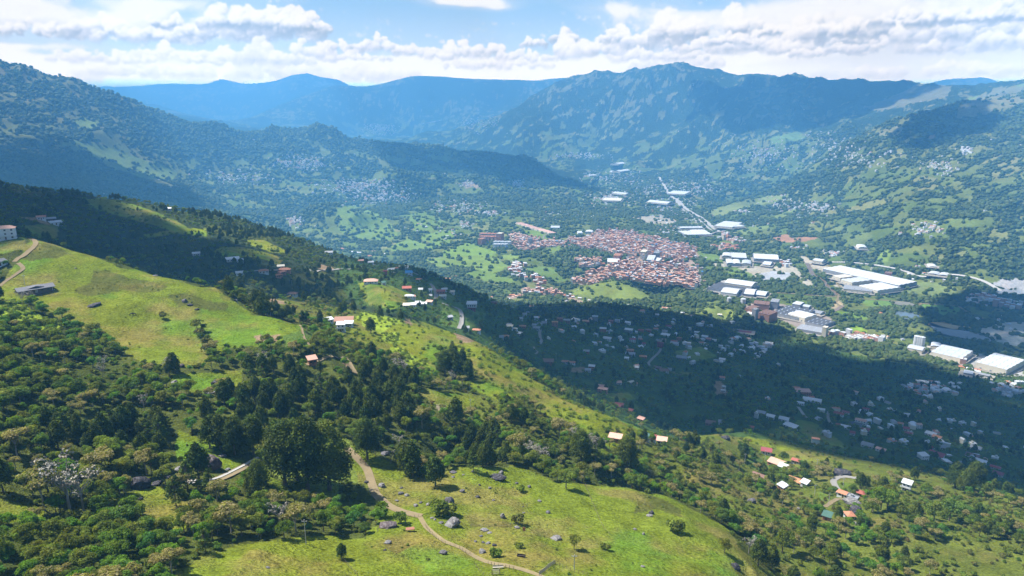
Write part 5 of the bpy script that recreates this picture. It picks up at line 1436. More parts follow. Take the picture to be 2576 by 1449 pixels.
    H_('W', (930,260), (1003,270), (935,242), 12, 'white', 'cream', 'gable', 'white hall at the upper end of the sandy yard')
    H_('W', (1280,214), (1352,218), (1284,192), 11, 'white', 'cream', 'arch', 'isolated white vaulted hall on the green foothill')
    H_('W', (1490,362), (1543,368), (1495,348), 17, 'brown', 'brick', 'flat', 'brown brick block behind the very long roof', 'factory', 'factory')
    H_('W', (2095,1192), (2165,1206), (2120,1172), 6, 'tin', 'grey', 'gable', 'tin roofed depot in the dark lower right')
    H_('W', (2190,1178), (2300,1202), (2205,1166), 5, 'grey', 'grey', 'gable', 'long grey stable row in the dark lower right')
    H_('W', (320,935), (440,950), (325,922), 6, 'crimson', 'white', 'gable', 'red and white roadside depot under the dark mills')
    H_('F', (275,288), (408,300), (290,248), 10, 'white', 'cream', 'bays', 'pale factory beside the motorway junction')
    H_('F', (410,296), (500,292), (412,272), 9, 'white', 'cream', 'bays', 'low right wing of the junction factory')
    H_('F', (60,345), (150,352), (90,318), 9, 'white', 'grey', 'bays', 'white works left of the motorway junction')
    H_('F', (155,352), (252,352), (170,318), 9, 'white', 'grey', 'bays', 'white works touching the motorway junction')
    H_('F', (22,305), (190,303), (30,295), 8, 'tin', 'grey', 'gable', 'long thin roof behind the junction works')
    H_('F', (1860,650), (1925,655), (1865,630), 7, 'white', 'cream', 'arch', 'white vaults by the shaded quarry road')
    H_('F', (1855,680), (2010,700), (1860,660), 7, 'white', 'cream', 'arch', 'row of white vaults by the shaded quarry road')
    H_('E', (2030,46), (2130,56), (2030,27), 9, 'white', 'cream', 'gable', 'white hall up the valley by the river')
    H_('E', (2290,110), (2440,125), (2250,82), 9, 'white', 'cream', 'gable', 'long white hall beside the motorway up the valley')
    H_('E', (2440,48), (2570,55), (2450,12), 9, 'white', 'cream', 'bays', 'white works farthest up the motorway')
    H_('E', (1960,100), (2095,104), (1965,70), 9, 'cream', 'cream', 'flat', 'cream works on the sandy riverside lot')
    H_('B', (2080,1272), (2172,1258), (2085,1250), 10, 'white', 'cream', 'gable', 'white hall at the valley head, upper of two')
    H_('B', (2090,1296), (2170,1284), (2090,1276), 10, 'white', 'cream', 'gable', 'white hall at the valley head, lower of two')
    H_('B', (2010,1285), (2060,1288), (2012,1275), 8, 'white', 'cream', 'gable', 'small white hall left of the valley head pair')
    H_('B', (1865,1305), (1920,1300), (1868,1292), 8, 'white', 'cream', 'gable', 'small white hall under the dark spur')
    H_('T', (1490,465), (1605,468), (1500,432), 9, 'white', 'cream', 'gable', 'white market hall inside the town', 'hall', 'hall')
    H_('T', (1865,448), (1935,452), (1868,402), 20, 'white', 'white', 'flat', 'tall plain white hall in the town centre', 'hall', 'hall')
    H_('T', (1935,456), (1985,460), (1940,425), 12, 'white', 'cream', 'flat', 'lower white hall touching the tall plain one', 'hall', 'hall')
    H_('T', (940,138), (1025,140), (935,120), 8, 'tin', 'cream', 'gable', 'pale blue roofed hall at the top of the pink terraces', 'hall', 'hall')
    H_('T', (2245,205), (2500,200), (2240,165), 9, 'white', 'grey', 'bays', 'white works between the town and the junction')
    H_('T', (1205,190), (1250,190), (1205,172), 9, 'white', 'white', 'flat', 'white church like hall above the town', 'hall', 'hall')
    H_('T', (1270,182), (1340,185), (1270,165), 8, 'white', 'white', 'arch', 'white hangar above the town', 'hall', 'hall')
    H_('T', (412,210), (458,214), (414,196), 46, 'cream', 'brick', 'flat', 'tallest slim brick apartment tower of the town', 'apartment_tower', 'tower')
    H_('T', (235,262), (275,266), (238,245), 26, 'brick', 'brick', 'flat', 'dark brick apartment block at the left end of the town', 'apartment_tower', 'tower')
    H_('T', (1805,372), (1855,376), (1808,350), 26, 'cream', 'cream', 'flat', 'cream apartment block in the town centre', 'apartment_tower', 'tower')
    H_('T', (1935,385), (1985,388), (1938,362), 24, 'grey', 'grey', 'flat', 'grey apartment block right of the cream one', 'apartment_tower', 'tower')
    H_('T', (1545,408), (1610,412), (1550,386), 24, 'brick', 'brick', 'flat', 'brick apartment block at the inner town edge', 'apartment_tower', 'tower')
    H_('T', (720,248), (742,250), (722,236), 26, 'grey', 'grey', 'flat', 'slim grey tower on the upper town road', 'apartment_tower', 'tower')
    for i in range(9):
        x = 380 + (i % 5) * 34; y = 272 + (i // 5) * 24
        H_('T', (x, y+10), (x+24, y+12), (x+1, y-2), 17, 'tin', 'tin', 'flat', 'pale blue %s block of the %s row of flats below the brick tower' % (('leftmost', 'second', 'middle', 'fourth', 'last')[i % 5], ('rear', 'front')[i // 5]), 'apartment_block', 'flats')
    for i in range(10):
        x = 250 + (i % 5) * 34; y = 205 + (i // 5) * 26
        H_('T', (x, y+8), (x+24, y+10), (x+1, y-4), 20, 'terracotta', 'pink', 'flat', 'pink %s block of the %s row of flats left of the brick tower' % (('leftmost', 'second', 'middle', 'fourth', 'last')[i % 5], ('rear', 'front')[i // 5]), 'apartment_block', 'flats')
    for i in range(8):
        x = 600 + i * 42; y = 80 + i * 12
        H_('T', (x, y+16), (x+40, y+30), (x+6, y-8 + i*0), 7, 'pink', 'cream', 'bays', '%s of eight pink roofed terraces running down behind the town' % ('first', 'second', 'third', 'fourth', 'fifth', 'sixth', 'seventh', 'last')[i], 'terrace_row', 'terrace houses')
    for k, x, y, r, h, lab in (('W',278,592,7,16,'white round storage tank at the left of the cement works'), ('W',388,590,8,12,'squat white tank beside the cement works'),
                               ('W',1088,848,7,15,'left of two white silos by the grey mill'), ('W',1118,842,7,13,'right of two white silos by the grey mill'),
                               ('W',1728,938,6,30,'first white grain silo from the left'), ('W',1744,941,6,30,'second white grain silo from the left'),
                               ('W',1760,944,6,30,'third white grain silo from the left'), ('W',1776,947,6,30,'fourth white grain silo from the left')):
        p = plain(k, x, y); t_ = empty('silo', (p.x, p.y, 0)); tag(t_, lab, 'silo', 'white silos on the plain')
        b = MB(); b.tube([(0,0,-2), (0,0,h)], r, 20); b.add('shell', wm('white'), t_)
        b = MB(); b.tube([(0,0,h), (0,0,h+r*.4)], [r+.3, .6], 20); b.add('cap', rm('tin'), t_); BUILT.append((p.x, p.y, r+3))

# ------------------------------------------------------------------ roads, tracks, ponds
def path_pts(k, pts, rmin=0, rmax=1e9, snap=None):
    out = []
    for x, y in zip(pts[::2], pts[1::2]):
        p = plain(k, x, y) if snap == 'plain' else ground_at(*c(k, x, y), rmax, rmin); out.append((p.x, p.y))
    P = np.array(out); seg = [P[0]]
    for i in range(len(P)-1):
        p0, p1, p2, p3 = P[max(i-1, 0)], P[i], P[i+1], P[min(i+2, len(P)-1)]; n = max(2, int(np.hypot(*(p2-p1)) / 3.))
        n = min(n, 60)
        for j in range(1, n+1):
            t_ = j/n; seg.append(.5*((2*p1) + (-p0+p2)*t_ + (2*p0-5*p1+4*p2-p3)*t_**2 + (-p0+3*p1-3*p2+p3)*t_**3))
    return np.array(seg)
def ribbon(name, P, w, mat, lift=.12, off=0., kind='structure', block=True):
    d = np.gradient(P, axis=0); d /= np.hypot(d[:, 0], d[:, 1])[:, None] + 1e-9; nrm = np.stack([-d[:, 1], d[:, 0]], 1)
    n = 5; wob = 1 + .10 * fbm(P[:, 0]/7, P[:, 1]/7, 2, 301)
    U = np.linspace(-.5, .5, n)
    X_ = P[:, None, 0] + nrm[:, None, 0]*(U*w*wob[:, None] + off); Y_ = P[:, None, 1] + nrm[:, None, 1]*(U*w*wob[:, None] + off)
    Z_ = height(X_, Y_); Z_ = np.maximum(Z_, Z_.mean(1, keepdims=True)) + lift
    me, _ = gridmesh(name, X_, Y_, Z_); o = link(name, me, mat); o['kind'] = kind
    if block:
        for q in P[::2]: BUILT.append((q[0], q[1], w*.5 + 1.0))
    return o
def area(name, k, pts, mat, z=.35):
    P = [plain(k, pts[i], pts[i+1]) for i in range(0, len(pts), 2)]
    n = len(P); Q = []
    for i in range(n):
        p0, p1, p2, p3 = P[i-1], P[i], P[(i+1) % n], P[(i+2) % n]
        for j in range(5):
            t_ = j/5; Q.append(.5*((2*p1) + (-p0+p2)*t_ + (2*p0-5*p1+4*p2-p3)*t_**2 + (-p0+3*p1-3*p2+p3)*t_**3))
    zz = max(float(np.max(height([q.x for q in Q], [q.y for q in Q]))), 0) + z
    b = MB(); b.quad(*[(q.x, q.y, zz) for q in Q]); o = b.add(name, mat); o['kind'] = 'structure'
    cxy = sum(P, Vector((0, 0, 0)))/n; BUILT.append((cxy.x, cxy.y, 30)); return o
# ------------------------------------------------------------------ boulders
def rock_mesh(seed, flat=.7, sub=4):
    rg = np.random.default_rng(seed); co, f = ico(sub, seed, .22, 1.0)
    for _ in range(7):                              # sheared faces
        n = rg.normal(0, 1, 3); n /= np.linalg.norm(n); d = rg.uniform(.62, .88); q = co @ n; co -= np.outer(np.maximum(q - d, 0)*.85, n)
    co[:, 2] *= flat; co *= (1 + .05 * vnoise(co[:, 0]*7, co[:, 1]*7 + co[:, 2]*6, seed))[:, None]
    me = bpy.data.meshes.new('boulder'); me.from_pydata(co.tolist(), [], f); me.polygons.foreach_set('use_smooth', np.ones(len(f), bool)); me.update(); return me
def rockmat(name, a, b2, lich):
    m, t, b = newmat(name); pos = t.node('ShaderNodeTexCoord').outputs['Object']; nrm = t.node('ShaderNodeNewGeometry').outputs['Normal']
    s = t.node('ShaderNodeSeparateXYZ'); t.put(s.inputs[0], nrm)
    n1 = t.noise(pos, 1.6, 6, .65); n2 = t.noise(pos, 4, 4, .6)
    mp = t.node('ShaderNodeMapping'); t.put(mp.inputs[0], pos); mp.inputs['Scale'].default_value = (4, 4, .7); n3 = t.noise(mp.outputs[0], 1.2, 4)
    cc = t.mix(t.rng(n1, .35, .65), a, b2); cc = t.mix(t.m('MULTIPLY', t.rng(n3, .5, .7), .5), cc, tuple(v*.45 for v in b2))
    cc = t.mix(t.m('MULTIPLY', t.rng(t.m('ADD', n2, t.m('MULTIPLY', s.outputs[2], .12)), .58, .74), .6), cc, lich)
    t.put(b.inputs['Base Color'], cc); bu = t.node('ShaderNodeBump'); bu.inputs['Distance'].default_value = .12; t.put(bu.inputs['Height'], n1); t.l.new(bu.outputs[0], b.inputs['Normal'])
    return m
ROCKS = dict(grey=rockmat('grey_granite', (.13,.12,.13), (.075,.068,.078), (.25,.25,.25)), pale=rockmat('pale_granite', (.21,.20,.195), (.11,.10,.105), (.36,.35,.33)),
             dark=rockmat('dark_granite', (.055,.05,.056), (.03,.028,.034), (.16,.155,.155)), brown=rockmat('brown_granite', (.13,.10,.10), (.075,.058,.06), (.26,.23,.22)))
ROCKM = [rock_mesh(s, f) for s, f in ((1, .7), (2, .62), (3, .8), (4, .55))]
RK = '''
n 1410 700 150 1.15 grey 55|rounded grey boulder shaded below the lone cypress
n 1450 1000 270 .62 pale -38|largest boulder white streaked sloping beside the straw track
n 575 1010 250 .46 brown 4|broad low brown boulder under bushes left of the straw track
n 478 460 105 .75 pale 0|pale round boulder beside the dirt track
n 268 410 62 .8 dark -20|small dark boulder on the left verge of the dirt track
n 758 482 50 .8 grey 0|upper small boulder of a trio in the meadow
n 748 560 80 .75 grey 5|middle grey boulder of a trio in the meadow
n 825 590 72 .7 pale 0|right hand rough boulder of a trio in the meadow
n 690 660 52 .6 pale 0|small flat pale rock below the boulder trio
n 1025 690 52 .8 grey 0|small upright rock left of the meadow bush
n 1135 710 90 .55 pale -20|pale slanting rock against the meadow bush
n 950 735 70 .8 pale 10|grassy pale rock left of the meadow bush
n 1465 270 100 .42 grey -4|long low rock near the edge of the wood
n 1735 255 38 .8 pale 0|small pale rock at the edge of the wood
n 1610 300 40 .7 pale 0|little pale rock below the long low rock
n 1465 330 60 .4 grey 0|flat rock just under the long low rock
n 2065 345 235 .34 dark -4|long black rock slab at the head of the meadow
n 2130 280 80 .9 pale -25|white rock leaning over the black slab
n 1975 490 45 1.2 pale 0|upright pale stone in the middle of the meadow
n 1830 445 38 1.0 dark 0|small dark stone above the upright pale one
n 1590 530 75 .7 grey -30|broken grey rocks in the tufted meadow
n 1805 605 75 .5 dark 0|low dark rock half sunk in tufts
n 2025 655 50 .55 grey 0|low grey stone by a thin sapling
n 2150 890 75 1.55 pale -30|tall leaning two toned rock in the right meadow
n 1895 1065 110 .38 pale 0|flat pale slab at the foot of the grass bank
n 1975 1100 75 .35 pale 0|thin flat stone below the pale slab
n 1855 1150 55 .6 grey 0|small grey stone above the bushy white rock
n 1775 1225 50 .7 grey 0|small grey stone left of the bushy white rock
n 1880 1235 50 .7 grey 10|second small stone left of the bushy white rock
n 1955 1250 72 .7 pale 0|pale block behind the bushy white rock
n 2040 1280 70 .75 dark 20|dark block at the end of a bushy rock group
n 1865 1375 110 .85 pale 35|white rock with a bush growing from it
n 1325 1385 110 .7 grey -15|rough grey rock left of the straw track
n 1300 965 85 .36 grey -4|flat dark topped stone near the largest boulder
n 1180 895 60 .6 pale 0|small pale stone left of the largest boulder
n 1215 925 45 .9 pale 0|upright stone beside the straw track head
n 565 1245 100 .65 pale -20|pale rock on the grassy front knoll
n 530 1340 50 .7 dark 0|small dark rock on the front knoll
n 2345 420 50 .9 grey 0|grey stone at the top of a bushy scar
n 2515 470 55 1.0 grey 0|grey stone right of the bushy scar
n 2345 1030 75 .5 pale 0|pale stone on the grass bank
n 2435 740 32 .7 dark 0|tiny dark stone in the open meadow
n 2440 825 42 .6 grey 0|tiny grey stone in the open meadow
H 1555 980 38 .8 grey 0|grey stone left of the dotted fence
H 1490 895 32 .6 pale 0|small pale stone above the dotted fence
H 2325 985 42 1.1 dark -20|dark upright rock on the terraced right field
H 2310 1000 50 .45 pale -6|flat pale stone beside the dark upright rock
H 2265 1140 22 1.3 pale -20|slim white stone on the right field
H 2200 1105 26 .8 pale 0|small white stone on the right field
H 1615 1175 95 .45 pale -8|broad pale rock at the end of the grassy rib
H 2260 1380 32 .7 pale 0|small white stone near the bottom right
H 340 545 70 .5 grey -8|rounded grey rock behind the first cypress
I 430 1390 66 .9 dark 30|dark double boulder on the lower right field
I 555 900 60 .9 grey 0|grey boulder in the right hand scrub
I 380 745 22 1.3 grey 0|small standing stone in the scrub
I 1315 985 85 1.3 dark 12|huge black rock face beneath the terraced house
I 1290 905 110 .5 pale -6|white top of the huge black rock face
I 360 430 70 .7 dark 0|dark bare rock on the lit terraces
I 1225 690 120 .55 dark -4|dark rock mound beside the hairpin lane
I 1320 1062 45 .5 pale 0|white stones at the foot of the rock face
I 900 950 24 .9 pale 0|white stone among the right hand scrub
G 1560 650 170 .95 brown -30|large brown rock outcrop beside the concrete track
G 1050 790 130 1.15 dark 20|dark pyramid shaped rock under the leaning crowns
G 1325 660 60 .6 pale -20|pale slab left of the brown outcrop
G 1650 560 55 .4 pale 0|white slab right of the brown outcrop
G 1695 660 40 .6 pale 0|white stone beside the concrete track
G 1605 650 60 .9 grey 0|grey shoulder of the brown outcrop
G 1250 720 38 .8 grey 0|small grey stone in the left meadow
G 1160 770 75 .5 dark -20|low dark rock right of the pyramid shaped one
G 1045 880 38 .6 dark 0|small dark stone under the pyramid shaped rock
G 885 945 50 .8 pale 0|white rock in the left thicket
G 1295 20 50 .8 pale -20|pale rock in the upper clearing
G 1620 30 90 .8 dark 0|dark round rock in the upper clearing
G 1690 55 70 .4 grey 0|low grey rock right of the dark round one
G 1560 90 80 .22 pale 0|white flat slab in the upper clearing
G 1900 15 40 .6 pale 0|pale rock under the dark conifers
G 1990 1390 30 .6 pale 20|small white stone on the front knoll
D 1350 1340 45 .8 brown 0|brown rock capped with white in the pasture foot
D 1155 665 34 .5 pale 0|pale slab on the crest of the left pasture
D 1370 860 40 1.0 grey 0|grey rocks on the left pasture rib
D 1410 885 40 .5 dark 0|dark low rocks on the left pasture rib
D 1465 915 34 .5 dark 0|dark rock near the pasture gully
D 700 885 90 .28 dark -14|dark scar of rock on the left pasture
D 560 610 16 .6 pale 0|tiny white stone high on the left pasture
D 1750 850 28 .8 pale 0|small pale rock beside the big cypress group
'''
def boulders():
    for i, ln in enumerate(RK.strip().split('\n')):
        a, label = ln.split('|'); k, x, y, wpx, asp, tone, rot = a.split()
        px, py = c(k, float(x), float(y)); p = ground_at(px, py, 900); d = (p - Vector((0, 0, CAM_Z))).length
        w_ = float(wpx) * CROP[k][2] * d / FPX; asp = float(asp)
        o = link('boulder', ROCKM[i % 4], None); tag(o, label, 'boulder', 'granite boulders lying about the pastures')
        if o.material_slots: pass
        o.scale = (w_*.50, w_*.36, w_*asp*.40 / (.7, .62, .8, .55)[i % 4]); azm = math.atan2(p.x, p.y)
        o.rotation_euler = (0, radians(float(rot))*.8, -azm); o.location = (p.x, p.y, p.z + w_*asp*.14)
        o['tone'] = tone; BUILT.append((p.x, p.y, w_*.5 + .8))
        if len(o.data.materials) == 0: o.data.materials.append(ROCKS['grey'])
        o.material_slots[0].link = 'OBJECT'; o.material_slots[0].material = ROCKS[tone]
# ------------------------------------------------------------------ fences, poles, small farm things
def fence(k, pts, step, h, label, kind='post', rmax=900, r=.07, rails=2, name='fence', bank=False):
    P = path_pts(k, pts, 0, rmax); s = np.concatenate([[0], np.cumsum(np.hypot(*np.diff(P, axis=0).T))]); n = min(95, int(s[-1]/step))
    xs = np.interp(np.linspace(0, s[-1], n+1), s, P[:, 0]); ys = np.interp(np.linspace(0, s[-1], n+1), s, P[:, 1]); zs = height(xs, ys)
    t_ = empty(name, (xs[0], ys[0], zs[0])); tag(t_, label, 'fence'); pr = []
    for q in range(4):
        b = MB(); b.tube([(0,0,-.5), (rng.uniform(-.07,.07), rng.uniform(-.07,.07), h*rng.uniform(.85,1.12))], [r, r*.8], 5); pr.append(b.mesh('post', POST if kind != 'pale' else surf('grey_boards', (.42,.38,.33), .15, 3)))
    for i in range(n+1):
        o = link('post', pr[i % 4], None, t_); o.location = (xs[i]-xs[0], ys[i]-ys[0], zs[i]-zs[0])
    b = MB()
    for j in range(rails):
        zz = h * (.35 + .5*j/max(1, rails-1))
        if kind == 'pale':
            for i in range(n):
                v = Vector((xs[i+1]-xs[i], ys[i+1]-ys[i], 0)); m_ = max(1, int(v.length/.34))
                for q in range(m_):
                    if j: break
                    x_ = xs[i]-xs[0]+v.x*(q+.5)/m_; y_ = ys[i]-ys[0]+v.y*(q+.5)/m_; z_ = (zs[i]*(1-q/m_)+zs[i+1]*q/m_)-zs[0]
                    b.box(x_-.07, x_+.07, y_-.02, y_+.02, z_-.1, z_+h*rng.uniform(.8, .98))
        for i in range(n): b.tube([(xs[i]-xs[0], ys[i]-ys[0], zs[i]-zs[0]+zz), (xs[i+1]-xs[0], ys[i+1]-ys[0], zs[i+1]-zs[0]+zz)], .02 if kind != 'pale' else .045, 4)
    b.add('rails' if kind == 'pale' else 'wire', POST if kind != 'pale' else surf('grey_boards', (.42,.38,.33), .15, 3), t_)
def pole(k, x, y, h, label, arms=True):
    p = ground_at(*c(k, x, y)); t_ = empty('utility_pole', tuple(p)); tag(t_, label, 'utility pole', 'utility poles across the hillside')
    b = MB(); b.tube([(0,0,-1), (0,0,h)], [.17, .11], 8); b.add('shaft', CONC, t_)
    b = MB(); b.box(-.9, .9, -.06, .06, h-.7, h-.55)
    for xx in (-.8, 0, .8): b.tube([(xx,0,h-.55), (xx,0,h-.3)], .06, 6)
    b.add('crossarm', surf('galvanised', (.45,.46,.47), .05, 1), t_)
def small_things():
    fence('n', (1085,1015,1150,1095,1250,1190,1390,1275,1550,1315,1640,1375,1700,1400), 1.7, 1.25, 'leaning wooden post fence along the left side of the straw track')
    fence('H', (1110,1365,1200,1385,1300,1400), 1.2, 1.2, 'dark close set post fence by the little gate at bottom centre', r=.09)
    fence('n', (840,905,930,880,1050,885), 1.4, 1.0, 'short row of stakes at the head of the straw track')
    fence('n', (1480,860,1600,980,1750,1010,2000,1012,2300,1008,2560,985), 2.2, .9, 'low stake fence in the ditch under the grass bank')
    fence('H', (1488,1444,1545,1400,1605,1357), 1.6, 1.5, 'grey paling fence climbing to a corner at bottom centre', 'pale')
    fence('H', (1612,1358,1660,1385,1780,1432,1850,1446), 1.6, 1.3, 'wooden post fence falling right from the paling corner')
    fence('H', (28,1318,60,1370,120,1425,140,1446), 2.2, 1.3, 'stake fence at the bottom beside a small cypress')
    fence('H', (1830,770,1860,850,1890,920,1925,1000,1960,1080,2010,1140), 3.0, 1.2, 'thin wire fence straight down the right meadow')
    fence('H', (1010,1360,1060,1440,1150,1450), 3, 1.2, 'sparse stake fence below the little gate')
    fence('l', (100,762,150,690,200,630,260,580,330,540,400,485,440,465), 2.6, 3.2, 'tall concrete post fence on the bank above the curved track', rmax=700, r=.10)
    fence('m', (1040,1165,1110,1230,1105,1300,1120,1340), 3.5, 1.4, 'grey stake fence at the end of the right pasture', rmax=700)
    for k, x, y, h, lab in (('l',345,1075,7,'slim pole behind the long grey barn'), ('H',1750,1400,5.5,'bare upright pole near the paling fence'), ('H',980,215,7,'pole in the upper clearing'),
                            ('r',870,790,11,'tall pale pole at the road bend'), ('h',620,455,8,'pole below the pink shed on stilts'), ('h',1330,600,9,'pole among the scrub above the orange roofed farmhouse'),
                            ('h',340,515,8,'pole at the left of the banana patch'), ('h',1300,960,8,'pole in the small green field'), ('h',1495,1090,8,'pole left of the black rock face'), ('h',1695,850,7,'pole inside the hairpin bend'),
                            ('I',500,610,8,'pole below the lit terraces'), ('v',1610,590,9,'pole left of the winding lane'), ('v',435,640,9,'pole beside the rust roofed house'), ('l',400,410,8,'pole at the top of the curved track'),
                            ('m',905,680,10,'pole behind the white cottage'), ('G',2275,1215,9,'thin pole in front of the grassy knoll'), ('v',735,720,9,'pole by the sandy bench')):
        pole(k, x, y, h, lab)
    # table, gate, trough, signboard
    p = ground_at(*c('n', 878, 1078)); t_ = empty('table', tuple(p), .2); tag(t_, 'rusty topped table standing alone on the front knoll', 'table')
    b = MB(); b.box(-1.5, 1.5, -.8, .8, 1.0, 1.12); b.add('top', surf('rusty_top', (.36,.16,.11), .2, 2), t_)
    for x in (-1.3, 1.3):
        for y in (-.6, .6): b = MB(); b.box(x-.06, x+.06, y-.06, y+.06, -.4, 1.0); b.add('leg', POST, t_)
    p = ground_at(*c('H', 1185, 1392)); t_ = empty('bench', tuple(p), .1); tag(t_, 'grey plank bench beside the dark close set posts', 'bench')
    b = MB(); b.box(-1.7, 1.7, -.3, .3, .5, .6); b.add('seat', surf('grey_boards', (.42,.38,.33), .15, 3), t_)
    b = MB(); b.box(-1.7, 1.7, .26, .32, .75, 1.1); b.add('backrest', surf('grey_boards', (.42,.38,.33), .15, 3), t_)
    for x in (-1.5, 1.5): b = MB(); b.box(x-.08, x+.08, -.28, .28, -.4, .5); b.add('leg', POST, t_)
    p = ground_at(*c('H', 1168, 1440)); t_ = empty('gate', tuple(p), .15); tag(t_, 'small wooden bar gate at the bottom edge', 'gate')
    for x in (-1.2, 1.2): b = MB(); b.box(x-.1, x+.1, -.1, .1, -.4, 2.0); b.add('post', POST, t_)
    b = MB()
    for z in (.4, .9, 1.4, 1.8): b.box(-1.1, 1.1, -.04, .04, z-.06, z+.06)
    b.add('bars', surf('grey_boards', (.42,.38,.33), .15, 3), t_)
    p = ground_at(*c('H', 1357, 1305)); t_ = empty('trough', tuple(p), -.2); tag(t_, 'dark feeding trough on the grass', 'trough')
    b = MB()
    b.box(-1.4, 1.4, -.5, -.42, .25, .75); b.box(-1.4, 1.4, .42, .5, .25, .75); b.box(-1.4, -1.32, -.42, .42, .25, .75); b.box(1.32, 1.4, -.42, .42, .25, .75); b.box(-1.32, 1.32, -.42, .42, .25, .32); b.add('basin', surf('dark_boards', (.07,.055,.05), .2, 2), t_)
    for x in (-1.1, 1.1): b = MB(); b.box(x-.07, x+.07, -.5, .5, -.3, .25); b.add('leg', POST, t_)
    p = ground_at(*c('H', 1377, 1132)); t_ = empty('board', tuple(p), -.3); tag(t_, 'rusty red board on a single post in the meadow', 'board')
    b = MB(); b.tube([(0,0,-.4), (0,0,1.3)], .06, 6); b.add('post', POST, t_)
    b = MB(); b.box(-.55, .55, -.05, .05, 1.1, 2.6); b.add('panel', surf('rusty_top', (.36,.16,.11), .2, 2), t_)
    # car on the concrete road
    p = ground_at(*c('r', 836, 690)); t_ = empty('car', (p.x, p.y, p.z + .15), radians(78)); tag(t_, 'small dark car on the pale road bend', 'car')
    b = MB(); b.box(-2.1, 2.1, -.85, .85, .35, .95); b.add('body', surf('car_paint', (.10,.11,.13), .02, 1, .3, .5), t_)
    b = MB(); b.quad((-1.2,-.75,.95),(1.1,-.75,.95),(.6,-.62,1.5),(-.9,-.62,1.5)); b.quad((1.1,.75,.95),(-1.2,.75,.95),(-.9,.62,1.5),(.6,.62,1.5)); b.quad((1.1,-.75,.95),(1.1,.75,.95),(.6,.62,1.5),(.6,-.62,1.5)); b.quad((-1.2,.75,.95),(-1.2,-.75,.95),(-.9,-.62,1.5),(-.9,.62,1.5)); b.quad((-.9,-.62,1.5),(.6,-.62,1.5),(.6,.62,1.5),(-.9,.62,1.5))
    b.add('cabin', GLASS, t_)
    for x in (-1.3, 1.3):
        for y in (-.88, .7): b = MB(); b.tube([(x, y, .35), (x, y+.18, .35)], .35, 12); b.add('wheel', surf('tyre', (.02,.02,.02), .02, 1), t_)
    # dead tree in the pasture
    p = ground_at(*c('m', 488, 1440)); t_ = empty('dead_tree', tuple(p)); tag(t_, 'leafless dead tree standing on a bare patch of pasture', 'dead tree')
    b = MB(); b.tube([(0,0,-.5), (.2,0,2.2), (.1,.1,4.0), (-.5,.1,6.4)], [.36,.28,.2,.07], 7); tk_ = b.add('trunk', BARK, t_)
    for P in ([(.1,.1,3.2),(.9,.2,4.6),(1.0,.1,6.6)], [(.15,0,2.6),(-.8,.3,4.0),(-1.2,.2,5.2)], [(0,.1,4.2),(.5,-.4,5.4)]):
        b = MB(); b.tube(P, [.15,.1,.04][:len(P)], 5); b.add('branch', BARK, tk_)
    BUILT.append((p.x, p.y, 3))
    # two dark cattle
    for i, (x, lab) in enumerate(((975, 'dark cow standing left in the open pasture'), (1000, 'dark cow standing right in the open pasture'))):
        p = ground_at(*c('D', x, 957)); cow(p, .9 + i*2.2, lab)
def cow(p, rz, label):
    me = bpy.data.meshes.new('cow'); bm = bmesh.new()
    J = [(0,0,1.05,.30,.34),(.45,0,1.10,.30,.36),(.85,0,1.15,.24,.30),(1.15,0,1.35,.14,.18),(1.45,0,1.40,.11,.13),(1.75,0,1.22,.07,.08),(-.45,0,1.08,.30,.36),(-.85,0,1.12,.24,.28),(-1.05,0,1.0,.05,.05),(-1.12,0,.45,.03,.03)]
    E = [(0,1),(1,2),(2,3),(3,4),(4,5),(0,6),(6,7),(7,8),(8,9)]
    for a, xx, kx in ((2,.80,1), (7,-.82,-1)):
        for s in (-1, 1):
            n = len(J); J += [(xx, s*.2, .72, .11, .13), (xx + .04*kx, s*.21, .38, .06, .06), (xx, s*.21, .04, .055, .055)]; E += [(a, n), (n, n+1), (n+1, n+2)]
    vs = [bm.verts.new(j[:3]) for j in J]
    for a, b_ in E: bm.edges.new((vs[a], vs[b_]))
    bm.to_mesh(me); bm.free(); o = link('cow', me, surf('cow_hide', (.03,.025,.022), .1, 3, .7)); o.location = tuple(p); o.rotation_euler = (0, 0, rz)
    sk = o.modifiers.new('skin', 'SKIN'); lay = me.skin_vertices[0] if me.skin_vertices else None
    if lay is None:
        bm = bmesh.new(); bm.from_mesh(me); bm.verts.layers.skin.verify(); bm.to_mesh(me); bm.free(); lay = me.skin_vertices[0]
    for i, j in enumerate(J): lay.data[i].radius = j[3:5]
    lay.data[0].use_root = True
    o.modifiers.new('smooth', 'SUBSURF').render_levels = 1
    tag(o, label, 'cow', 'cattle on the left pasture'); BUILT.append((p.x, p.y, 2))

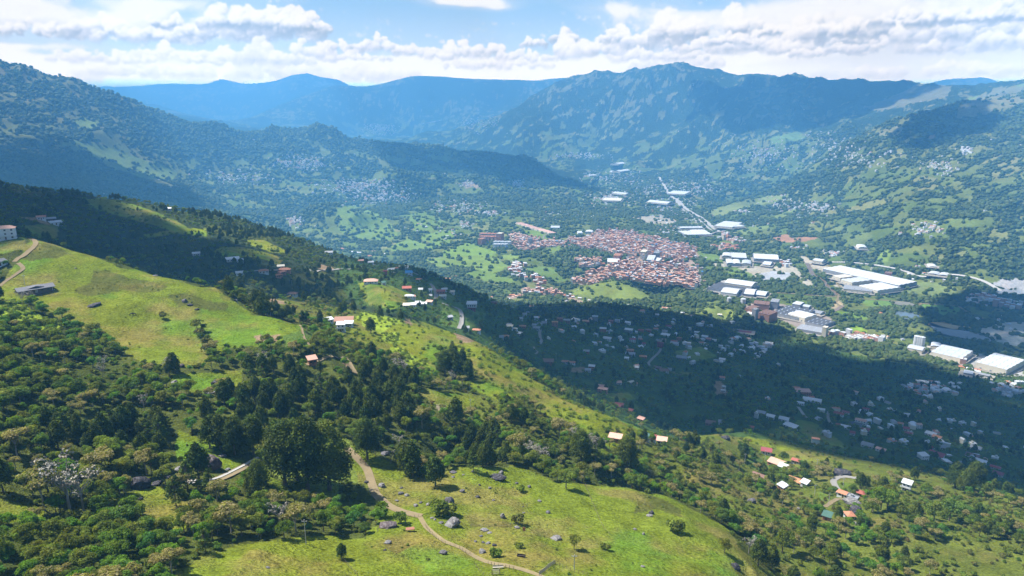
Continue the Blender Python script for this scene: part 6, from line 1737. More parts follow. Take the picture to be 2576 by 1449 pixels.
def ways():
    ribbon('path', path_pts('H', (60,500,140,575,205,650,240,740,275,840,340,905,420,950,520,985,610,1005)), 3.6, DIRT, .10)
    ribbon('path', path_pts('H', (598,1000,622,1040,650,1085,700,1130,780,1190,900,1240,1000,1300,1100,1345,1240,1372,1370,1405,1480,1443,1540,1475)), 1.9, STRAW, .10)
    P = path_pts('G', (1320,728,1380,745,1450,752,1520,750,1600,735,1700,700,1800,648,1880,605,1940,578))
    ribbon('track', P, 4.0, DIRT, .08); ribbon('track', P, 1.15, CONC, .16, .95, block=False); ribbon('track', P, 1.15, CONC, .16, -.95, block=False)
    ribbon('path', path_pts('l', (-60,1110,60,1030,160,960,260,890,320,850,300,800,250,770), 0, 720), 2.6, DIRT)
    ribbon('path', path_pts('l', (200,745,260,700,330,655,400,600,460,545,495,490,470,445,420,428), 0, 720), 3.2, DIRT)
    ribbon('path', path_pts('D', (2230,1030,2250,1090,2280,1150,2310,1190), 0, 600), 1.4, DIRT)
    ribbon('path', path_pts('E', (20,1270,60,1290,90,1330,120,1380,150,1400), 0, 600), 2.6, DIRT)
    ribbon('path', path_pts('D', (2280,1330,2360,1300,2440,1270,2530,1285), 0, 600), 2.6, DIRT)
    ribbon('road', path_pts('r', (410,235,450,275,480,325,494,370,496,420,488,462), 700, 1200), 5.0, ROADM, .25)
    ribbon('road', path_pts('r', (580,505,650,530,740,560,810,592,840,640,852,700,850,760,835,815,812,862), 600, 1100), 5.0, ROADM, .25)
    ribbon('road', path_pts('r', (130,75,220,100,300,135,370,185), 700, 1200), 3.5, ROADM, .25)
    ribbon('road', path_pts('v', (1700,505,1690,535,1655,580,1610,620,1575,655,1553,690,1575,725,1620,755,1665,775), 600, 1800), 4.5, ROADM, .3)
    ribbon('road', path_pts('v', (245,285,238,330,245,380,262,410,240,455), 600, 1800), 4.0, ROADM, .3)
    ribbon('road', path_pts('v', (165,490,178,520,215,550,185,580), 600, 1800), 2.5, ROADM, .3)
    ribbon('road', path_pts('m', (1110,405,1160,420,1230,440,1290,425,1480,415,1600,400,1720,395,1900,365,2050,345,2180,325), 600, 1200), 4.0, ROADM, .3)
    ribbon('road', path_pts('h', (1945,700,1880,715,1800,705,1700,695,1620,710,1570,745,1565,785,1590,830,1620,880,1640,930), 420, 1100), 4.0, ROADM, .25)
    ribbon('path', path_pts('h', (1440,1110,1500,1080,1550,1040,1620,1005,1700,1010), 350, 700), 3.0, DIRT, .2)
    ribbon('path', path_pts('I', (895,190,920,225,945,260,965,272), 600, 1400), 4.0, ROADM, .3)
    ribbon('path', path_pts('I', (1125,225,1118,260,1130,300,1150,320), 600, 1400), 4.0, ROADM, .3)
    ribbon('path', path_pts('D', (1770,640,1850,635,2000,628,2080,620), 600, 1100), 4.0, ROADM, .3)
    ribbon('road', path_pts('F', (-10,85,60,140,120,172,170,195,215,232,260,275,300,310,330,330), snap='plain'), 24, HIGHWAY, 1.4)
    ribbon('road', path_pts('F', (-10,95,45,150,105,182,150,205,190,245,230,285,265,320), snap='plain'), 14, HIGHWAY, 1.0)
    ribbon('road', path_pts('E', (2380,-60,2440,20,2500,90,2560,140), snap='plain'), 22, HIGHWAY, 1.0)
    ribbon('road', path_pts('F', (200,355,240,352,268,340,300,328,340,320,365,318), snap='plain'), 11, ROADM, 5)
    ribbon('road', path_pts('F', (1120,552,1260,566,1400,592,1550,622,1700,652,1850,690,2050,705,2250,745,2400,790), snap='plain'), 16, HIGHWAY, 1.0)
    ribbon('road', path_pts('F', (740,780,940,792,1100,800,1250,812,1400,835,1600,845,1760,857,1950,870,2080,880,2120,905,2180,940,2300,980), snap='plain'), 9, STRAW, 1.0)
    ribbon('road', path_pts('F', (1760,895,1790,880,1820,858), snap='plain'), 7, STRAW, 1.1)
    ribbon('road', path_pts('F', (1200,795,1190,830,1180,850,1220,880), snap='plain'), 7, STRAW, 1.1)
    ribbon('road', path_pts('T', (2362,545,2375,590,2388,640,2385,690), snap='plain'), 8, ROADM, 1.0)
    ribbon('road', path_pts('T', (872,252,872,225,900,205,940,195,1000,200), snap='plain'), 7, ROADM, 1.0)
    ribbon('road', path_pts('F', (1000,500,1150,600,1180,690,1260,770,1420,800), snap='plain'), 9, STRAW, .8)
    ribbon('river', path_pts('F', (965,560,985,600,1010,640,1060,668,1100,705,1125,745,1160,768,1190,795), snap='plain'), 17, MUD, .8)
    ribbon('river', path_pts('F', (1230,872,1190,900,1160,915), snap='plain'), 14, MUD, .8)
    area('pond', 'F', (1600,925,1680,918,1760,935,1800,968,1740,985,1650,975), WATER)
    area('pond', 'F', (1860,1015,1930,1008,2050,1030,2200,1045,2190,1056,2000,1055,1890,1035), surf('ochre_pond', (.50,.30,.09), .05, .05, .4, .3, dirt=0))
    area('pond', 'F', (1590,855,1700,858,1770,870,1740,885,1640,878), surf('reed_pond', (.20,.19,.15), .05, .05, .5, .3, dirt=0))
    area('yard', 'F', (1870,1010,2000,1048,2250,1095,2330,1150,2150,1130,1950,1085), surf('grey_silt', (.27,.28,.29), .1, .03, .8, .2, dirt=.1))

# ------------------------------------------------------------------ the town and the scattered farms
ORD = ['leftmost', 'second from left', 'third from left', 'fourth from left', 'fifth from left', 'sixth from left', 'seventh from left', 'eighth from left', 'ninth from left', 'tenth from left', 'eleventh from left', 'twelfth from left']
TOWN = [('upper main town', cl('T', 1390,165,1700,190,2000,260,2200,290,2330,330,2390,440,2150,445,1980,430,1850,400,1720,400,1550,400,1430,350,1280,330,1080,290,1150,240,1330,210)),
        ('lower main town', cl('T', 1720,400,1900,430,1850,480,2160,480,2370,550,2392,680,2310,742,2200,690,1900,680,1700,630,1500,630,1420,660,1230,690,1120,670,1230,600,1300,560,1500,500,1650,470)),
        ('town arm below the brick tower', cl('T', 530,175,650,210,800,240,940,275,1080,280,1100,325,930,340,780,345,630,362,580,300,545,240)),
        ('quarter under the wooded ridge', cl('T', 680,720,1000,735,1060,790,1250,840,1240,862,1120,830,1000,800,800,790,700,770,560,830,510,812,600,780)),
        ('block left of the tree belt', cl('T', 1190,428,1470,448,1455,490,1380,492,1260,500)),
        ('hamlet in the fields', cl('T', 545,500,620,490,680,520,660,600,720,600,800,570,830,620,900,660,880,680,780,660,640,620,540,580)),
        ('yard beside the arched halls', cl('W', 560,270,760,275,780,310,640,318,570,300)), ('red estate above the halls', cl('W', 150,158,280,150,370,180,300,192,170,178)),
        ('estate by the motorway junction', cl('F', 290,350,380,370,500,400,490,412,400,405,310,380)), ('shaded roadside strip', cl('F', 1110,1080,1400,1100,1560,1160,1500,1175,1300,1130,1120,1120)),
        ('pale scrap yard', cl('F', 2340,700,2440,680,2600,700,2600,765,2400,750)), ('suburb at the right edge', cl('F', 2180,800,2400,830,2600,880,2600,920,2350,870)),
        ('rows before the right warehouses', cl('F', 1990,1280,2150,1300,2330,1370,2320,1430,2200,1400,2050,1340))]
TR = surf('town_roof', (.58,.365,.275), .2, .12, .9, .1); TW = surf('town_brick', (.47,.28,.205), .15, .2, .9, .1)
TM = [TW, TR, rm('white'), rm('tin'), rm('grey'), wm('cream'), rm('terracotta'), rm('blue'), wm('white')]
def small_building(L, W, h, ri, wi, form):
    b = MB(); b.box(-L/2, L/2, -W/2, W/2, -4, h, wi)
    if form == 0: b.box(-L/2-.15, L/2+.15, -W/2-.15, W/2+.15, h, h+.35, ri); b.box(-L*.3, -L*.3+2.2, -1.2, 1.2, h+.35, h+2.6, wi)
    elif form == 1:
        for s in (-1, 1): slab(b, [(-L/2-.3, 0, h+1.5), (L/2+.3, 0, h+1.5), (L/2+.3, s*(W/2+.3), h+.02), (-L/2-.3, s*(W/2+.3), h+.02)], .15)
        b.mi = b.mi[:6] + [ri]*(len(b.mi)-6)
    else:
        slab(b, [(-L/2-.3, -W/2-.3, h+.1), (L/2+.3, -W/2-.3, h+.1), (L/2+.3, W/2+.3, h+1.2), (-L/2-.3, W/2+.3, h+1.2)], .15); b.mi = b.mi[:6] + [ri]*(len(b.mi)-6)
        b.box(-L/2, L/2, W/2-.2, W/2, h, h+1.0, wi)
    for i in range(max(1, int(h/3))):
        for xx in (-L*.28, L*.05, L*.3): b.quad((xx-.5, -W/2-.04, 1+3*i), (xx+.5, -W/2-.04, 1+3*i), (xx+.5, -W/2-.04, 2.2+3*i), (xx-.5, -W/2-.04, 2.2+3*i), m=9)
    return b
TM.append(GLASS)
RN = {1: 'pinkish', 2: 'white', 3: 'tin', 4: 'grey', 6: 'terracotta', 7: 'blue'}
def settlement():
    items = []
    rg = np.random.default_rng(42)
    for di, (dn, poly) in enumerate(TOWN):
        W3 = [plain('A', x / CROP['A'][2], y / CROP['A'][2]) for x, y in poly]
        xs = [q.x for q in W3]; ys = [q.y for q in W3]; ang = radians(-28 + di*7); ca, sa = cos(ang), sin(ang)
        cx, cy_ = sum(xs)/len(xs), sum(ys)/len(ys); ext = max(max(xs)-min(xs), max(ys)-min(ys)) * .8
        sx_, sy_ = (9.6, 11.5) if di < 5 else (14, 15)
        n = int(ext/sx_)
        for i in range(-n, n):
            if i % 13 == 0: continue
            for j in range(-n, n):
                if j % 5 == 0 and di < 5: continue
                x = cx + (i*sx_)*ca - (j*sy_)*sa + rg.uniform(-1, 1); y = cy_ + (i*sx_)*sa + (j*sy_)*ca + rg.uniform(-1, 1)
                px, py = project(x, y, 0.)
                px_ = px + 12 * float(vnoise(x/45, y/45, 3)); py_ = py + 5 * float(vnoise(x/45, y/45, 7))
                if not inpoly(np.array([px_]), np.array([py_]), poly)[0] or (di < 5 and float(fbm(x/48, y/48, 2, 31)) > .36): continue
                if rg.random() < (.03 if di < 5 else .35): continue
                centre = math.exp(-((px-1640)/90)**2 - ((py-645)/40)**2) if di < 2 else 0
                h = rg.choice([3, 6, 6, 9, 9]) + (rg.choice([0, 3, 6, 12]) * (rg.random() < .25 + centre))
                q = rg.random()
                if di < 5: ri = 1 if q < .56 else 6 if q < .78 else 2 if q < .86 else 3 if q < .94 else 4 if q < .98 else 7
                elif dn.startswith('red'): ri = 6
                else: ri = 2 if q < .5 else 3 if q < .8 else 6
                wi = 0 if rg.random() < .72 else (5 if rg.random() < .5 else 8)
                items.append((x, y, 0., min(h, 18), ri, wi, int(rg.integers(0, 3)), ang + (pi/2 if rg.random() < .3 else 0), sx_*.88, sy_*.86, RN[ri] + ' roofed building packed in the ' + dn, di))
    # farms and villas spread over valley and mountain sides, in loose clusters
    x, y = jitter_grid(1350, 9500, 46, -38, 38); z = height(x, y); px, py = project(x, y, z)
    den = fbm(x/520, y/520, 3, 401) + .55 * fbm(x/130, y/130, 2, 405)
    lim = .52 + sst(300, 900, z)*.5 + sst(6500, 9500, np.hypot(x, y))*.15
    dn_ = den - lim + .10
    ok = (rg.random(len(x)) < np.clip(dn_*1.9, .004, .9)) & in_sight(x, y, z + 5) & (px > -40) & (px < 2620)
    extra = []                                      # denser hamlets seen in the photograph
    for k, X0, Y0, wx, wy, n in (('A',2250,1220,220,70,110), ('A',1750,1330,280,60,90), ('A',2500,1400,180,50,70), ('B',200,1380,220,50,80), ('B',960,1370,60,25,12), ('B',1330,1370,60,30,25), ('B',2000,1330,160,60,50), ('B',300,960,120,40,80),
                                 ('B',1050,920,160,60,40), ('B',1800,1160,200,25,40), ('C',150,1400,160,60,70), ('C',650,1150,260,120,70), ('C',1150,1080,160,90,40), ('C',1950,1240,120,60,26), ('C',1350,1180,220,100,40), ('C',2150,1120,60,20,12),
                                 ('E',300,80,300,60,90), ('E',900,150,200,60,60), ('E',2000,90,160,60,50), ('E',2450,150,140,90,60), ('D',2200,260,60,50,26), ('F',480,190,60,18,16), ('F',800,150,200,70,40), ('F',1050,160,130,60,40), ('F',1850,320,120,50,26), ('F',1180,500,70,25,22),
                                 ('F',880,460,60,14,12), ('F',1820,600,40,14,12), ('F',2250,840,110,40,30), ('F',600,1190,140,25,16), ('F',1400,1130,160,20,20), ('I',1900,60,200,60,30), ('I',2450,70,120,50,24), ('E',950,290,60,30,14), ('E',1120,200,70,20,20), ('B',700,850,60,12,14), ('E',2350,60,260,90,50), ('B',2350,1400,240,70,44), ('B',2150,1330,120,50,26), ('E',2100,60,200,60,30), ('F',60,130,90,110,50), ('F',150,280,120,60,30), ('E',2450,330,120,50,20)):
        for _ in range(int(n * (2.6 if k in 'BEC' else 1.7))):
            q = c(k, X0 + rg.normal(0, wx*.5), Y0 + rg.normal(0, wy*.5)); p = ground_at(*q, 12500, 1250); extra.append((p.x, p.y))
    for k, X0, Y0, wx, wy, n in (('v',1300,330,800,190,46), ('I',1500,260,700,190,44), ('I',2050,420,420,170,34), ('v',2200,450,350,200,24), ('v',700,190,500,50,12), ('F',500,1250,500,140,22)):
        for _ in range(n):
            p = ground_at(*c(k, X0 + rg.normal(0, wx*.5), Y0 + rg.normal(0, wy*.5)), 2400, 640)
            if not any((p.x-u)**2 + (p.y-v)**2 < (r_+5)**2 for u, v, r_ in BUILT): extra.append((p.x, p.y))
    ex = np.array(extra); gx = np.concatenate([x[ok], ex[:, 0]]); gy = np.concatenate([y[ok], ex[:, 1]]); gz = height(gx, gy); gz = np.minimum(gz, height(gx + 5, gy + 5))
    for a, b_, z_ in zip(gx, gy, gz):
        R = math.hypot(a, b_); q = rg.random(); s = (rg.uniform(8, 14) if R > 1500 else rg.uniform(6, 9.5)) * (1 + max(0, R-5000)/9000); ri = 2 if q < .42 else 3 if q < .60 else 6 if q < .80 else 1 if q < .9 else 4
        if any((a - u)**2 + (b_ - v)**2 < (r_+8)**2 for u, v, r_ in BIGB): continue
        items.append((a, b_, float(z_) , float(rg.choice([3, 3.5, 6, 7])), ri, 8 if rg.random() < .6 else 5, int(rg.integers(0, 3)), rg.uniform(0, pi), s, s*rg.uniform(.6, .9), None, 99))
    # footprints of halls stay clear
    keep = [it for it in items if it[11] >= 99 or not any((it[0]-u)**2 + (it[1]-v)**2 < (r_+3)**2 for u, v, r_ in BIGB)]
    for it in keep: BUILT.append((it[0], it[1], max(it[8], it[9])*.5 + 2))
    def size(it): return it[8] * it[9] ** .0 * (it[3] + 6) / (it[0]**2 + it[1]**2)
    town = sorted([i for i in keep if i[11] < 99], key=lambda i: -(i[8]*(i[3]+5)) / (i[0]**2 + i[1]**2)); farm_i = sorted([i for i in keep if i[11] == 99], key=lambda i: -(i[8]*(i[3]+5)) / (i[0]**2 + i[1]**2))
    cache = {}
    def single(it, name, label, cat, group):
        key = (round(it[8]), round(it[9]), it[3], it[4], it[5], it[6])
        if key not in cache: cache[key] = small_building(key[0], key[1], key[2], key[3], key[4], key[5]).mesh('building', TM)
        o = link(name, cache[key]); o.location = (it[0], it[1], it[2]); o.rotation_euler = (0, 0, it[7]); tag(o, label, cat, group)
    def ordinals(lst, what):
        g = {}
        for it in lst: g.setdefault(what(it), []).append(it)
        for k_, v in g.items():
            v.sort(key=lambda it: float(project(it[0], it[1], it[2])[0]))
            for n, it in enumerate(v):
                yield it, k_, (k_ if len(v) == 1 else ('rightmost ' + k_) if n == len(v)-1 else (ORD[n] + ' ' + k_) if n < len(ORD) else k_)
    def tw(it):
        poly = TOWN[it[11]][1]; px, py = project(it[0], it[1], 0.); xs = [p[0] for p in poly]; ys = [p[1] for p in poly]
        a = (px-min(xs))/(max(xs)-min(xs)); b_ = (py-min(ys))/(max(ys)-min(ys))
        return '%s %s building, %s %s of %s' % ({3: 'single storey', 6: 'two storey', 9: 'three storey', 12: 'four storey', 15: 'five storey'}.get(int(it[3]), 'tall'), RN[it[4]], ('rear', 'centre', 'front')[min(2, int(b_*3))], ('left', 'middle', 'right')[min(2, int(a*3))], TOWN[it[11]][0])
    for it, g_, lab in ordinals(town[:300], tw): single(it, 'town_building', lab, 'building', g_)
    def where(it):
        px, py = project(it[0], it[1], it[2]); R = math.hypot(it[0], it[1])
        return min(LMK, key=lambda m: math.hypot(m[0]-px, (m[1]-py)*2))[2]
    LMK = [(1430,790,'the village spur'), (1680,830,'the vivid crimson house'), (2035,1010,'the arched white shed'), (2350,1020,'the suburb in shade'), (2110,1080,'the white hipped villa'), (2450,1150,'the dark giant trees'), (1530,900,'the twin terracotta cottages'), (1950,900,'the right end of the village slope'), (1830,990,'the red clearing'),
           (870,560,'the green cone hill'), (1060,580,'the green twin hills'), (1540,730,'the rounded hill by town'), (1820,785,'the small round hill'), (1250,590,'the tall brick tower'), (2180,690,'the very long factory roof'), (1900,655,'the plain white halls'),
           (1790,590,'the motorway junction'), (2270,790,'the dark pond'), (2400,820,'the ochre pond'), (1560,440,'the valley head halls'), (1420,565,'the pink terraces'), (2380,310,'the pine patch'), (1100,700,'the hedged green fields'), (700,470,'the side valley floor'),
           (2100,600,'the red earth cutting'), (2400,600,'the far right foothills'), (2100,460,'the right mountain spur'), (1700,400,'the right mountain foot'), (1950,745,'the dark flat roofed works'), (2450,900,'the right hand warehouses')]
    for it, g_, lab in ordinals(farm_i[:220], lambda it: '%s roofed %s house near %s' % (RN[it[4]], 'tall' if it[3] > 5 else 'low', where(it))): single(it, 'farmhouse', lab, 'house', g_)
    def merged(lst, name, label):
        V, F, Mi = [], [], []
        for it in lst:
            b = small_building(it[8], it[9], it[3], it[4], it[5], it[6]); ca, sa = cos(it[7]), sin(it[7]); o = len(V)
            V += [(it[0] + x*ca - y*sa, it[1] + x*sa + y*ca, it[2] + z) for x, y, z in b.v]; F += [tuple(i+o for i in f) for f in b.f]; Mi += b.mi
        me = bpy.data.meshes.new(name); me.from_pydata(V, [], F)
        for m_ in TM: me.materials.append(m_)
        me.polygons.foreach_set('material_index', Mi); me.update(); o = link(name, me); o['kind'] = 'stuff'; o['label'] = label; o['category'] = 'houses'
    merged(town[300:], 'town_houses', 'dense mass of brick town houses with pinkish roofs on the plain'); merged(farm_i[220:], 'scattered_farms', 'countless pale farmhouses dotted over the mountain sides')
# ------------------------------------------------------------------ put everything in its place
white_red_house(); barn(); parse_houses(); ways(); industry()
BIGB = [q for q in BUILT if math.hypot(q[0], q[1]) > 1250]
boulders(); small_things(); settlement()

HERO = '''
cypress G 2120 770 470|left trunk of the great rounded cypress clump
cypress G 2290 815 540|tallest crown of the great rounded cypress clump
cypress G 2450 810 500|right crown of the great rounded cypress clump
cypress G 2210 740 450|rear crown of the great rounded cypress clump
pine G 1310 930 220|slender layered pine at the left of the lit meadow
pine G 1395 800 200|thin pine with gaps beside the concrete track
cypress G 1480 745 270|dark cypress right in front of the brown rock outcrop
pine G 1565 835 180|bushy pine below the bend of the concrete track
cypress G 1925 890 300|slim cypress on a bare stem right of the concrete track
cypress G 1885 545 290|cypress on a tall stem above the concrete track end
cypress G 1745 545 270|middle cypress of the row behind the rock outcrop
cypress G 1640 510 250|left cypress of the row behind the rock outcrop
cypress G 1560 500 220|first cypress at the left end of the row behind the outcrop
pine G 1530 1275 170|small lone pine at the edge of the front knoll
tan G 130 570 200|wide tan crowned tree at the left edge
tan G 330 960 270|ochre crowned tree leaning in the left meadow
bare G 520 970 340|tall grey leafless tree in the left meadow
bare G 620 960 270|second grey leafless tree in the left meadow
tan G 760 720 200|tan crowned tree over the dark boulder
tan G 1090 700 170|rounded tan crown next to the pyramid rock
broad G 840 610 170|dark green round tree above the tan crowns
shrub G 990 1000 130|grey green round bush alone in the left meadow
tan G 1440 1150 160|cream flowering crown in the lower thicket
tan G 1720 1130 220|tall cream flowering tree in the lower thicket
tan G 2050 970 150|tan crown behind the lower thicket
tan G 2200 1120 210|broad cream flowering crown near the knoll
bare G 2080 1090 190|white branched bare tree in the lower thicket
broad G 780 1130 150|broad dark tree in the lower left thicket
lush G 250 1180 190|bright green tree at the lower left
lush G 700 1400 160|bright rounded tree at the bottom edge left of centre
cypress H 215 585 310|cypress standing on the left side of the dirt track
cypress H 720 780 240|lone cypress at the centre of the meadow edge
cypress H 550 710 270|double cypress left of the lone one
cypress H 500 690 240|shaded cypress behind the double one
cypress H 870 330 220|pointed cypress by the bare earth patch
cypress H 1800 600 250|tall cypress in the right hand wood
cypress H 2140 650 250|columnar cypress before the coral roofed shed
pine H 1000 665 170|small pine at the upper meadow edge
pine H 1080 600 160|pine just behind the upper meadow edge
tan H 620 350 170|flat topped tan crown over the dark wood
tan H 1320 570 190|grey tan crown in the middle of the wood
tan H 1640 450 190|ochre crown on a tall stem up the slope
broad H 1690 800 150|yellow green tree rooted on the field edge
broad H 1810 760 170|round tree with a pale stem at the field edge
broad H 2180 800 120|small round tree at the right field edge
broad H 1750 1250 120|dark leaning bush on the lower meadow
cypress H 25 1320 120|small cypress at the front fence
shrub H 1335 1232 55|little bush in the middle of the lower meadow
shrub H 1990 1255 65|dark bush low on the right meadow
shrub H 1150 1300 85|bush growing against the white rock
shrub H 1320 1050 85|thin bush on the stake ditch
shrub H 2490 1115 110|round bush at the far right of the field
shrub H 1370 820 60|low bush in the rocky scar
shrub H 740 980 150|leafy meadow bush beside the grey boulder
shrub H 820 1000 120|leafy bush behind the largest boulder
shrub H 340 1000 130|leafy bush behind the broad brown boulder
shrub H 460 1060 100|rounded bush right of the broad brown boulder
cypress E 110 915 75|upright little cypress on the lime crest
cypress E 40 935 90|squat cypress left of the little one
cypress E 460 970 62|lone ball shaped tree on the lime crest
cypress E 310 985 95|narrow dark tree in the lime slope
cypress E 240 1090 120|tall thin tree near the rust roofed farmhouse
cypress E 790 1400 190|big dark tree on the lime slope
cypress E 870 1420 170|right neighbour of the big dark tree on the lime slope
cypress E 960 1440 150|outermost of three dark trees on the lime slope
cypress E 250 1290 140|pointed dark tree below the yellow field
cypress m 1755 1005 170|round topped cypress alone above the crops
cypress m 1620 1010 150|spreading cypress beside the round topped one
cypress m 1290 1130 165|dark tree above the white tin hut
cypress m 850 1105 200|right tree of the dark pair by the pasture
cypress m 700 1050 190|third tree of the dark row by the pasture
cypress m 560 1045 210|second tree of the dark row by the pasture
cypress m 460 1040 190|first tree of the dark row by the pasture
cypress m 2400 1130 160|isolated round tree at the brown slip
brush m 1110 1165 110|rusty brown tree near the white tin hut
cypress D 1700 800 130|big dark tree at the tip of the left pasture
cypress D 1780 810 130|second dark tree at the tip of the left pasture
cypress D 1740 770 120|rear dark tree at the tip of the left pasture
brush D 1480 1110 70|upper tree of the hedge across the pasture
brush D 1520 1180 70|second tree of the hedge across the pasture
brush D 1550 1240 90|third tree of the hedge across the pasture
broad D 1575 1280 80|lowest tree of the hedge across the pasture
shrub D 1215 978 55|single dark bush in the pasture
lush D 1690 1290 90|mint green tree at the pasture corner
cypress I 2200 810 190|tallest of the dark giants at the right
cypress I 2060 790 170|left of the dark giants at the right
cypress I 2140 830 160|front one of the dark giants at the right
broad I 1510 960 160|large dark round tree right of the rock face
broad I 1560 930 150|second dark round tree right of the rock face
broad I 1900 1070 160|layered spreading tree in the right hand scrub
broad I 2020 1040 150|dark flat crowned tree in the right hand scrub
broad I 780 1270 160|round grey green tree in the lower right scrub
cypress I 600 1370 200|dark tree by the lower right field
cypress I 700 1400 180|second dark tree by the lower right field
broad I 350 1280 110|yellow spotted tree at the field corner
cypress I 190 960 120|left dark tree above the terraced field
cypress I 340 1010 140|right dark tree above the terraced field
broad I 785 610 90|round tree beside the pink shed on stilts
cypress I 490 600 100|dark tree left of the banana patch
'''
hero = []
for ln in HERO.strip().split('\n'):
    a, lab = ln.split('|'); kd, k, x, y, hp = a.split(); px, py = c(k, float(x), float(y)); p = ground_at(px, py, 900)
    d = (p - Vector((0, 0, CAM_Z))).length; hero.append((p.x, p.y, p.z, float(hp) * CROP[k][2] * d / FPX * 1.04, kd, lab))

def clear_of(pts, objs, extra=0.):
    """drop plants that stand in, or directly before, anything built"""
    if not len(pts): return pts
    P = np.array([(p[0], p[1]) for p in pts]); ok = np.ones(len(P), bool); R = np.hypot(P[:, 0], P[:, 1])
    for (bx, by, br) in objs:
        rb = math.hypot(bx, by)
        s = np.abs(R - rb) < br + 14
        if not s.any(): continue
        idx = np.nonzero(s & ok)[0]; q = P[idx]; d = np.hypot(q[:, 0]-bx, q[:, 1]-by)
        ux, uy = bx/rb, by/rb; along = (q[:, 0]*ux + q[:, 1]*uy) - rb; across = np.abs(q[:, 0]*uy - q[:, 1]*ux)
        ok[idx[(d < br + extra) | ((along < 0) & (along > -(br + 4)) & (across < br*.7))]] = False
    return [p for p, o in zip(pts, ok) if o]
nearb = [b_ for b_ in BUILT if math.hypot(b_[0], b_[1]) < 1900]
near_p = clear_of(plant(150, 520, 4.4), nearb)
hx = [(h_[0], h_[1], h_[3]*.20) for h_ in hero]
near_p = [p for p in clear_of(near_p, hx)]
mid_p = clear_of(plant(520, 2050, 7.4, .82), nearb)
# sparse tufts of bush on the open pasture
tx, ty = jitter_grid(185, 620, 5.2); tz = height(tx, ty); tk = classes(tx, ty, tz); pi_ = CN.index('pasture')
tufts = [(a, b_, z_, rng.uniform(.3, 1.2), 'shrub') for a, b_, z_, k_, q, f_ in zip(tx, ty, tz, tk, rng.random(len(tx)), fbm(tx/28, ty/28, 3, 501)) if (k_ == pi_ and q < .015 + .42*max(0, f_ - .10)) or (k_ == CN.index('rough') and q < .55)]
tufts = clear_of(tufts, nearb)

def joined(crown, trunk, name):
    bm = bmesh.new(); bm.from_mesh(crown); n = len(bm.faces); bm.from_mesh(trunk); bm.faces.ensure_lookup_table()
    for f in bm.faces[n:]: f.material_index = 1
    me = bpy.data.meshes.new(name); bm.to_mesh(me); bm.free(); me.materials.append(crown.materials[0]); me.materials.append(trunk.materials[0]); return me
def scatter(name, protos, pts, label, cat):
    """pts: (x, y, z, size, proto index)"""
    pc = bpy.data.collections.new(name + '_kinds')
    for i, me in enumerate(protos): pc.objects.link(bpy.data.objects.new('%s_%02d' % (name, i), me))
    A = np.array(pts, float); me = bpy.data.meshes.new(name); me.vertices.add(len(A)); me.vertices.foreach_set('co', A[:, :3].ravel())
    for nm, typ, v in (('scl', 'FLOAT', A[:, 3]), ('rz', 'FLOAT', rng.uniform(0, 2*pi, len(A))), ('wid', 'FLOAT', A[:, 3] * rng.uniform(.85, 1.25, len(A)))):
        a = me.attributes.new(nm, typ, 'POINT'); a.data.foreach_set('value', v.astype(np.float32))
    a = me.attributes.new('pid', 'INT', 'POINT'); a.data.foreach_set('value', A[:, 4].astype(np.int32))
    o = link(name, me); ng = bpy.data.node_groups.new(name, 'GeometryNodeTree')
    ng.interface.new_socket('Geometry', in_out='INPUT', socket_type='NodeSocketGeometry'); ng.interface.new_socket('Geometry', in_out='OUTPUT', socket_type='NodeSocketGeometry')
    N = ng.nodes; L_ = ng.links; gi = N.new('NodeGroupInput'); go = N.new('NodeGroupOutput'); ip = N.new('GeometryNodeInstanceOnPoints'); ci = N.new('GeometryNodeCollectionInfo')
    ci.inputs[0].default_value = pc; ci.inputs['Separate Children'].default_value = True; ci.inputs['Reset Children'].default_value = True
    def attr(nm, typ): n = N.new('GeometryNodeInputNamedAttribute'); n.data_type = typ; n.inputs[0].default_value = nm; return n.outputs[0]
    cs = N.new('ShaderNodeCombineXYZ'); s_, w_ = attr('scl', 'FLOAT'), attr('wid', 'FLOAT')
    L_.new(w_, cs.inputs[0]); L_.new(w_, cs.inputs[1]); L_.new(s_, cs.inputs[2]); cr = N.new('ShaderNodeCombineXYZ'); L_.new(attr('rz', 'FLOAT'), cr.inputs[2])
    L_.new(gi.outputs[0], ip.inputs['Points']); L_.new(ci.outputs[0], ip.inputs['Instance']); ip.inputs['Pick Instance'].default_value = True
    L_.new(attr('pid', 'INT'), ip.inputs['Instance Index']); L_.new(cr.outputs[0], ip.inputs['Rotation']); L_.new(cs.outputs[0], ip.inputs['Scale']); L_.new(ip.outputs[0], go.inputs[0])
    o.modifiers.new('scatter', 'NODES').node_group = ng; o['kind'] = 'stuff'; o['label'] = label; o['category'] = cat
    return o

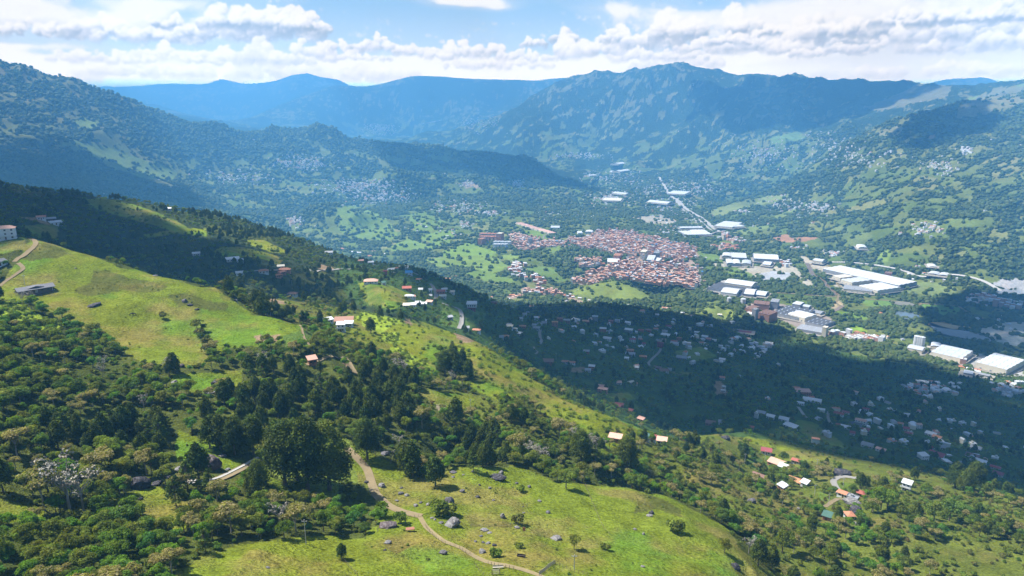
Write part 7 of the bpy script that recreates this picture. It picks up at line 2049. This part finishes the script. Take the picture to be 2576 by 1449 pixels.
# the 300 trees and 120 bushes that show largest stand as things of their own; the rest of each is one mass
NAME = dict(broad='broadleaf_tree', lush='broadleaf_tree', tan='flowering_tree', cypress='cypress_tree', pine='pine_tree', shrub='bush', brush='bush', bare='bare_tree', crop='crop_plant')
ADJ = dict(broad='dark green leafy tree', lush='bright green leafy tree', tan='tan flowering tree', cypress='dark cypress', pine='layered pine', shrub='green bush', brush='brown bush', bare='grey bare tree', crop='crop plant')
MARKS = [((0, 1015), 'at the upper left wood'), ((150, 930), 'behind the bright corn patch'), ((120, 1130), 'in the left wood above the tan crowns'), ((300, 1110), 'in the dark wood left of the clearing'), ((300, 1020), 'in the wood under the left pasture'),
         ((90, 1250), 'around the left meadow'), ((60, 1380), 'in the lower left thicket'), ((230, 1400), 'in the thicket at the bottom left'), ((400, 1400), 'beside the front knoll at the bottom'), ((560, 1300), 'in the thicket before the great cypress clump'),
         ((700, 1330), 'in the thicket behind the front knoll'), ((860, 1270), 'left of the broad brown boulder'), ((530, 1180), 'around the brown rock outcrop'), ((470, 1060), 'above the rock outcrop clearing'), ((620, 1010), 'in the conifer wood above the outcrop'),
         ((780, 1010), 'behind the great cypress clump'), ((900, 1000), 'in the dark conifer wood at the centre'), ((700, 920), 'along the foot of the right pasture'), ((850, 890), 'below the rust roofed farmhouse'), ((1000, 1090), 'above the upper end of the dirt track'),
         ((1080, 1130), 'behind the lone cypress'), ((1200, 1120), 'at the upper edge of the boulder meadow'), ((1300, 1080), 'in the middle of the central wood'), ((1400, 1150), 'in the right half of the central wood'), ((1550, 1180), 'above the right hand field'),
         ((1680, 1210), 'along the crest of the right hand field'), ((1100, 970), 'around the upper clearing'), ((1250, 1000), 'on the brown scrub slope'), ((1150, 920), 'beside the big dark tree on the lime slope'), ((1750, 1180), 'between the field and the coral shed'),
         ((1850, 1260), 'in the scrub left of the long brick farmhouse'), ((1950, 1340), 'in the lower right scrub'), ((2100, 1400), 'in the scrub at the bottom right'), ((2250, 1330), 'below the black rock face'), ((2400, 1400), 'in the bottom right corner'), ((2480, 1320), 'on the pale slope at the far right'), ((2050, 1250), 'around the orange roofed farmhouse')]
def one_tree(x, y, z, h_, kd, vi, label, group):
    pk = 'giant' if kd == 'cypress' and h_ > 17 else kd; crown, trunk = PROTO[pk][vi % len(PROTO[pk])]; t_ = bpy.data.objects.new(NAME[kd], None); COL.objects.link(t_); t_.empty_display_size = .5
    t_.location = (x, y, z - .15); w_ = h_ * (rng.uniform(.9, 1.2) if h_ < 18 else 1.2); t_.scale = (w_, w_, h_); t_.rotation_euler = (0, 0, rng.uniform(0, 2*pi)); tag(t_, label, 'bush' if NAME[kd] == 'bush' else 'tree', group)
    for nm, me in (('crown', crown), ('trunk', trunk)): o = bpy.data.objects.new(nm, me); COL.objects.link(o); o.parent = t_
pts = near_p + [p for p in mid_p if math.hypot(p[0], p[1]) < 700] + tufts
P = np.array([p[:4] for p in pts]); top = P[:, 2] + P[:, 3]*.8
qx, qy = project(P[:, 0], P[:, 1], P[:, 2] + P[:, 3]*.5)
vis = in_sight(P[:, 0], P[:, 1], top, .004) & (qx > 10) & (qx < 2566) & (qy < 1445) & (qy > 300)
show = P[:, 3] / np.hypot(P[:, 0], P[:, 1]) * vis
istree = np.array([p[4] not in ('shrub', 'brush', 'crop') for p in pts]); isbush = np.array([p[4] in ('shrub', 'brush') for p in pts])
nt = 300 - sum(1 for h_ in hero if NAME[h_[4]] != 'bush'); order = np.argsort(-show)
sel_t = [i for i in order if istree[i] and show[i] > 0][:nt]; sel_b = [i for i in order if isbush[i] and show[i] > 0][:110]
for i, h_ in enumerate(hero): one_tree(h_[0], h_[1], h_[2], h_[3], h_[4], i, h_[5], 'trees and bushes standing out on the hillside')
gr = {}
for i in sel_t + sel_b:
    mk = min(range(len(MARKS)), key=lambda j: math.hypot(MARKS[j][0][0] - qx[i], (MARKS[j][0][1] - qy[i]) * 1.3)); gr.setdefault((pts[i][4], mk), []).append(i)
for (kd, mk), ids in gr.items():
    ids.sort(key=lambda i: qx[i])
    for n_, i in enumerate(ids):
        if len(ids) == 1: lab = '%s %s' % (ADJ[kd], MARKS[mk][1])
        elif n_ == len(ids)-1: lab = 'rightmost %s %s' % (ADJ[kd], MARKS[mk][1])
        elif n_ < len(ORD): lab = '%s %s %s' % (ORD[n_], ADJ[kd], MARKS[mk][1])
        else: lab = '%s %s, %s from right' % (ADJ[kd], MARKS[mk][1], {1: 'second', 2: 'third', 3: 'fourth', 4: 'fifth', 5: 'sixth'}.get(len(ids)-1-n_, '%dth' % (len(ids)-n_)))
        one_tree(*pts[i][:5], i, lab, 'the %ss %s' % (ADJ[kd], MARKS[mk][1]))
taken = set(sel_t + sel_b)
JM = {k: [joined(a, b_, k + '_plant') for a, b_ in v] for k, v in PROTO.items() if k != 'giant'}
def mass(name, kinds, pool, label, cat):
    pr = []; base = {}
    for k in kinds: base[k] = len(pr); pr += JM[k]
    L_ = [(p[0], p[1], p[2] - .15, p[3], base[p[4]] + int(rng.integers(0, len(JM[p[4]])))) for p in pool if p[4] in base]
    if L_: scatter(name, pr, L_, label, cat)
rest = [p for i, p in enumerate(pts) if i not in taken] + [p for p in mid_p if math.hypot(p[0], p[1]) >= 700]
TREEK = ('broad', 'lush', 'tan', 'cypress', 'pine', 'bare')
mass('woodland', TREEK, rest, 'mixed woodland filling the hillside between the pastures', 'woodland')
mass('scrub', ('shrub', 'brush'), rest, 'low green and brown scrub covering the slopes', 'scrub')
mass('crops', ('crop',), rest, 'bright lime green crop plants on the sunlit slopes', 'crops')

# valley and mountain woods: simple crowns, thinned by the same cover the ground shows
from_idx = lambda x, y: (np.clip(np.searchsorted(vr, np.log(np.hypot(x, y))), 0, len(vr)-1), np.clip(np.searchsorted(ua, np.arctan2(x, y)), 0, len(ua)-1))
bl = []
for r0, r1, step, rad in ((1250, 2600, 10.5, (3.6, 7.5)), (2600, 4500, 15, (5, 9)), (4500, 6500, 24, (7, 12))):
    x, y = jitter_grid(r0, r1, step, -41, 41); z = height(x, y); ii, jj = from_idx(x, y)
    kc = classes(x, y, z); wv = wd[ii, jj]; pr = np.clip((wv + .9*fbm(x/26, y/26, 3, 601) - .35) * 2.0, 0, .97) * (wv > .03)
    pr = np.where(kc >= 0, 0, pr)
    single_ = (rng.random(len(x)) < .09 * (wv > 0.001))
    px, py = project(x, y, z)
    ok = ((rng.random(len(x)) < pr) | (single_ & (kc < 0))) & in_sight(x, y, z + 8, .003) & (px > -60) & (px < 2640)
    s = rng.uniform(*rad, ok.sum())
    bl += [(a, b_, c_ + q*.45, q, int(k_)) for a, b_, c_, q, k_ in zip(x[ok], y[ok], z[ok], s, rng.integers(0, 4, ok.sum()))]
bl = clear_of(bl, [b_ for b_ in BUILT if math.hypot(b_[0], b_[1]) > 1200])
print('plants near', len(near_p), 'mid', len(mid_p), 'valley', len(bl), 'town etc', len(BUILT))
scatter('valley_woods', BLOB, bl, 'woods and hedgerows covering the valley and mountain sides', 'woods')
